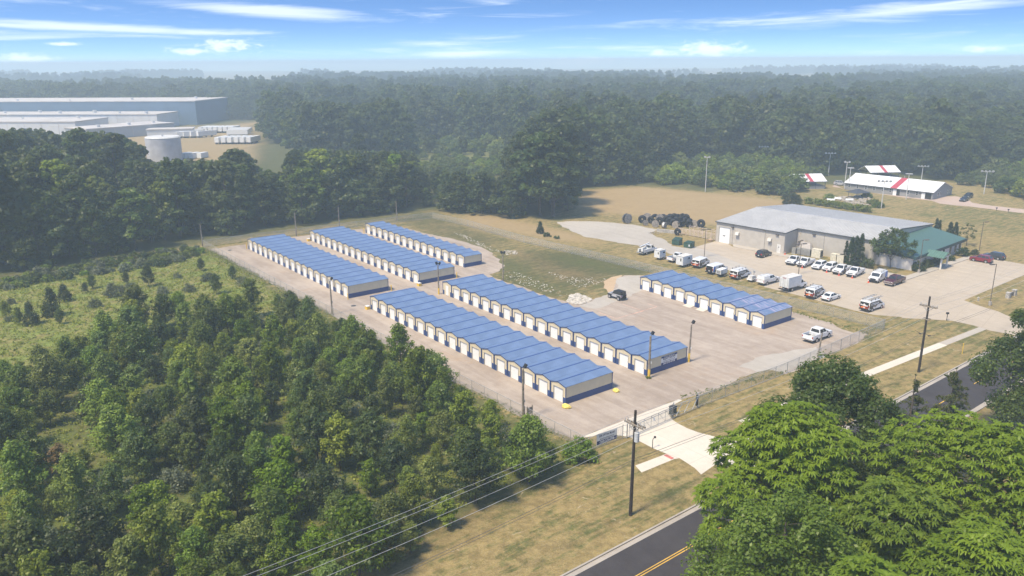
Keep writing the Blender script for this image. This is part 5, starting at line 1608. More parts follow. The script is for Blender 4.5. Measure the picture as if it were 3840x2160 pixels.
def pickup(label, mat, cap=False, cab='reg', load=False, dark=None, chrome=False, group=None, cover=False):
    t = thing('pickup_truck', label, 'pickup', group=group)
    w = .99
    cb = -.35 if cab == 'reg' else (-.8 if cab == 'ext' else -1.15)
    prof = [(cb, .50), (2.78, .42), (2.90, .72), (2.84, 1.04), (2.55, 1.15), (1.45, 1.23), (cb, 1.24)]
    lower(t, prof, w, mat)
    b = MB()
    xr = -2.88
    b.bx(xr, cb - .02, -w, -w + .09, .55, 1.27); b.bx(xr, cb - .02, w - .09, w, .55, 1.27); b.bx(cb - .10, cb - .021, -w + .09, w - .09, .55, 1.24)
    b.build('bed', mat, t)
    MB().bx(xr + .05, cb - .11, -w + .092, w - .092, .60, .78).build('bed_floor', DARK, t)
    MB().bx(xr - .02, xr + .06, -w + .095, w - .095, .60, 1.25).build('tailgate', mat, t)
    greenhouse(t, cb + .02, 1.42, cb + .10, .68, .93, .74, 1.23, 1.90, mat, (.55,) if cab != 'reg' else ())
    if dark:
        for s in (-1, 1):
            MB().hexa([(.15, s * (w + .004), .5), (1.5, s * (w + .004), .5), (1.5, s * (w + .016), .5), (.15, s * (w + .016), .5), (.05, s * (w + .004), 1.2), (1.35, s * (w + .004), 1.2), (1.35, s * (w + .016), 1.2), (.05, s * (w + .016), 1.2)]).build('dark_door_panel', dark, t)
    wx = (1.88, -1.72)
    arches(t, wx, w, .39)
    for x in wx:
        for s in (-1, 1): wheel(t, x, s * (w - .11), .39, .26)
    lamps(t, 2.86, xr - .01, w, .92, .98, .34, gm=CHROME if chrome else DARK)
    mirrors(t, 1.15, w, 1.32, DARK)
    MB().bx(2.70, 2.95, -w + .04, w - .04, .44, .66).build('bumper', CHROME if chrome else DARK, t); MB().bx(xr - .16, xr + .1, -w + .04, w - .04, .50, .68).build('bumper', CHROME, t)
    for s in (-1, 1): MB().bx(.25, .45, s * w - .012, s * w + .014, 1.08, 1.12).build('door_handle', DARK if not chrome else CHROME, t)
    if cap:
        b = MB(); b.hexa([(xr + .02, -w + .02, 1.28), (cb - .02, -w + .02, 1.28), (cb - .02, w - .02, 1.28), (xr + .02, w - .02, 1.28), (xr + .12, -w + .16, 1.95), (cb - .02, -w + .16, 1.95), (cb - .02, w - .16, 1.95), (xr + .12, w - .16, 1.95)])
        c = b.build('bed_cap', mat, t)
        MB().bx(xr + .0, cb - .05, -w + .0, w - .0, 1.285, 1.31).build('cap_seam', GREYT, c)
        for x in (xr + .5, -1.2, -.1):
            MB().bx(x, x + .06, -.75, .75, 1.96, 2.03).build('rack_bar', GALV, c)
    elif load:
        MB().cyl((-2.5, -.5, .82), (-1.1, .3, 1.05), .05, n=6).build('loose_tool', WHITEP, t)
        MB().hexa([(-2.2, -.4, .785), (-1.3, -.5, .785), (-1.2, .5, .785), (-2.1, .4, .785), (-2.0, -.2, .98), (-1.5, -.3, 1.02), (-1.4, .2, .95), (-1.9, .2, 1.0)]).build('loose_sack', M('grey_sack', (.42, .40, .36), .9, var=.3, scale=6), t)
    elif cover:
        MB().bx(xr + .06, cb - .11, -w + .092, w - .092, 1.20, 1.26).build('bed_cover', DARK, t)
    return t

def van(label, wrap=None, rack=0, kind='transit', group=None):
    t = thing('work_van', label, 'van', group=group)
    w = 1.0
    if kind == 'transit':
        H = 2.12
        prof = [(-2.72, .46), (2.72, .40), (2.82, .78), (2.66, 1.02), (2.02, 1.22), (1.22, 1.98), (.95, 2.10), (-2.5, H), (-2.68, 2.0), (-2.76, .8)]
        sh = [(2.02, 1.24), (1.22, 1.98)]
    else:
        H = 2.08
        prof = [(-2.72, .46), (2.72, .42), (2.80, .80), (2.72, 1.06), (1.75, 1.20), (1.18, 1.92), (.95, 2.04), (-2.4, H), (-2.68, 1.92), (-2.76, .8)]
        sh = [(1.75, 1.22), (1.18, 1.92)]
    lower(t, prof, w, PW, drop=.14, edge=.14)
    (xa, za), (xb, zb) = sh
    pane(t, [(xa, -w + .14, za), (xa, w - .14, za), (xb, w - .16, zb), (xb, -w + .16, zb)], .02, .98, .05, .93, name='windshield', off=.02)
    for s in (-1, 1):
        f = [(.35, s * (w + .003), 1.16), (xa - .42, s * (w + .003), 1.16), (xb - .20, s * (w - .02), 1.74), (.35, s * (w - .02), 1.76)]
        if s > 0: f = [f[1], f[0], f[3], f[2]]
        pane(t, f, .04, .96, .05, .95, name='side_window', off=.02)
    if kind != 'transit':
        for x in (-.45, .05) if wrap == 'crew' else ():
            for s in (-1, 1):
                MB().bx(x - .18, x + .18, s * w - .02, s * w + .012, 1.2, 1.72).build('side_window', GLASS, t)
    # rear doors
    wr = wrap in ('xtream',)
    MB().bx(-2.80, -2.73, -w + .16, w - .16, .62, 1.9).build('rear_doors', WRAP if wrap else PW, t)
    for s in (-1, 1):
        MB().bx(-2.815, -2.80, s * .42 - .28, s * .42 + .28, 1.35, 1.78).build('rear_window', GLASS, t)
    wx = (1.72, -1.62)
    arches(t, wx, w, .37)
    for x in wx:
        for s in (-1, 1): wheel(t, x, s * (w - .10), .37, .24)
    lamps(t, 2.78, -2.79, w, .88, 1.15, .45, rl=.13)
    mirrors(t, 1.45, w, 1.28)
    MB().bx(-2.92, -2.70, -w + .03, w - .03, .42, .64).build('bumper', DARK, t); MB().bx(2.60, 2.88, -w + .04, w - .04, .40, .64).build('bumper', DARK, t)
    if wr:
        for s in (-1, 1):
            f = lambda pts, dy: [(x, s * (w + dy), z) for x, z in (pts if s < 0 else pts[::-1])]
            b = MB(); b.face(f([(-2.66, .60), (-1.9, .62), (-1.2, .95), (-.4, 1.02), (.5, 1.28), (.95, 1.62), (.7, 1.9), (-2.6, 1.9)], .008)); b.build('wrap_panel', WRAP, t)
            b = MB(); b.face(f([(-1.25, .98), (-.6, .72), (-.1, .98), (.35, 1.2), (-.4, 1.3), (-1.1, 1.25)], .011)); b.build('wrap_panel', BROWNW, t)
            xd = (1, 0, 0) if s < 0 else (-1, 0, 0)
            lettering('XTREAM', .66, WHITEP, t, frame4((-.85, s * (w + .016), 1.45), xd, (0, 0, 1)), bold=.03, squeeze=1.05)
        b = MB(); b.face([(-2.806, .75, .68), (-2.806, -.75, .68), (-2.806, -.70, .95), (-2.806, .1, 1.15), (-2.806, .7, .92)]); b.build('wrap_panel', ORW, t)
        b = MB(); b.face([(-2.809, -.2, .75), (-2.809, -.74, .75), (-2.809, -.72, 1.15), (-2.809, -.35, 1.2)]); b.build('wrap_panel', REDW, t)
        b = MB(); b.face([(-2.818, .76, 1.22), (-2.818, .3, 1.2), (-2.818, -.1, 1.12), (-2.818, -.72, 1.2), (-2.818, -.70, 1.38), (-2.818, -.35, 1.36), (-2.818, .02, 1.66), (-2.818, .3, 1.38), (-2.818, .74, 1.48)]); b.build('wrap_panel', WHITEP, t)
    elif wrap == 'blue':
        for s in (-1, 1):
            f = lambda pts, dy: [(x, s * (w + dy), z) for x, z in (pts if s < 0 else pts[::-1])]
            b = MB(); b.face(f([(-2.66, .60), (-1.5, .62), (-1.2, 1.2), (-1.6, 1.9), (-2.6, 1.9)], .008)); b.build('wrap_panel', BLUEW, t)
    elif wrap == 'crew':
        for s in (-1, 1):
            f = lambda pts, dy: [(x, s * (w + dy), z) for x, z in (pts if s < 0 else pts[::-1])]
            b = MB(); b.face(f([(-2.66, .60), (-2.05, .62), (-2.1, 1.2), (-1.85, 1.5), (-2.2, 1.9), (-2.6, 1.9)], .008)); b.build('wrap_panel', BLUEW, t)
            b = MB(); b.face(f([(-2.05, .60), (-1.3, .60), (-1.5, 1.0), (-1.85, 1.1), (-2.08, .95)], .010)); b.build('wrap_panel', WRAP, t)
    if rack:
        r = MB()
        for x in (-2.0, -.6, .6):
            MB().cyl((x, -.92, H + .16), (x, .92, H + .16), .035, n=6).build('rack_bar', GALV if rack > 1 else DARK, t)
            for s in (-.85, .85): MB().bx(x - .04, x + .04, s - .04, s + .04, H - .03, H + .32).build('rack_foot', DARK, t)
        for s in (-.85, .85):
            MB().cyl((-2.2, s, H + .2), (.8, s, H + .2), .03, n=6).build('rack_rail', GALV, t)
    return t

HB = R(40.9)                                   # direction the row of work vehicles faces (away from the fence)
XT = 'vans with black and orange wraps'
v = van('ladder van with black and orange wrap, nearest the fence corner', 'xtream', 2, group=XT); hv = place(v, K('d', 2085, 752), K('d', 1848, 834), -1, track=.9, xmid=.05)
vl = v
for y0, lab in ((.62, 'extension ladder on the left side of the van roof'), (-.62, 'extension ladder on the right side of the van roof')):
    l = thing('ladder', lab, 'ladder', v.location + Vector((0, 0, 2.34)), v.rotation_euler.z)
    for dy in (-.19, .19): MB().bx(-2.6, 2.1, y0 + dy - .035, y0 + dy + .035, 0, .16).build('side_rail', M('fibreglass', (.58, .52, .44), .5), l)
    for k in range(12): MB().cyl((-2.4 + k * .38, y0 - .17, .08), (-2.4 + k * .38, y0 + .17, .08), .02, n=5).build('rung', GALV, l)
v = van('wrapped van parked next to the small white sedan', 'xtream', 1, group=XT); place(v, K('c', 1212, 1192), K('c', 1000, 1300), -1, track=.9, xmid=.05)
v = van('wrapped van parked beside the small white trailer', 'xtream', 2, group=XT); place(v, K('b', 690, 372), K('b', 462, 446), -1, track=.9, xmid=.05)
v = van('wrapped van half hidden by the tall white box trailer', 'xtream', 0, 'gmc', group=XT); place(v, K('a', 1925, 655), K('a', 1693, 756), -1, track=.9, xmid=.05)
v = van('white crew van with blue and black rear corner', 'crew', 0, 'gmc'); place(v, None, K('a', 2080, 892), -1, 3.34, .9, .05, HB)
v = sedan('white sedan parked at the edge of the lot beside a wrapped van', PW); place(v, K('d', 1045, 524), K('d', 866, 582), -1, track=.8, xmid=.0)
v = pickup('white pickup with bed cap parked beside the box truck', PW, cap=True, cab='ext'); place(v, K('b', 1366, 506), K('b', 1125, 578), -1, track=.88, xmid=.08)
v = pickup('white pickup with open bed standing in the gravel yard', PW, cab='ext', load=True); place(v, K('z6', 682, 556), K('z6', 562, 604), -1, track=.88, xmid=.08); v.scale = (1.06, 1.06, 1.06)
v = pickup('white pickup partly hidden behind the box trailer', PW, cab='reg'); place(v, None, K('a', 1115, 605), -1, 3.6, .88, .08, HB)
v = sedan('black car standing in front of the grey building', PB, 'wagon'); place(v, K('f', 1172, 1130), K('f', 1037, 1172), -1, track=.83)
# row facing the lot
h2 = math.atan2(*(K('c', 775, 535) - K('c', 955, 462)).yx)
FRG = 'vehicles in front of the evergreens'
v = pickup('first white pickup from the left, in front of the grey building corner', PW); place(v, K('c', 508, 488), None, 1, 3.6, .88, .08, h2)
v = pickup('second white pickup from the left, in front of the grey building', PW); place(v, K('c', 776, 536), None, 1, 3.6, .88, .08, h2)
v = sedan('white hatchback with dark tinted sides between two pickups', PW, 'hatch'); place(v, K('c', 1130, 590), None, 1, 2.63, .83, 0, h2)
v = sedan('small white crossover right of the dark sided one', PW, 'suv'); place(v, K('c', 1392, 634), None, 1, 2.63, .83, 0, h2)
v = pickup('white pickup with dark blue doors in the middle of the row', PW, dark=PN, cab='ext'); place(v, K('c', 1652, 716), None, 1, 3.6, .88, .08, h2)
v = pickup('last white pickup of the row, below the dark evergreens', PW); place(v, K('c', 1986, 776), None, 1, 3.6, .88, .08, h2)
v = van('white van with roof ladder rack and blue rear, facing the lot', 'blue', 2, 'gmc'); place(v, K('c', 2545, 905), None, 1, 3.34, .9, .05, h2)
v = pickup('dark maroon pickup with chrome grille', PM, cab='crew', chrome=True, cover=True); place(v, K('e', 328, 1250), K('e', 545, 1172), 1, track=.88, xmid=.08)
v = sedan('dark red crossover parked by the office walk', PR, 'suv'); hr_ = place(v, K('e', 2252, 642), K('e', 2552, 692), 1, track=.83)
v = sedan('dark grey car behind the dark red crossover', PG, 'suv'); place(v, K('z4', 2272, 1005), K('z4', 2365, 1022), 1, track=.83)
v = sedan('silver minivan parked between pavilion and clubhouse', PS, 'wagon'); place(v, K('g', 850, 415), K('g', 775, 410), -1, track=.83)
v = sedan('dark sedan parked on the far gravel road', PN); place(v, K('h', 1492, 1046), K('h', 1600, 1005), 1, track=.8)
v = sedan('dark suv parked behind the dark sedan on the far road', PB, 'suv'); place(v, K('h', 1575, 985), K('h', 1660, 955), 1, track=.8)

def jeep():
    t = thing('off_road_car', 'silver off road car with black top on the gravel', 'car')
    w = .80
    lower(t, [(-1.72, .52), (1.75, .52), (1.80, .95), (1.62, 1.08), (.62, 1.14), (-1.75, 1.14), (-1.78, .7)], w, PS, drop=.03, edge=.06)
    greenhouse(t, -1.74, .55, -1.68, .28, .78, .70, 1.13, 1.80, DARK, (.62,), vv=(.12, .86))
    for x in (1.22, -1.20):
        for s in (-1, 1):
            wheel(t, x, s * .84, .41, .28)
            MB().bx(x - .52, x + .52, s * .90 - .17, s * .90 + .17, .86, .94).build('fender', DARK, t)
    MB().cyl((-1.82, 0, .98), (-2.04, 0, .98), .40, n=18).build('spare_wheel', RUBBER, t)
    MB().bx(1.78, 1.95, -.72, .72, .52, .68).build('bumper', DARK, t); MB().bx(-1.95, -1.78, -.72, .72, .50, .66).build('bumper', DARK, t)
    MB().bx(1.78, 1.82, -.36, .36, .70, 1.02).build('grille', DARK, t)
    for s in (-1, 1):
        MB().cyl((1.78, s * .50, .90), (1.83, s * .50, .90), .10, n=10).build('headlight', AMBER, t)
        MB().bx(-1.80, -1.76, s * .68 - .07, s * .68 + .07, .82, 1.02).build('tail_light', RED, t)
        MB().bx(.05, .22, s * .81 - .012, s * .81 + .012, 1.0, 1.04).build('door_handle', DARK, t)
    mirrors(t, .55, .80, 1.22)
    return t
place(jeep(), K('z3', 100, 553), K('z3', 170, 574), 1, track=.84, xmid=0.01)

def box_truck():
    t = thing('box_truck', 'white box truck with swing rear doors', 'truck')
    b = MB(); b.bx(-3.25, 1.05, -1.1, 1.1, .95, 3.05); bx_ = b.build('cargo_box', TRW, t)
    MB().bx(-3.27, 1.07, -1.12, 1.12, 3.05, 3.12).build('box_roof', M('box_roof', (.58, .56, .52), .6), t)
    for s in (-1, 1):
        d = MB().bx(-3.30, -3.252, s * .51 - .48, s * .51 + .48, 1.02, 2.85).build('rear_door', TRW, bx_)
        for y in (-.3, .3): MB().cyl((-3.32, s * .51 + y, 1.05), (-3.32, s * .51 + y, 2.8), .022, n=5).build('lock_rod', GALV, d)
    MB().bx(-3.29, -3.252, -.4, .4, 2.88, 2.98).build('marker_lights', RED, bx_)
    MB().bx(-3.1, 2.2, -.45, .45, .62, .93).build('chassis', DARK, t)
    MB().bx(-3.75, -3.25, -1.0, 1.0, .55, .66).build('bumper', DARK, t)
    lower(t, [(1.10, .55), (3.35, .5), (3.45, .9), (3.30, 1.18), (2.45, 1.32), (1.10, 1.32)], .98, PW)
    greenhouse(t, 1.12, 2.42, 1.2, 1.85, .92, .78, 1.31, 2.05, PW, (), rear=False)
    for x, ys in ((2.62, (.9,)), (-1.75, (.92, .66))):
        for y in ys:
            for s in (-1, 1): wheel(t, x, s * y, .41, .24)
    arches(t, (2.62,), .98, .41)
    lamps(t, 3.38, -3.26, .98, 1.0, .98, .2, plate=True)
    mirrors(t, 2.15, 1.05, 1.5)
    return t
place(box_truck(), K('b', 2006, 656), K('b', 1766, 722), -1, track=.92, xmid=.43)

def trailer(label, L, H, w=1.0, hdr=.55, door=True, win=True, awning=False):
    t = thing('box_trailer', label, 'trailer')
    b = MB(); b.hexa([(-L / 2, -w, hdr), (L / 2, -w, hdr), (L / 2, w, hdr), (-L / 2, w, hdr), (-L / 2 + .02, -w + .03, H), (L / 2 - .12, -w + .03, H), (L / 2 - .12, w - .03, H), (-L / 2 + .02, w - .03, H)])
    body = b.build('body', TRW, t)
    MB().bx(-L / 2 - .04, L / 2 - .08, -w - .03, w + .03, H, H + .07).build('roof', M('box_roof', (.58, .56, .52), .6), t)
    wheel(t, 0.25, -w - .02, .34, .2); wheel(t, 0.25, w + .02, .34, .2)
    for s in (-1, 1): MB().bx(-.2, .7, s * (w + .03) - .14, s * (w + .03) + .14, .70, .76).build('fender', GALV, t)
    for s in (-1, 1): MB().cyl((L / 2, s * .7, .48), (L / 2 + 1.2, 0, .48), .05, n=6).build('drawbar', DARK, t)
    MB().cyl((L / 2 + 1.0, 0, 0), (L / 2 + 1.0, 0, .7), .04, n=6).build('jack', DARK, t)
    if door:
        d = MB().bx(-L / 2 - .03, -L / 2 - .001, -.75, -.05, hdr + .05, H - .15).build('door', PW, body)
        MB().bx(-L / 2 - .045, -L / 2 - .03, -.55, -.25, 1.45, H - .4).build('door_window', GLASS, d)
    if win:
        MB().bx(.1, .8, -w - .012, -w + .02, H - .75, H - .4).build('side_window', GLASS, body)
    return t
def tl(t, wh, s=-1):
    place(t, None, wh, s, 0.0, 1.0, .25, HB); return t
t = tl(trailer('tall white box trailer with dark door window', 3.6, 2.55, 1.0), K('a', 1420, 706))
t = tl(trailer('small white splicing trailer with raised roof', 2.3, 2.35, .85), K('a', 830, 543)); MB().bx(-.6, .5, -.5, .5, 2.42, 2.55).build('roof_hatch', TRW, t)
def generator_trailer():
    t = thing('compressor_trailer', 'white towed compressor beside the crew van', 'trailer')
    MB().hexa([(-1.25, -.68, .72), (1.25, -.68, .72), (1.25, .68, .72), (-1.25, .68, .72), (-1.2, -.62, 1.65), (1.1, -.62, 1.75), (1.1, .62, 1.75), (-1.2, .62, 1.65)]).build('housing', TRW, t)
    MB().bx(-1.27, -1.24, -.5, .5, .85, 1.5).build('radiator_grille', MACH, t)
    for k in range(5): MB().bx(-1.05, -.75, -.69, -.665, .85 + k * .15, .92 + k * .15).build('louvre', DARK, t)
    MB().bx(-1.2, 1.2, -.6, .6, .45, .72).build('chassis', DARK, t)
    wheel(t, 0, -.78, .33, .2); wheel(t, 0, .78, .33, .2)
    MB().cyl((1.2, 0, .55), (2.5, 0, .5), .06, n=6).build('drawbar', DARK, t)
    return t
place(generator_trailer(), None, K('b', 105, 375), -1, 0, .78, 0, HB)
def small_trailer():
    t = thing('utility_trailer', 'small white utility trailer with a round fan head', 'trailer')
    MB().bx(-1.0, 1.0, -.62, .62, .45, .58).build('deck', TRW, t)
    MB().hexa([(-.7, -.55, .58), (.85, -.55, .58), (.85, .55, .58), (-.7, .55, .58), (-.6, -.5, 1.35), (.75, -.5, 1.25), (.75, .5, 1.25), (-.6, .5, 1.35)]).build('toolbox', M('dirty_white', (.58, .56, .53), .6, var=.25, scale=4), t)
    wheel(t, 0, -.72, .3, .18); wheel(t, 0, .72, .3, .18)
    MB().cyl((.8, 0, 1.2), (.8, 0, 1.85), .04, n=6).build('mast', DARK, t)
    MB().cyl((.72, 0, 2.0), (.88, 0, 2.0), .24, n=14).build('fan_head', GALV, t)
    MB().cyl((1.0, 0, .5), (2.0, 0, .5), .05, n=6).build('drawbar', DARK, t)
    return t
place(small_trailer(), None, K('b', 828, 500), -1, 0, .72, 0, HB)
def bucket_truck():
    t = thing('bucket_truck', 'white utility truck with folded boom and ladder rack', 'truck')
    lower(t, [(.55, .55), (2.85, .5), (2.95, .9), (2.8, 1.15), (1.95, 1.28), (.55, 1.28)], .98, PW)
    greenhouse(t, .58, 1.95, .66, 1.35, .92, .78, 1.27, 1.95, PW, (), rear=True)
    for s in (-1, 1):
        c = MB().bx(-2.4, .5, s * .82 - .22, s * .82 + .22, .62, 1.35).build('tool_locker', TRW, t)
        for k in range(4): MB().bx(-2.3 + k * .7, -1.68 + k * .7, s * 1.04 - .012, s * 1.04 + .012, .72, 1.28).build('locker_door', PW, c)
    MB().bx(-2.6, .5, -.6, .6, .62, .80).build('deck', DARK, t)
    MB().bx(-3.1, -2.4, -1.0, 1.0, .55, .68).build('bumper', GALV, t)
    MB().cyl((-.4, 0, .8), (-.4, 0, 1.75), .18, n=10).build('turret', TRW, t)
    MB().hexa([(-2.9, -.12, 1.95), (.9, -.12, 2.35), (.9, .12, 2.35), (-2.9, .12, 1.95), (-2.9, -.12, 2.2), (.9, -.12, 2.6), (.9, .12, 2.6), (-2.9, .12, 2.2)]).build('boom', TRW, t)
    MB().bx(-3.0, -2.4, -.95, -.35, 1.0, 1.95).build('bucket', TRW, t)
    for x in (-2.0, -.2, 1.4):
        for s in (-.95, .95): MB().cyl((x, s, 1.28), (x, s, 2.05), .035, n=6).build('rack_post', GALV, t)
    for s in (-.95, .95): MB().cyl((-2.3, s, 2.05), (1.8, s, 2.05), .035, n=6).build('rack_rail', GALV, t)
    for x in (1.95, -1.45):
        for s in (-1, 1): wheel(t, x, s * .88, .4, .26)
    arches(t, (1.95,), .98, .40); lamps(t, 2.88, -3.08, .98, .98, .62, .1, plate=False)
    MB().bx(2.78, 3.0, -.9, .9, .5, .66).build('bumper', CHROME, t)
    mirrors(t, 1.6, 1.0, 1.42)
    return t
place(bucket_truck(), K('a', 612, 362), K('a', 402, 422), -1, track=.9, xmid=.25)
# ------------------------------------------------------------ foliage
def leaf_mat(name, dark, light, var=.25, transl=.36, hue=.02, rnd=.5):
    m = bpy.data.materials.new(name)
    m.use_nodes = True
    t = NT(m.node_tree)
    t.n.clear()
    at = t.new('ShaderNodeAttribute', attribute_name='lv')
    oi = t.new('ShaderNodeObjectInfo')
    f = t.math('ADD', t.math('MULTIPLY', at.outputs['Fac'], .75), t.math('MULTIPLY', t.math('SUBTRACT', oi.outputs['Random'], .5), rnd), clamp=True)
    c = t.mix(f, dark, light)
    hs_ = t.new('ShaderNodeHueSaturation')
    t.put(hs_.inputs['Hue'], t.math('ADD', .5 - 1.1 * hue, t.math('MULTIPLY', t.math('FRACT', t.math('MULTIPLY', oi.outputs['Random'], 7.31)), 2 * hue)))
    t.put(hs_.inputs['Saturation'], t.math('ADD', 1.0 - .25 * rnd, t.math('MULTIPLY', t.math('FRACT', t.math('MULTIPLY', oi.outputs['Random'], 3.77)), .5 * rnd)))
    t.put(hs_.inputs['Value'], t.math('ADD', 1 - var, t.math('MULTIPLY', t.math('FRACT', t.math('MULTIPLY', oi.outputs['Random'], 13.1)), 2 * var)))
    t.put(hs_.inputs['Color'], c)
    d = t.new('ShaderNodeBsdfDiffuse'); t.put(d.inputs[0], hs_.outputs[0])
    tr = t.new('ShaderNodeBsdfTranslucent')
    t.put(tr.inputs[0], t.mix(.5, hs_.outputs[0], (.30, .34, .04), 'MIX'))
    g = t.new('ShaderNodeBsdfGlossy'); t.put(g.inputs['Roughness'], .45); t.put(g.inputs[0], (.5, .5, .45))
    mx = t.new('ShaderNodeMixShader'); t.put(mx.inputs[0], transl); t.l.new(d.outputs[0], mx.inputs[1]); t.l.new(tr.outputs[0], mx.inputs[2])
    m2 = t.new('ShaderNodeMixShader'); t.put(m2.inputs[0], .035); t.l.new(mx.outputs[0], m2.inputs[1]); t.l.new(g.outputs[0], m2.inputs[2])
    o = t.new('ShaderNodeOutputMaterial'); t.l.new(m2.outputs[0], o.inputs[0])
    return m
LF_FOREST = leaf_mat('forest_leaves', (.024, .042, .013), (.105, .142, .038), .28)
LF_YOUNG = leaf_mat('young_tree_leaves', (.060, .098, .012), (.30, .39, .056), .22, transl=.46, hue=.022)
LF_BRIGHT = leaf_mat('bright_sapling_leaves', (.12, .19, .02), (.30, .38, .06), .12)
LF_DARK = leaf_mat('dark_tree_leaves', (.026, .046, .012), (.095, .135, .032), .15)
LF_GREY = leaf_mat('grey_green_leaves', (.075, .095, .050), (.235, .26, .165), .18)
LF_LOCUST = leaf_mat('locust_leaves', (.085, .140, .010), (.26, .36, .036), .03, hue=.004, rnd=.1)
LF_ELM = leaf_mat('elm_leaves', (.055, .095, .012), (.20, .29, .042), .04, hue=.004, rnd=.1)
LF_SCRUB = leaf_mat('scrub_leaves', (.045, .070, .020), (.17, .215, .070), .25)
LF_MAPLE = leaf_mat('maple_leaves', (.035, .062, .012), (.12, .175, .034), .04, hue=.004, rnd=.1)
LF_CONIFER = leaf_mat('conifer_needles', (.045, .060, .020), (.165, .180, .065), .08, hue=.006, rnd=.2)
LF_CEDAR = leaf_mat('evergreen_leaves', (.014, .032, .012), (.050, .085, .026), .12)
LF_BROWN = leaf_mat('dry_leaves', (.14, .085, .035), (.30, .19, .085), .15)
LF_MEADOW = leaf_mat('meadow_weeds', (.085, .125, .018), (.27, .33, .055), .1)
BARK = M('bark', (.105, .085, .068), .95, var=.3, scale=4, bump=.6)
BARKP = M('pale_bark', (.20, .175, .15), .95, var=.3, scale=4, bump=.6)

def unit(v):
    return v / np.maximum(np.linalg.norm(v, axis=-1, keepdims=True), 1e-9)

def leaf_quads(pos, nrm, size, rg, aspect=.62):
    n = len(pos)
    a = unit(np.cross(nrm, unit(rg.normal(size=(n, 3)))))
    b = np.cross(nrm, a)
    s = size[:, None]
    bend = nrm * s * rg.uniform(-.18, .18, (n, 1))
    v = np.stack([pos - a * s, pos - b * s * aspect + bend, pos + a * s, pos + b * s * aspect + bend], 1)
    return v.reshape(-1, 3), np.arange(n * 4).reshape(n, 4)

def leaf_mesh(name, parts, mat):
    """parts: list of (verts, faces(k,4), lv per vert)"""
    vs, fs, ls, o = [], [], [], 0
    for v, f, l in parts:
        vs.append(v); fs.append(f + o); ls.append(l); o += len(v)
    me = bpy.data.meshes.new(name)
    fill_mesh(me, np.concatenate(vs), np.concatenate(fs))
    at = me.attributes.new('lv', 'FLOAT', 'POINT')
    at.data.foreach_set('value', np.concatenate(ls).astype(np.float32))
    me.materials.append(mat)
    return me

def clump_leaves(rg, C, rad, per, size, flat=.75, up=.6, shell=.5, lv0=None):
    m = len(C)
    d = rg.normal(size=(m * per, 3)); d[:, 2] += up * .6
    d = unit(d)
    c = np.repeat(C, per, 0); r = np.repeat(rad, per)
    pos = c + d * (r * rg.uniform(shell, 1.05, m * per))[:, None] * np.array([1, 1, flat])
    nrm = unit(d * .8 + np.array([0, 0, up]) + rg.normal(size=d.shape) * .38)
    sz = size * rg.uniform(.65, 1.35, m * per)
    v, f = leaf_quads(pos, nrm, sz, rg)
    lv = np.repeat(rg.uniform(.1, .9, m) if lv0 is None else lv0, per) + rg.uniform(-.22, .22, m * per)
    return v, f, np.repeat(np.clip(lv, 0, 1), 4)

def limbs_mesh(name, H, r0, tips, rg, mat=None, split=.25, n=6, lean=.03, top=.92):
    b = MB()
    q = [(0, 0, 0)]
    x = y = 0.0
    for k in range(1, 6):
        x += rg.normal() * lean * H * .2; y += rg.normal() * lean * H * .2
        q.append((x, y, H * top * k / 5))
    b.tube(q, r0, 8, r1=r0 * .18)
    b.cyl((0, 0, -.1), (0, 0, H * .03), r0 * 1.35, r0, n=8)
    for t in tips:
        z0 = min(H * top * .9, max(H * split * .6, t[2] - np.hypot(t[0], t[1]) * rg.uniform(.5, .9)))
        k = z0 / (H * top) * 5; i = min(4, int(k)); fr = k - i
        s = Vector(q[i]).lerp(Vector(q[i + 1]), fr)
        e = Vector(t)
        m1 = s.lerp(e, .5) + Vector((rg.normal() * .04 * H, rg.normal() * .04 * H, .03 * H))
        rr = r0 * (1 - .8 * z0 / H) * .5
        b.tube([s, m1, e], rr, n, r1=rr * .2)
    return b.mesh(name, mat or BARK, True)

def broadleaf(seed, H, Rr, mat, lobes=16, sub=9, per=34, leaf=.42, base=.24, prof=None, r0=None):
    rg = np.random.default_rng(seed)
    L, LR = [], []
    prof = prof or (lambda t: np.sin(np.pi * min(1, .16 + .80 * t)) ** .7)
    for k in range(lobes):
        t = (k + .5) / lobes
        a = k * 2.4 + rg.uniform(-.5, .5)
        rr = Rr * prof(t) * rg.uniform(.48, .78)
        L.append((rr * math.cos(a), rr * math.sin(a), H * (base + (1 - base) * t * .90) + rg.uniform(-.03, .03) * H))
        LR.append(Rr * rg.uniform(.32, .46) * (1.05 - .35 * t))
    L.append((rg.uniform(-.1, .1) * Rr, 0, H * .93)); LR.append(Rr * .33)
    C, RR, LV = [], [], []
    for (x, y, z), r in zip(L, LR):
        base_lv = rg.uniform(.25, .75)
        d = rg.normal(size=(sub, 3)); d[:, 2] = np.abs(d[:, 2]) * .9 - .35
        d += np.array([x, y, 0]) / Rr * .9
        d = unit(d)
        for q in d:
            C.append((x + q[0] * r, y + q[1] * r, z + q[2] * r * .8)); RR.append(r * rg.uniform(.38, .58)); LV.append(np.clip(base_lv + rg.uniform(-.25, .25), 0, 1))
    crown = leaf_mesh('crown', [clump_leaves(rg, np.array(C), np.array(RR), per, leaf, lv0=np.array(LV))], mat)
    trunk = limbs_mesh('trunk', H, r0 or H * .016, L, rg)
    return trunk, crown

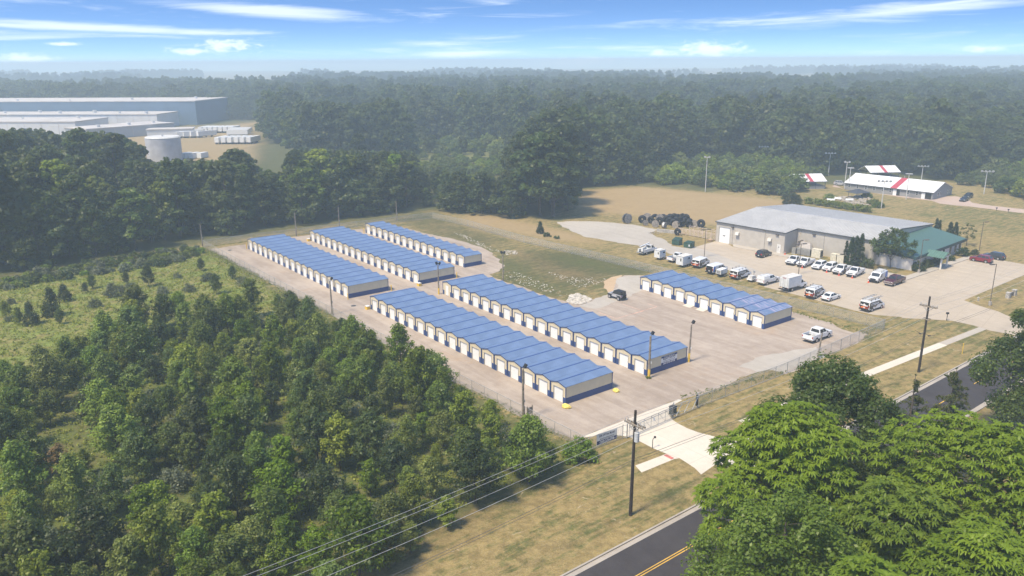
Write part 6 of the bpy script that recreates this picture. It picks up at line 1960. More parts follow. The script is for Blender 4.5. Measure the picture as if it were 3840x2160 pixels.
def sapling(seed, H, Rr, mat, nb=26, per=22, leaf=.16, low=.10, shape=.75, upang=.75, aspect_top=1.0):
    rg = np.random.default_rng(seed)
    tips, C, RR = [], [], []
    for k in range(nb):
        t = (k + .5) / nb
        z0 = H * (low + (1 - low) * t * .9)
        ln = Rr * ((1 - t) ** shape * .95 + .12) * rg.uniform(.75, 1.2)
        if t < .15: ln *= .75
        a = k * 2.4 + rg.uniform(-.4, .4)
        e = np.array([ln * math.cos(a), ln * math.sin(a), z0 + ln * upang * rg.uniform(.6, 1.2)])
        e[2] = min(e[2], H * .98)
        tips.append(e)
        s = np.array([0, 0, z0])
        for q in np.linspace(.35, 1.0, 5):
            C.append(s + (e - s) * q + rg.normal(size=3) * .06 * Rr); RR.append((.20 + .10 * rg.uniform()) * Rr * (1.15 - .4 * q) + .12)
    for q in np.linspace(.86, 1.0, 3):
        C.append((0, 0, H * q)); RR.append(.16 * Rr * (1.6 - q))
    C = np.array(C)
    crown = leaf_mesh('crown', [clump_leaves(rg, C, np.array(RR), per, leaf, flat=.85, up=.6, shell=.25)], mat)
    trunk = limbs_mesh('trunk', H, H * .013 + .02, tips[::2], rg, n=5, top=.97)
    return trunk, crown

def shrub_mesh(seed, H, Rr, mat, nc=46, per=34, leaf=.15):
    rg = np.random.default_rng(seed)
    d = rg.normal(size=(nc, 3)); d[:, 2] = np.abs(d[:, 2]) * .9
    d = unit(d) * rg.uniform(.55, .95, (nc, 1))
    C = d * np.array([Rr, Rr, H * .8]) + np.array([0, 0, H * .12])
    crown = leaf_mesh('crown', [clump_leaves(rg, C, np.full(nc, .26 * Rr) * rg.uniform(.7, 1.3, nc), per, leaf, flat=.8, shell=.3)], mat)
    b = MB()
    for k in range(6):
        p = C[k]; b.tube([(0, 0, -.05), tuple(p * .5), tuple(p * .9)], .04, 5, r1=.01)
    return b.mesh('trunk', BARK), crown

def column_mesh(seed, H, Rr, mat, nc=70, per=40, leaf=.11, pw=.7):
    rg = np.random.default_rng(seed)
    t = rg.uniform(0, 1, nc); a = rg.uniform(0, 6.283, nc)
    rr = Rr * np.minimum(1, 1.35 * (1 - t) ** pw) * rg.uniform(.55, .85, nc)
    C = np.stack([rr * np.cos(a), rr * np.sin(a), .15 + t * (H - .25)], 1)
    crown = leaf_mesh('crown', [clump_leaves(rg, C, (.30 * Rr + .06) * rg.uniform(.8, 1.2, nc), per, leaf, flat=1.35, up=.25, shell=.3)], mat)
    b = MB(); b.cyl((0, 0, -.05), (0, 0, H * .9), .09, .03, n=6)
    return b.mesh('trunk', BARK), crown

def frond_tree(seed, H, Rr, mat, lobes=30, ros=70, nf=7, L=.55, w=.17, base=.30):
    """pinnate leaved tree: sprays of drooping fronds at the twig ends"""
    rg = np.random.default_rng(seed)
    tips = []; V = []; LVs = []
    for k in range(lobes):
        t = (k + .5) / lobes
        a = k * 2.4 + rg.uniform(-.4, .4)
        rr = Rr * (np.sin(np.pi * min(1, .22 + .74 * t)) ** .6) * rg.uniform(.42, .86)
        c = np.array([rr * math.cos(a), rr * math.sin(a), H * (base + (1 - base) * t * .93)])
        r = Rr * rg.uniform(.24, .36)
        tips.append(c)
        lv0 = rg.uniform(.3, .75)
        d = rg.normal(size=(ros, 3)); d[:, 2] = np.abs(d[:, 2]) * 1.0 - .25
        d = unit(d + np.array([c[0], c[1], 0]) / Rr * .55)
        P = c + d * r * rg.uniform(.55, 1.05, (ros, 1)) * np.array([1, 1, .62])
        for j in range(nf):
            an = 2 * math.pi * (j + rg.uniform(-.3, .3, ros)) / nf
            out = unit(np.stack([np.cos(an), np.sin(an), np.zeros(ros)], 1) * .8 + d * .55 + np.array([0, 0, .15]))
            ln = (L * rg.uniform(.7, 1.2, ros))[:, None]
            sd = unit(np.cross(out, np.array([0, 0, 1.0])) + rg.normal(size=(ros, 3)) * .15)
            hw = (w * rg.uniform(.8, 1.2, ros))[:, None] * .5
            p1 = P + out * ln * .5 + np.array([0, 0, .04])
            p2 = P + out * ln + np.array([0, 0, -1.0]) * ln * rg.uniform(.15, .5, (ros, 1))
            q = np.stack([P - sd * hw * .4, P + sd * hw * .4, p1 + sd * hw, p1 - sd * hw, p2 + sd * hw * .3, p2 - sd * hw * .3], 1)
            V.append(q.reshape(-1, 3)); LVs.append(np.repeat(np.clip(lv0 + rg.uniform(-.3, .3, ros), 0, 1), 6))
    V = np.concatenate(V); n = len(V) // 6
    b0 = np.arange(n)[:, None] * 6
    F = np.concatenate([b0 + np.array([[0, 1, 2, 3]]), b0 + np.array([[3, 2, 4, 5]])])
    crown = leaf_mesh('crown', [(V, F, np.concatenate(LVs))], mat)
    trunk = limbs_mesh('trunk', H, H * .017, tips, rg, BARKP, split=.2, top=.85)
    return trunk, crown

def conifer_open(seed, H, Rr, mat, whorls=26, thin=1.0, keep=.8):
    """ageing spruce: ragged boughs that sweep down and out, with gaps"""
    rg = np.random.default_rng(seed)
    b = MB(); b.tube([(0, 0, 0), (.15, .05, H * .4), (-.05, .1, H * .75), (.05, .05, H)], .20, 8, r1=.03)
    C, RR = [], []
    for k in range(whorls):
        t = (k + rg.uniform(.1, .9)) / whorls
        z = H * (.14 + .84 * t)
        for j in range(4):
            if rg.uniform() > keep: continue
            a = rg.uniform(0, 6.283)
            ln = Rr * ((1 - t) ** .8 + .07) * rg.uniform(.35, 1.15)
            rise = ln * rg.uniform(-.35, .22)
            e = Vector((ln * math.cos(a), ln * math.sin(a), z + rise))
            m_ = Vector((e.x * .5, e.y * .5, z + rise * .3 + ln * .08))
            b.tube([(0, 0, z), m_, e], .045, 4, r1=.01)
            n = max(3, int(ln * 3.2))
            for q in np.linspace(.22, 1, n):
                p = Vector((0, 0, z)).lerp(m_, q * 2) if q < .5 else m_.lerp(e, q * 2 - 1)
                sp = .30 * ln * q * (1.15 - q)
                for _ in range(2):
                    C.append((p.x + rg.normal() * sp, p.y + rg.normal() * sp, p.z - abs(rg.normal()) * .18)); RR.append(rg.uniform(.16, .34) * thin)
    C.append((0.05, .05, H)); RR.append(.16)
    crown = leaf_mesh('crown', [clump_leaves(rg, np.array(C), np.array(RR), 13, .10, flat=.8, up=.1, shell=.1)], mat)
    return b.mesh('trunk', BARK, True), crown

def plant(name, label, cat, meshes, loc, rz=0.0, sc=(1, 1, 1), group=None):
    t = thing(name, label, cat, loc, rz, group)
    t.scale = sc
    obj('trunk', meshes[0], t); obj('crown', meshes[1], t)
    return t

# --- right foreground
def hero(name, label, mesh, x, y, rz, s=1.0):
    return plant(name, label, 'tree', mesh, (x, y, 0), rz, (s, s, s))
hero('shade_tree', 'large feathery leaved bright green tree nearest the gate driveway', frond_tree(21, 18.6, 7.2, LF_LOCUST, 44, 84), 22.9, 60.0, .4)
hero('shade_tree', 'feathery leaved crown between the two largest bright trees', frond_tree(24, 15.8, 6.0, LF_LOCUST, 36, 80), 29.0, 52.0, 2.8)
hero('shade_tree', 'large feathery leaved bright green tree at the right picture edge', frond_tree(22, 18.8, 8.6, LF_LOCUST, 52, 84), 36.6, 56.0, 1.9)
hero('shade_tree', 'feathery bright tree low in the bottom right corner', frond_tree(25, 16.5, 6.2, LF_LOCUST, 36, 80), 31.5, 45.5, 1.2)
hero('shade_tree', 'dark round crowned tree behind the bright feathery trees', broadleaf(31, 18.4, 6.9, LF_MAPLE, 32, 15, 95, .16), 30.4, 70.0, .2)
hero('shade_tree', 'dull green small leaved tree beside the road at the bottom edge', broadleaf(32, 17.6, 6.6, LF_ELM, 34, 17, 64, .135, base=.2), 18.4, 47.0, 2.2)
hero('shade_tree', 'bright feathery tree top at the middle of the bottom edge', frond_tree(23, 19.2, 5.2, LF_LOCUST, 26, 76), 20.6, 38.0, .9)
hero('shade_tree', 'dark green tree at the right edge beyond the thin conifers', broadleaf(33, 19.6, 7.4, LF_MAPLE, 32, 14, 95, .18, base=.14), 64.6, 88.5, 1.1)
hero('conifer_tree', 'sparse ragged conifer in front of the road', conifer_open(41, 14.0, 4.6, LF_CONIFER, 34), 47.9, 80.0, .3)
hero('conifer_tree', 'thin nearly bare conifer left of the ragged one', conifer_open(42, 13.3, 3.4, LF_CONIFER, 20, .85, .55), 43.6, 80.0, 2.3)

# --- planting around the grey building
def at_local(k, bx_, by_, h):
    return K(k, bx_, by_)
arb = [column_mesh(60 + i, 6.5, 1.0, LF_CEDAR, 120, 44) for i in range(3)]
for i, (x, y, s, lab) in enumerate([(1134, 1045, .80, 'thin columnar evergreen column at the left of the dark group'), (1175, 1062, 1.0, 'columnar evergreen column, second from the left beside the grey wall'), (1213, 1068, 1.12, 'tall columnar evergreen column in the middle of the dark group'), (1250, 1066, 1.12, 'columnar evergreen column, right hand one of the dark group')]):
    plant('columnar_evergreen', lab, 'tree', arb[i % 3], K('z4', x, y), i, (1.0 if i else .7, 1.0 if i else .7, s), 'dark columnar evergreen columns at the grey building')
for i, (x, y, s, w_, lab) in enumerate([(1858, 800, .78, .8, 'narrow columnar evergreen behind the green office roof, left of a pair'), (1884, 800, .72, .7, 'narrow columnar evergreen behind the green office roof, right of a pair'), (1920, 808, .30, .6, 'tiny columnar evergreen behind the green office roof'), (1968, 835, .78, 1.1, 'wide columnar evergreen right of the green office roof'), (2012, 838, .80, .9, 'last columnar evergreen right of the green office roof')]):
    plant('columnar_evergreen', lab, 'tree', arb[i % 3], K('z4', x, y + 40), i * 1.3, (w_, w_, s), 'columnar evergreen behind the office')
rsh = [shrub_mesh(70 + i, 2.6, 1.75, LF_DARK, 60, 40, .12) for i in range(2)]
for i, (x, y, s, lab) in enumerate([(1312, 1082, 1.0, 'round dark shrub beside the columnar evergreen group'), (1722, 1108, .95, 'round dark shrub at the foot of the parking light'), (1800, 1075, .8, 'dark shrub under the entrance canopy'), (1870, 1050, .72, 'low dark shrub left of the canopy posts'), (2082, 990, .95, 'round dark shrub at the right end of the office'), (2178, 978, .62, 'low wide shrub beside the red car'), (1992, 1028, .55, 'small dark shrub right of the canopy')]):
    plant('round_shrub', lab, 'shrub', rsh[i % 2], K('z4', x, y), i, (s, s, s), 'clipped shrubs at the office')
plant('ornamental_tree', 'open many stemmed tree in front of the green roofed office', 'tree', broadleaf(35, 8.6, 4.6, LF_DARK, 16, 8, 34, .20, base=.36), K('z4', 1500, 1085), .7)
plant('ornamental_tree', 'half bare small tree right of the office', 'tree', broadleaf(36, 5.6, 2.2, LF_CONIFER, 9, 4, 22, .14, base=.3), K('z4', 2112, 905), .2)
plant('small_conifer', 'little conifer standing on the grass bank behind the slope', 'tree', column_mesh(77, 3.4, 1.1, LF_CEDAR, 60, 36, .12, 1.0), K('z8', 1772, 1322), 0)
plant('low_shrub', 'low shrub beside the little conifer on the grass bank', 'shrub', shrub_mesh(78, 1.2, 1.3, LF_FOREST, 30, 30, .12), K('z8', 1830, 1345), 0)
plant('low_shrub', 'small shrub right of the little conifer on the grass bank', 'shrub', shrub_mesh(79, .9, .9, LF_FOREST, 24, 30, .12), K('z8', 1905, 1362), 0)
plant('weed_tuft', 'green weeds at the foot of the yellow based pole', 'weed', shrub_mesh(80, .45, .5, LF_MEADOW, 16, 20, .08), K('z2', 2160, 790), 0)
plant('round_bush', 'round bush on the meadow behind the large roof', 'shrub', shrub_mesh(81, 4.2, 3.4, LF_FOREST, 60, 40, .26), K('z4', 700, 570), 0)
def hedge():
    a, b = K('g', 275, 700), K('g', 1300, 850)
    t = thing('hedge', 'long clipped green hedge in front of the rock garden', 'hedge', a)
    rg = np.random.default_rng(5)
    n = 190
    s = rg.uniform(0, 1, n)
    v = np.array(b - a)
    nr = np.array([-v[1], v[0], 0]) / np.hypot(v[0], v[1])
    C = s[:, None] * v + nr * rg.uniform(-.9, .9, (n, 1)) + np.stack([np.zeros(n), np.zeros(n), rg.uniform(.4, 1.9, n)], 1)
    me = leaf_mesh('foliage', [clump_leaves(rg, C, np.full(n, .75), 34, .20, shell=.3)], LF_YOUNG)
    obj('foliage', me, t)
    bb = MB()
    for k in range(24):
        p = v * (k + .5) / 24
        bb.cyl((p[0], p[1], -.05), (p[0], p[1], 1.2), .05, n=5)
    bb.build('stems', BARK, t)
hedge()
def rock_garden():
    stones('rock_heap', 'heap of brown rocks and rubble behind the hedge', [px_poly([('g', 800, 600), ('g', 1250, 560), ('g', 1330, 700), ('g', 1280, 740), ('g', 900, 690)])], 260, .2, .8, 12, M('brown_rock', (.30, .26, .21), .95, var=.3, world=True))
    p = K('g', 1090, 610)
    t = thing('gazebo', 'small dark roofed gazebo among the rocks', 'gazebo', p, .4)
    for x in (-2.2, 2.2):
        for y in (-1.8, 1.8): MB().cyl((x, y, 0), (x, y, 2.0), .1, n=6).build('post', WOODP, t)
    MB().hexa([(-3.2, -2.6, 2.0), (3.2, -2.6, 2.0), (3.2, 2.6, 2.0), (-3.2, 2.6, 2.0), (-.4, -.2, 3.1), (.4, -.2, 3.1), (.4, .2, 3.1), (-.4, .2, 3.1)]).build('roof', M('slate_roof', (.05, .055, .07), .7), t)
    for i, (x, y, lab) in enumerate([(640, 600, 'low green bush left of the gazebo'), (1340, 690, 'green bush right of the rock heap'), (1420, 740, 'bush at the foot of the floodlight pole'), (1255, 580, 'small bush behind the gazebo')]):
        plant('garden_bush', lab, 'shrub', shrub_mesh(90 + i, 2.0, 2.0, LF_YOUNG, 40, 34, .2), K('g', x, y + 25), i)
    for i, (x, y) in enumerate(((770, 645), (665, 668), (970, 665))):
        MB().bx(-1.4, 1.4, -.25, .25, .4, .5)
        t = thing('park_bench', ('white bench behind the hedge, upper one', 'white bench behind the hedge, left one', 'white bench behind the hedge, right one')[i], 'bench', K('g', x, y), wrz + .4 * i)
        MB().bx(-1.3, 1.3, -.3, .3, .4, .48).build('seat', WHITE, t)
        MB().bx(-1.3, 1.3, .25, .33, .48, .95).build('backrest', WHITE, t)
        for s in (-1.0, 1.0): MB().bx(s - .06, s + .06, -.25, .25, 0, .4).build('leg', GALV, t)
rock_garden()

# --- thicket of young trees, left foreground
fence_a, fence_b = Vector((FA_.x, FA_.y)), Vector((FB_.x, FB_.y))
fdir = (fence_b - fence_a).normalized(); fnor = Vector((-fdir.y, fdir.x))
if fnor.x > 0: fnor = -fnor
DENSE = px_poly([('D', 575, 800), ('D', 700, 790), ('D', 830, 815), ('D', 950, 890), ('D', 1140, 1010), ('D', 1280, 1095), ('D', 1400, 1165), ('D', 1425, 1205), ('D', 1200, 1320), ('D', 860, 1520), ('D', 400, 1900), ('D', -500, 1900), ('D', -350, 1000), ('D', 0, 975), ('D', 160, 940), ('D', 300, 860), ('D', 430, 810)])
SPARSE = px_poly([('D', 20, 760), ('D', 250, 700), ('D', 480, 670), ('D', 640, 720), ('D', 700, 790), ('D', 500, 800), ('D', 300, 860), ('D', 0, 830)])
YV = [(sapling(100 + i, 6.6, 2.0 + .25 * (i % 3), LF_YOUNG, 30, 32, .135, shape=.55 + .12 * (i % 3)), 'sapling') for i in range(6)]
BV = [(sapling(120 + i, 6.2, 1.7, LF_BRIGHT, 24, 30, .15, shape=.6), 'sapling') for i in range(2)]
DV = [(sapling(130 + i, 6.4, 2.2, LF_DARK, 30, 32, .135, shape=.6), 'sapling') for i in range(3)]
GV = [(shrub_mesh(140 + i, 3.0, 2.1, LF_GREY, 54, 36, .14), 'shrub') for i in range(3)]
RV = [(sapling(150, 5.0, 1.4, LF_BROWN, 22, 12, .14, shape=.6), 'sapling')]
CV = [(column_mesh(155 + i, 3.8, 1.5, LF_CEDAR, 70, 36, .13, .8), 'cedar') for i in range(2)]
LAB = {'y': ('young_tree', 'young green tree growing in the dense thicket beside the yard', 'tree'), 'b': ('young_tree', 'yellow green young tree standing out in the thicket', 'tree'), 'd': ('young_tree', 'dark green young tree in the thicket', 'tree'),
       'g': ('grey_shrub', 'grey green rounded shrub in the thicket', 'shrub'), 'r': ('dry_sapling', 'small sapling with dry brown leaves in the thicket clearing', 'tree'), 'c': ('conical_evergreen', 'dark conical evergreen on the meadow edge', 'tree')}
KIND = {'y': YV, 'b': BV, 'd': DV, 'g': GV, 'r': RV, 'c': CV}
def plant_kind(k, p, s, rz=None):
    ms = KIND[k]
    me = ms[random.randrange(len(ms))][0]
    nm, lab, cat = LAB[k]
    df = abs((Vector((p[0], p[1])) - fence_a).dot(fnor))
    u_, v_ = project((p[0], p[1], 3))
    where = 'close to the long side fence' if df < 7 else 'towards the overhead wires' if v_ > 1850 and u_ > 700 else 'near the bottom left corner' if v_ > 1600 and u_ < 900 else 'near the open meadow' if v_ < 1350 else 'in the middle of the thicket' if u_ > 500 else 'towards the left picture edge'
    lab = lab.replace('in the dense thicket beside the yard', 'in the thicket') + ', ' + where
    return plant(nm, lab, cat, me, (p[0], p[1], 0), random.uniform(0, 6.28) if rz is None else rz, (s * random.uniform(.9, 1.12), s * random.uniform(.9, 1.12), s * random.uniform(.9, 1.15)), LAB[k][0].replace('_', ' ') + 's ' + where)
CLEAR = px_poly([('i', 380, 440), ('i', 700, 430), ('i', 850, 560), ('i', 780, 700), ('i', 480, 720), ('i', 380, 600)])
CLEAR2 = px_poly([('i', 1120, 100), ('i', 1330, 110), ('i', 1330, 200), ('i', 1130, 190)])
def scatter(poly, dmin, n, seed, tries=60000, avoid=()):
    r = np.random.default_rng(seed)
    P = np.array([(p[0], p[1]) for p in poly]); lo, hi = P.min(0), P.max(0)
    c = r.uniform(lo, hi, (tries, 2))
    ok = sdist(c, poly) < 0
    for a in avoid: ok &= sdist(c, a) > .8
    ok &= np.abs(c[:, 0]) < c[:, 1] * .72 + 4
    c = c[ok]
    keep = []; grid = {}
    for q in c:
        g = (int(q[0] // dmin), int(q[1] // dmin))
        bad = False
        for i in (-1, 0, 1):
            for j in (-1, 0, 1):
                for o in grid.get((g[0] + i, g[1] + j), ()):
                    if (o[0] - q[0]) ** 2 + (o[1] - q[1]) ** 2 < dmin * dmin: bad = True; break
        if bad: continue
        grid.setdefault(g, []).append(q); keep.append(q)
        if len(keep) >= n: break
    return keep
spots = scatter(DENSE, 2.7, 300, 3, avoid=(CLEAR, CLEAR2))
# only those that show: in front of the lower picture edge they are out of frame
spots = [q for q in spots if project((q[0], q[1], 6.5))[1] < 2250]
n_y = 0
for i, q in enumerate(spots):
    dist_f = abs((Vector(q) - fence_a).dot(fnor))
    rr = random.random()
    k = 'y' if rr < .66 else 'd' if rr < .80 else 'b' if rr < .87 else 'g'
    s = random.choice((random.uniform(.45, .8), random.uniform(.75, 1.05), random.uniform(.9, 1.3)))
    if dist_f < 5: s *= .7
    if k == 'g': s = random.uniform(.7, 1.1)
    if k == 'b': s *= .9
    plant_kind(k, q, s)
for q in scatter(SPARSE, 5.0, 16, 9): plant_kind(random.choice('ydgg'), q, random.uniform(.35, .75))
for k, w_, x, y, s in [('c', 'j', 305, 815, 1.0), ('c', 'j', 512, 735, 1.25), ('c', 'j', 628, 590, .9), ('r', 'i', 870, 600, 1.0), ('r', 'i', 470, 790, .9), ('g', 'j', 1120, 540, 1.1), ('g', 'j', 2010, 395, .8), ('d', 'j', 1945, 300, .45), ('d', 'j', 2250, 380, .5), ('y', 'j', 62, 755, .55), ('y', 'j', 190, 815, .45), ('y', 'j', 890, 470, .5), ('d', 'j', 1440, 450, .7)]:
    plant_kind(k, K(w_, x, y), s)
plant('roadside_bush', 'leafy green bush growing at the fence corner beside the banner', 'shrub', shrub_mesh(160, 3.2, 2.2, LF_YOUNG, 70, 40, .15), K('m', 130, 1440), 0)
# brushy margin of meadow and wood edge, right up against the trees
WEEDY = px_poly([('j', -300, 480), ('j', 150, 385), ('j', 480, 290), ('j', 1000, 225), ('j', 1900, 70), ('j', 1990, 130), ('j', 1700, 230), ('j', 1200, 310), ('j', 500, 400), ('j', -300, 560)])
wsh = [shrub_mesh(170 + i, 1.7, 1.5, (LF_GREY, LF_YOUNG, LF_FOREST)[i], 36, 30, .16) for i in range(3)]
for i, q in enumerate(scatter(WEEDY, 2.3, 120, 5)):
    s = random.uniform(.6, 1.25)
    plant('brush_shrub', 'low brush shrub on the margin between meadow and wood', 'shrub', wsh[i % 3], (q[0], q[1], 0), i * 1.7, (s, s, s), 'brush shrubs at the wood margin')

# --- meadow weeds: one mass nobody could count
def meadow_stuff():
    rg = np.random.default_rng(8)
    P = np.array([(p[0], p[1]) for p in MEADOW]); lo, hi = np.maximum(P.min(0), (-140, 45)), np.minimum(P.max(0), (30, 215))
    c = rg.uniform(lo, hi, (60000, 2))
    c = c[(sdist(c, MEADOW) < -.6) & (np.abs(c[:, 0]) < c[:, 1] * .72 + 3)]
    c = c[:15000]
    n = len(c)
    C = np.concatenate([c, rg.uniform(.05, .3, (n, 1))], 1)
    v, f, l = clump_leaves(rg, C, rg.uniform(.2, .55, n), 7, .14, flat=.7, up=.5, shell=.2)
    tag(obj('meadow_weeds', leaf_mesh('meadow_weeds', [(v, f, l)], LF_MEADOW)), 'tall green weeds of the meadow left of the yard', kind='stuff')
    # ragged tufts along the yard edges
    C = []
    for a, b in ((G(763, 930), G(1250, 1190)), (G(1250, 1200), G(2195, 1690)), (G(2560, 1492), G(2950, 1395)), (G(2980, 1170), G(3265, 1254)), (G(790, 925), G(1617, 812))):
        L = (b - a).length
        for k in range(int(L * 7)):
            p = a.lerp(b, rg.uniform())
            C.append((p.x + rg.normal() * .45, p.y + rg.normal() * .45, .08))
    C = np.array(C)
    v, f, l = clump_leaves(rg, C, rg.uniform(.10, .32, len(C)), 8, .08, flat=.8, up=.5, shell=.2)
    tag(obj('edge_weeds', leaf_mesh('edge_weeds', [(v, f, l)], LF_MEADOW)), 'weeds growing along the fence and gravel edges', kind='stuff')
meadow_stuff()

# --- the wood
WOOD = px_poly([('N', -3500, 1500), ('N', 0, 1042), ('N', 190, 1002), ('N', 390, 968), ('N', 763, 893), ('N', 1100, 846), ('N', 1617, 780), ('N', 1700, 797), ('N', 1850, 815), ('N', 2080, 822), ('N', 2165, 792), ('N', 2163, 706), ('N', 2400, 690), ('N', 2640, 712), ('N', 2920, 740), ('N', 2985, 728), ('N', 3010, 690), ('N', 3180, 652),
                ('N', 3330, 646), ('N', 3600, 690), ('N', 3690, 728), ('N', 3840, 752), ('N', 5200, 860)]) + [Vector((4000, 300)), Vector((4000, 3600)), Vector((-4000, 3600)), Vector((-4000, 200))]
PLANT = px_poly([('z7', -3000, 700), ('z7', -900, 560), ('z7', -900, 395), ('z7', 1500, 405), ('z7', 2110, 415), ('z7', 2130, 520), ('z7', 2030, 610), ('z7', 2050, 745), ('z7', 1900, 800), ('z7', 1560, 790), ('z7', 1100, 800), ('z7', 800, 760), ('z7', 300, 720), ('z7', -400, 740)])
GLADE = px_poly([('N', 1470, 545), ('N', 1700, 535), ('N', 1900, 560), ('N', 1870, 606), ('N', 1600, 612)])
SCRUB = px_poly([('N', 2400, 712), ('N', 2640, 730), ('N', 2930, 760), ('N', 3020, 740), ('N', 3110, 690), ('N', 3090, 645), ('N', 2640, 610), ('N', 2400, 640)])
SCRUB2 = px_poly([('N', 3560, 700), ('N', 3700, 740), ('N', 3900, 770), ('N', 5000, 840), ('N', 5000, 720), ('N', 3840, 640), ('N', 3600, 660)])
def jitter_grid(y0, y1, sp, seed):
    r = np.random.default_rng(seed)
    xs = np.arange(-y1 * .76, y1 * .76, sp); ys = np.arange(y0, y1, sp)
    X, Y = np.meshgrid(xs, ys)
    c = np.stack([X.ravel(), Y.ravel()], 1) + r.uniform(-.42, .42, (X.size, 2)) * sp
    c = c[(np.abs(c[:, 0]) < c[:, 1] * .74 + 10)]
    return c
near = jitter_grid(140, 420, 6.6, 1); midd = jitter_grid(420, 900, 8.0, 2); far = jitter_grid(900, 1500, 10.5, 3); vfar = jitter_grid(1500, 2600, 16, 4)
allp = np.concatenate([near, midd, far, vfar])
ok = (sdist(allp, WOOD) < -1.0) & (sdist(allp, PLANT) > 3) & ((sdist(allp, GLADE) > 2) | (rng.uniform(size=len(allp)) < .5))
fn_ = np.sin(allp[:, 0] * .0061 + 2.0) + np.sin(allp[:, 0] * .0137 + allp[:, 1] * .004) + np.sin(allp[:, 1] * .009 + allp[:, 0] * .0023 + 1.0)
ok &= (allp[:, 1] < 1130) | (fn_ > .9)
allp = allp[ok]
edge = -sdist(allp, WOOD)
scrub = (sdist(allp, SCRUB) < 0) | (sdist(allp, SCRUB2) < 0)
dist = np.hypot(allp[:, 0], allp[:, 1])
lowf = np.sin(allp[:, 0] * .031 + 1.3) * np.sin(allp[:, 1] * .027 + .4) + .6 * np.sin(allp[:, 0] * .075 + allp[:, 1] * .06)
hh = rng.normal(19.5, 3.4, len(allp)) + (2.8 + 3.4 * np.clip((allp[:, 1] - 450) / 500, 0, 1)) * lowf
hh = np.where(rng.uniform(size=len(allp)) < .10, hh * 1.22, hh)
hh = np.where(edge < 9, hh * rng.uniform(.42, .9, len(allp)), hh)
hh = np.where(scrub, rng.uniform(3.0, 8.5, len(allp)), hh)
hh = np.where(sdist(allp, GLADE) < 3, rng.uniform(4.0, 10.0, len(allp)), hh)
dplant = sdist(allp, PLANT)
hh = np.where((dplant < 30) & (allp[:, 1] < 420), hh * .72, hh)           # lower growth in front of the plant
# the tops in front of the plant stay below the yard that shows over them
lim_u = np.array([-900, 0, 60, 430, 520, 560, 640, 660, 830, 860, 930, 960, 1075, 1100, 1540, 1580, 1930, 1960]); lim_v = np.array([470, 480, 478, 490, 545, 605, 605, 590, 590, 560, 560, 640, 640, 550, 565, 640, 640, 480])
drop = np.zeros(len(allp), bool)
for i in np.where((allp[:, 1] < 470) & (allp[:, 0] < 40))[0]:
    x, y = allp[i]
    u = project((x, y, 12.0))[0]
    if u > 2000 or (u > 1098 and y > 400): continue
    lv_ = np.interp(u, lim_u, lim_v) + abs(rng.normal(0, 30))
    dd = px_dir(u, lv_); z = CAM_H + dd.z * y / dd.y
    hh[i] = min(hh[i], z)
    if z < 4.5:
        if u > 1100: hh[i] = rng.uniform(2.6, 5.5)
        else: drop[i] = True
# never above the air that is modelled
hh = np.clip(hh, 2.5, 29)
allp, hh, edge, scrub, dist = allp[~drop], hh[~drop], edge[~drop], scrub[~drop], dist[~drop]
FVn = [broadleaf(200 + i, 20, (5.4, 6.2, 4.6, 5.6, 4.9)[i], LF_FOREST, (17, 19, 16, 18, 15)[i], 9, 32, .46, base=(.20, .25, .12, .3, .1)[i]) for i in range(5)]
FVe = [broadleaf(210 + i, 12, 4.6, LF_FOREST, 14, 9, 30, .36, base=.04) for i in range(2)]
FVs = [shrub_mesh(215 + i, 6.0, 3.6, (LF_SCRUB, LF_YOUNG)[i], 54, 36, .34) for i in range(2)]
LIGHTF = [broadleaf(220 + i, 20, 5.6, LF_YOUNG, 17, 9, 32, .46, base=.2) for i in range(2)]
order = np.argsort(dist)
vis = []
for i in order:
    x, y = allp[i]
    u, v = project((x, y, hh[i] * .75))
    if -250 < u < 4090: vis.append(i)
    if len(vis) >= 285: break
ind = set(vis)
for n_, i in enumerate(vis):
    x, y = allp[i]; h = hh[i]
    if scrub[i]:
        me = FVs[n_ % 2]; s = h / 6.0; nm, lab, g = 'wood_shrub', 'tall shrub at the edge of the dry field', 'shrubs at the field edge'
        cat = 'shrub'; sc = (s, s, s)
    elif edge[i] < 9 and h < 15:
        me = FVe[n_ % 2]; s = h / 12; nm, lab, g = 'edge_tree', 'low branched tree at the front edge of the wood', 'trees at the wood edge'
        cat = 'tree'; sc = (s * 1.05, s * 1.05, s)
    else:
        lt = random.random() < .16
        me = LIGHTF[n_ % 2] if lt else FVn[n_ % 5]; s = h / 20
        nm, lab, g = ('forest_tree', 'tall lighter green tree in the front of the wood', 'lighter trees of the wood') if lt else ('forest_tree', 'tall dark green tree in the front of the wood', 'tall trees of the wood')
        cat = 'tree'; w_ = random.uniform(.88, 1.2); sc = (s * w_, s * w_, s)
    u_ = project((x, y, 8))[0]
    where = 'left of the storage yard' if u_ < 760 else 'behind the back fence' if u_ < 1620 else 'beside the dry field' if u_ < 2900 else 'near the clubhouse'
    lab = lab.replace(' in the front of the wood', ' of the wood').replace(' at the edge of the dry field', '') + ', ' + where
    plant(nm, lab, cat, me, (x, y, 0), random.uniform(0, 6.28), sc, g + ' ' + where)
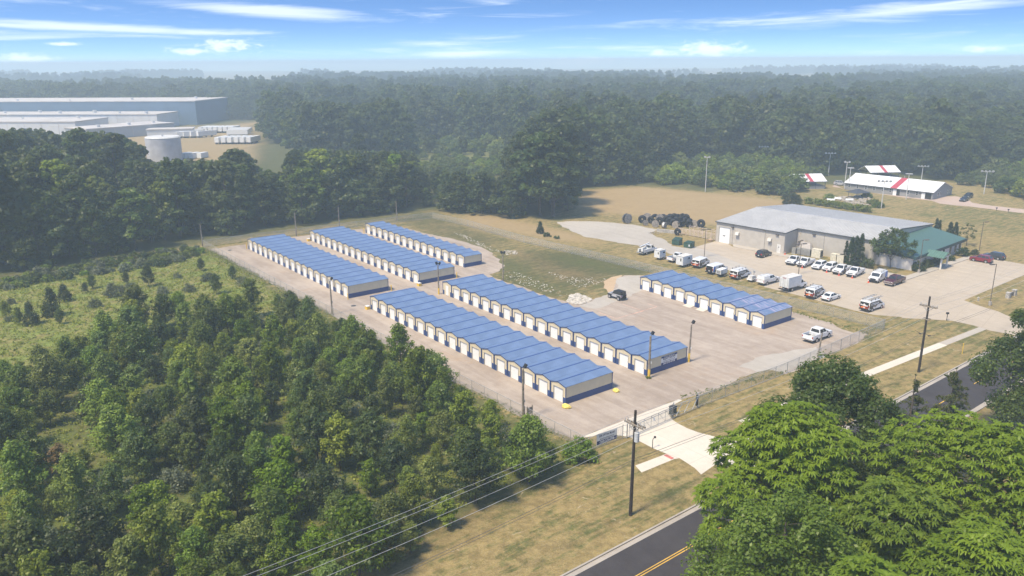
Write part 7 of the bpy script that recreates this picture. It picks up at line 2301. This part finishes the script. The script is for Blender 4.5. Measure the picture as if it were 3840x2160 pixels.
# a few tall trees that stand out
for lab, u, v, Y, m_, w_ in [('very tall broad tree left of the dry field', 2075, 500, 243, 1, 1.25), ('tall rounded tree behind the very tall one by the field', 2125, 470, 262, 3, 1.05), ('tall tree standing at the far edge of the dry field', 2420, 480, 330, 0, 1.0), ('tall light green tree behind the back fence, left', 1190, 560, 262, 5, 1.25), ('tall light green tree behind the back fence, right', 1480, 575, 270, 6, 1.1),
                         ('dark tall tree pair behind the light green ones', 1340, 495, 330, 2, 1.0), ('dark tall tree standing behind the right light green one', 1450, 500, 345, 4, .9), ('tall tree at the left edge, before the factory', 60, 480, 262, 2, .9), ('tall tree in front of the white factory', 300, 482, 252, 0, 1.1), ('tall tree at the right end of the big left group', 420, 500, 250, 4, 1.2)]:
    d_ = px_dir(u, v); t_ = Y / d_.y
    x, z = d_.x * t_, CAM_H + d_.z * t_
    me = (FVn + LIGHTF)[m_]
    s = z / 20.0
    plant('forest_tree', lab, 'tree', me, (x, Y, 0), random.uniform(0, 6), (s * w_, s * w_, s))

def forest_stuff():
    rest = [i for i in range(len(allp)) if i not in ind]
    P = allp[rest]; Hh = hh[rest]
    # light meshes for the mass of trees
    protos = [broadleaf(230 + i, 20, (6.0, 6.8, 5.2, 6.2)[i], LF_FOREST, 15, 8, 26, .66, base=(.16, .2, .1, .22)[i]) for i in range(4)]
    protos += [shrub_mesh(240, 20, 13, LF_SCRUB, 60, 30, 1.15), shrub_mesh(241, 20, 13, LF_YOUNG, 60, 30, 1.15)]
    me = bpy.data.meshes.new('forest')
    me.vertices.add(len(P))
    me.vertices.foreach_set('co', np.concatenate([P, np.zeros((len(P), 1))], 1).astype(np.float32).ravel())
    at = me.attributes.new('hs', 'FLOAT', 'POINT'); at.data.foreach_set('value', (Hh / 20).astype(np.float32))
    at = me.attributes.new('pick', 'INT', 'POINT'); at.data.foreach_set('value', np.where(scrub[rest] | (Hh < 9), rng.integers(4, 6, len(P)), rng.integers(0, 4, len(P))).astype(np.int32))
    at = me.attributes.new('turn', 'FLOAT', 'POINT'); at.data.foreach_set('value', rng.uniform(0, 6.28, len(P)).astype(np.float32))
    o = obj('forest', me)
    tag(o, 'dense hazy wood stretching to the horizon', kind='stuff')
    ng = bpy.data.node_groups.new('forest_trees', 'GeometryNodeTree')
    ng.interface.new_socket('Geometry', in_out='INPUT', socket_type='NodeSocketGeometry')
    ng.interface.new_socket('Geometry', in_out='OUTPUT', socket_type='NodeSocketGeometry')
    N_, L_ = ng.nodes, ng.links
    gi, go = N_.new('NodeGroupInput'), N_.new('NodeGroupOutput')
    def named(nm, dt):
        a = N_.new('GeometryNodeInputNamedAttribute'); a.data_type = dt; a.inputs['Name'].default_value = nm
        return a.outputs['Attribute']
    join = N_.new('GeometryNodeJoinGeometry')
    for k, (tr, cr) in enumerate(protos):
        # crown only: the trunks are buried in the mass
        ob = bpy.data.objects.new('forest_tree_shape', cr)
        oi = N_.new('GeometryNodeObjectInfo'); oi.inputs['Object'].default_value = ob; oi.inputs['As Instance'].default_value = True
        iop = N_.new('GeometryNodeInstanceOnPoints')
        cmp_ = N_.new('FunctionNodeCompare'); cmp_.data_type = 'INT'; cmp_.operation = 'EQUAL'
        isock = [q for q in cmp_.inputs if q.type == 'INT' and q.enabled]
        L_.new(named('pick', 'INT'), isock[0]); isock[1].default_value = k
        L_.new(cmp_.outputs[0], iop.inputs['Selection'])
        L_.new(gi.outputs[0], iop.inputs['Points']); L_.new(oi.outputs['Geometry'], iop.inputs['Instance'])
        cx = N_.new('ShaderNodeCombineXYZ'); L_.new(named('turn', 'FLOAT'), cx.inputs[2]); L_.new(cx.outputs[0], iop.inputs['Rotation'])
        L_.new(named('hs', 'FLOAT'), iop.inputs['Scale'])
        L_.new(iop.outputs[0], join.inputs[0])
    L_.new(join.outputs[0], go.inputs[0])
    md = o.modifiers.new('trees', 'NODES'); md.node_group = ng
forest_stuff()

# ------------------------------------------------------------ summer haze
def haze():
    top, bot = CAM_H + 5.0, -1.2
    b = MB(); b.bx(-4050, 4050, -320, 4450, bot, top)
    m = bpy.data.materials.new('haze_air')
    m.use_nodes = True
    t = NT(m.node_tree); t.n.clear()
    pv = t.new('ShaderNodeVolumePrincipled')
    pv.inputs['Color'].default_value = (.72, .89, 1.0, 1)
    pv.inputs['Density'].default_value = HAZE_D
    pv.inputs['Anisotropy'].default_value = 0.0
    o = t.new('ShaderNodeOutputMaterial'); t.l.new(pv.outputs[0], o.inputs['Volume'])
    ob = b.build('haze', m)
    tag(ob, 'pale summer haze filling the air', kind='stuff')
HAZE_D = .00060
haze()
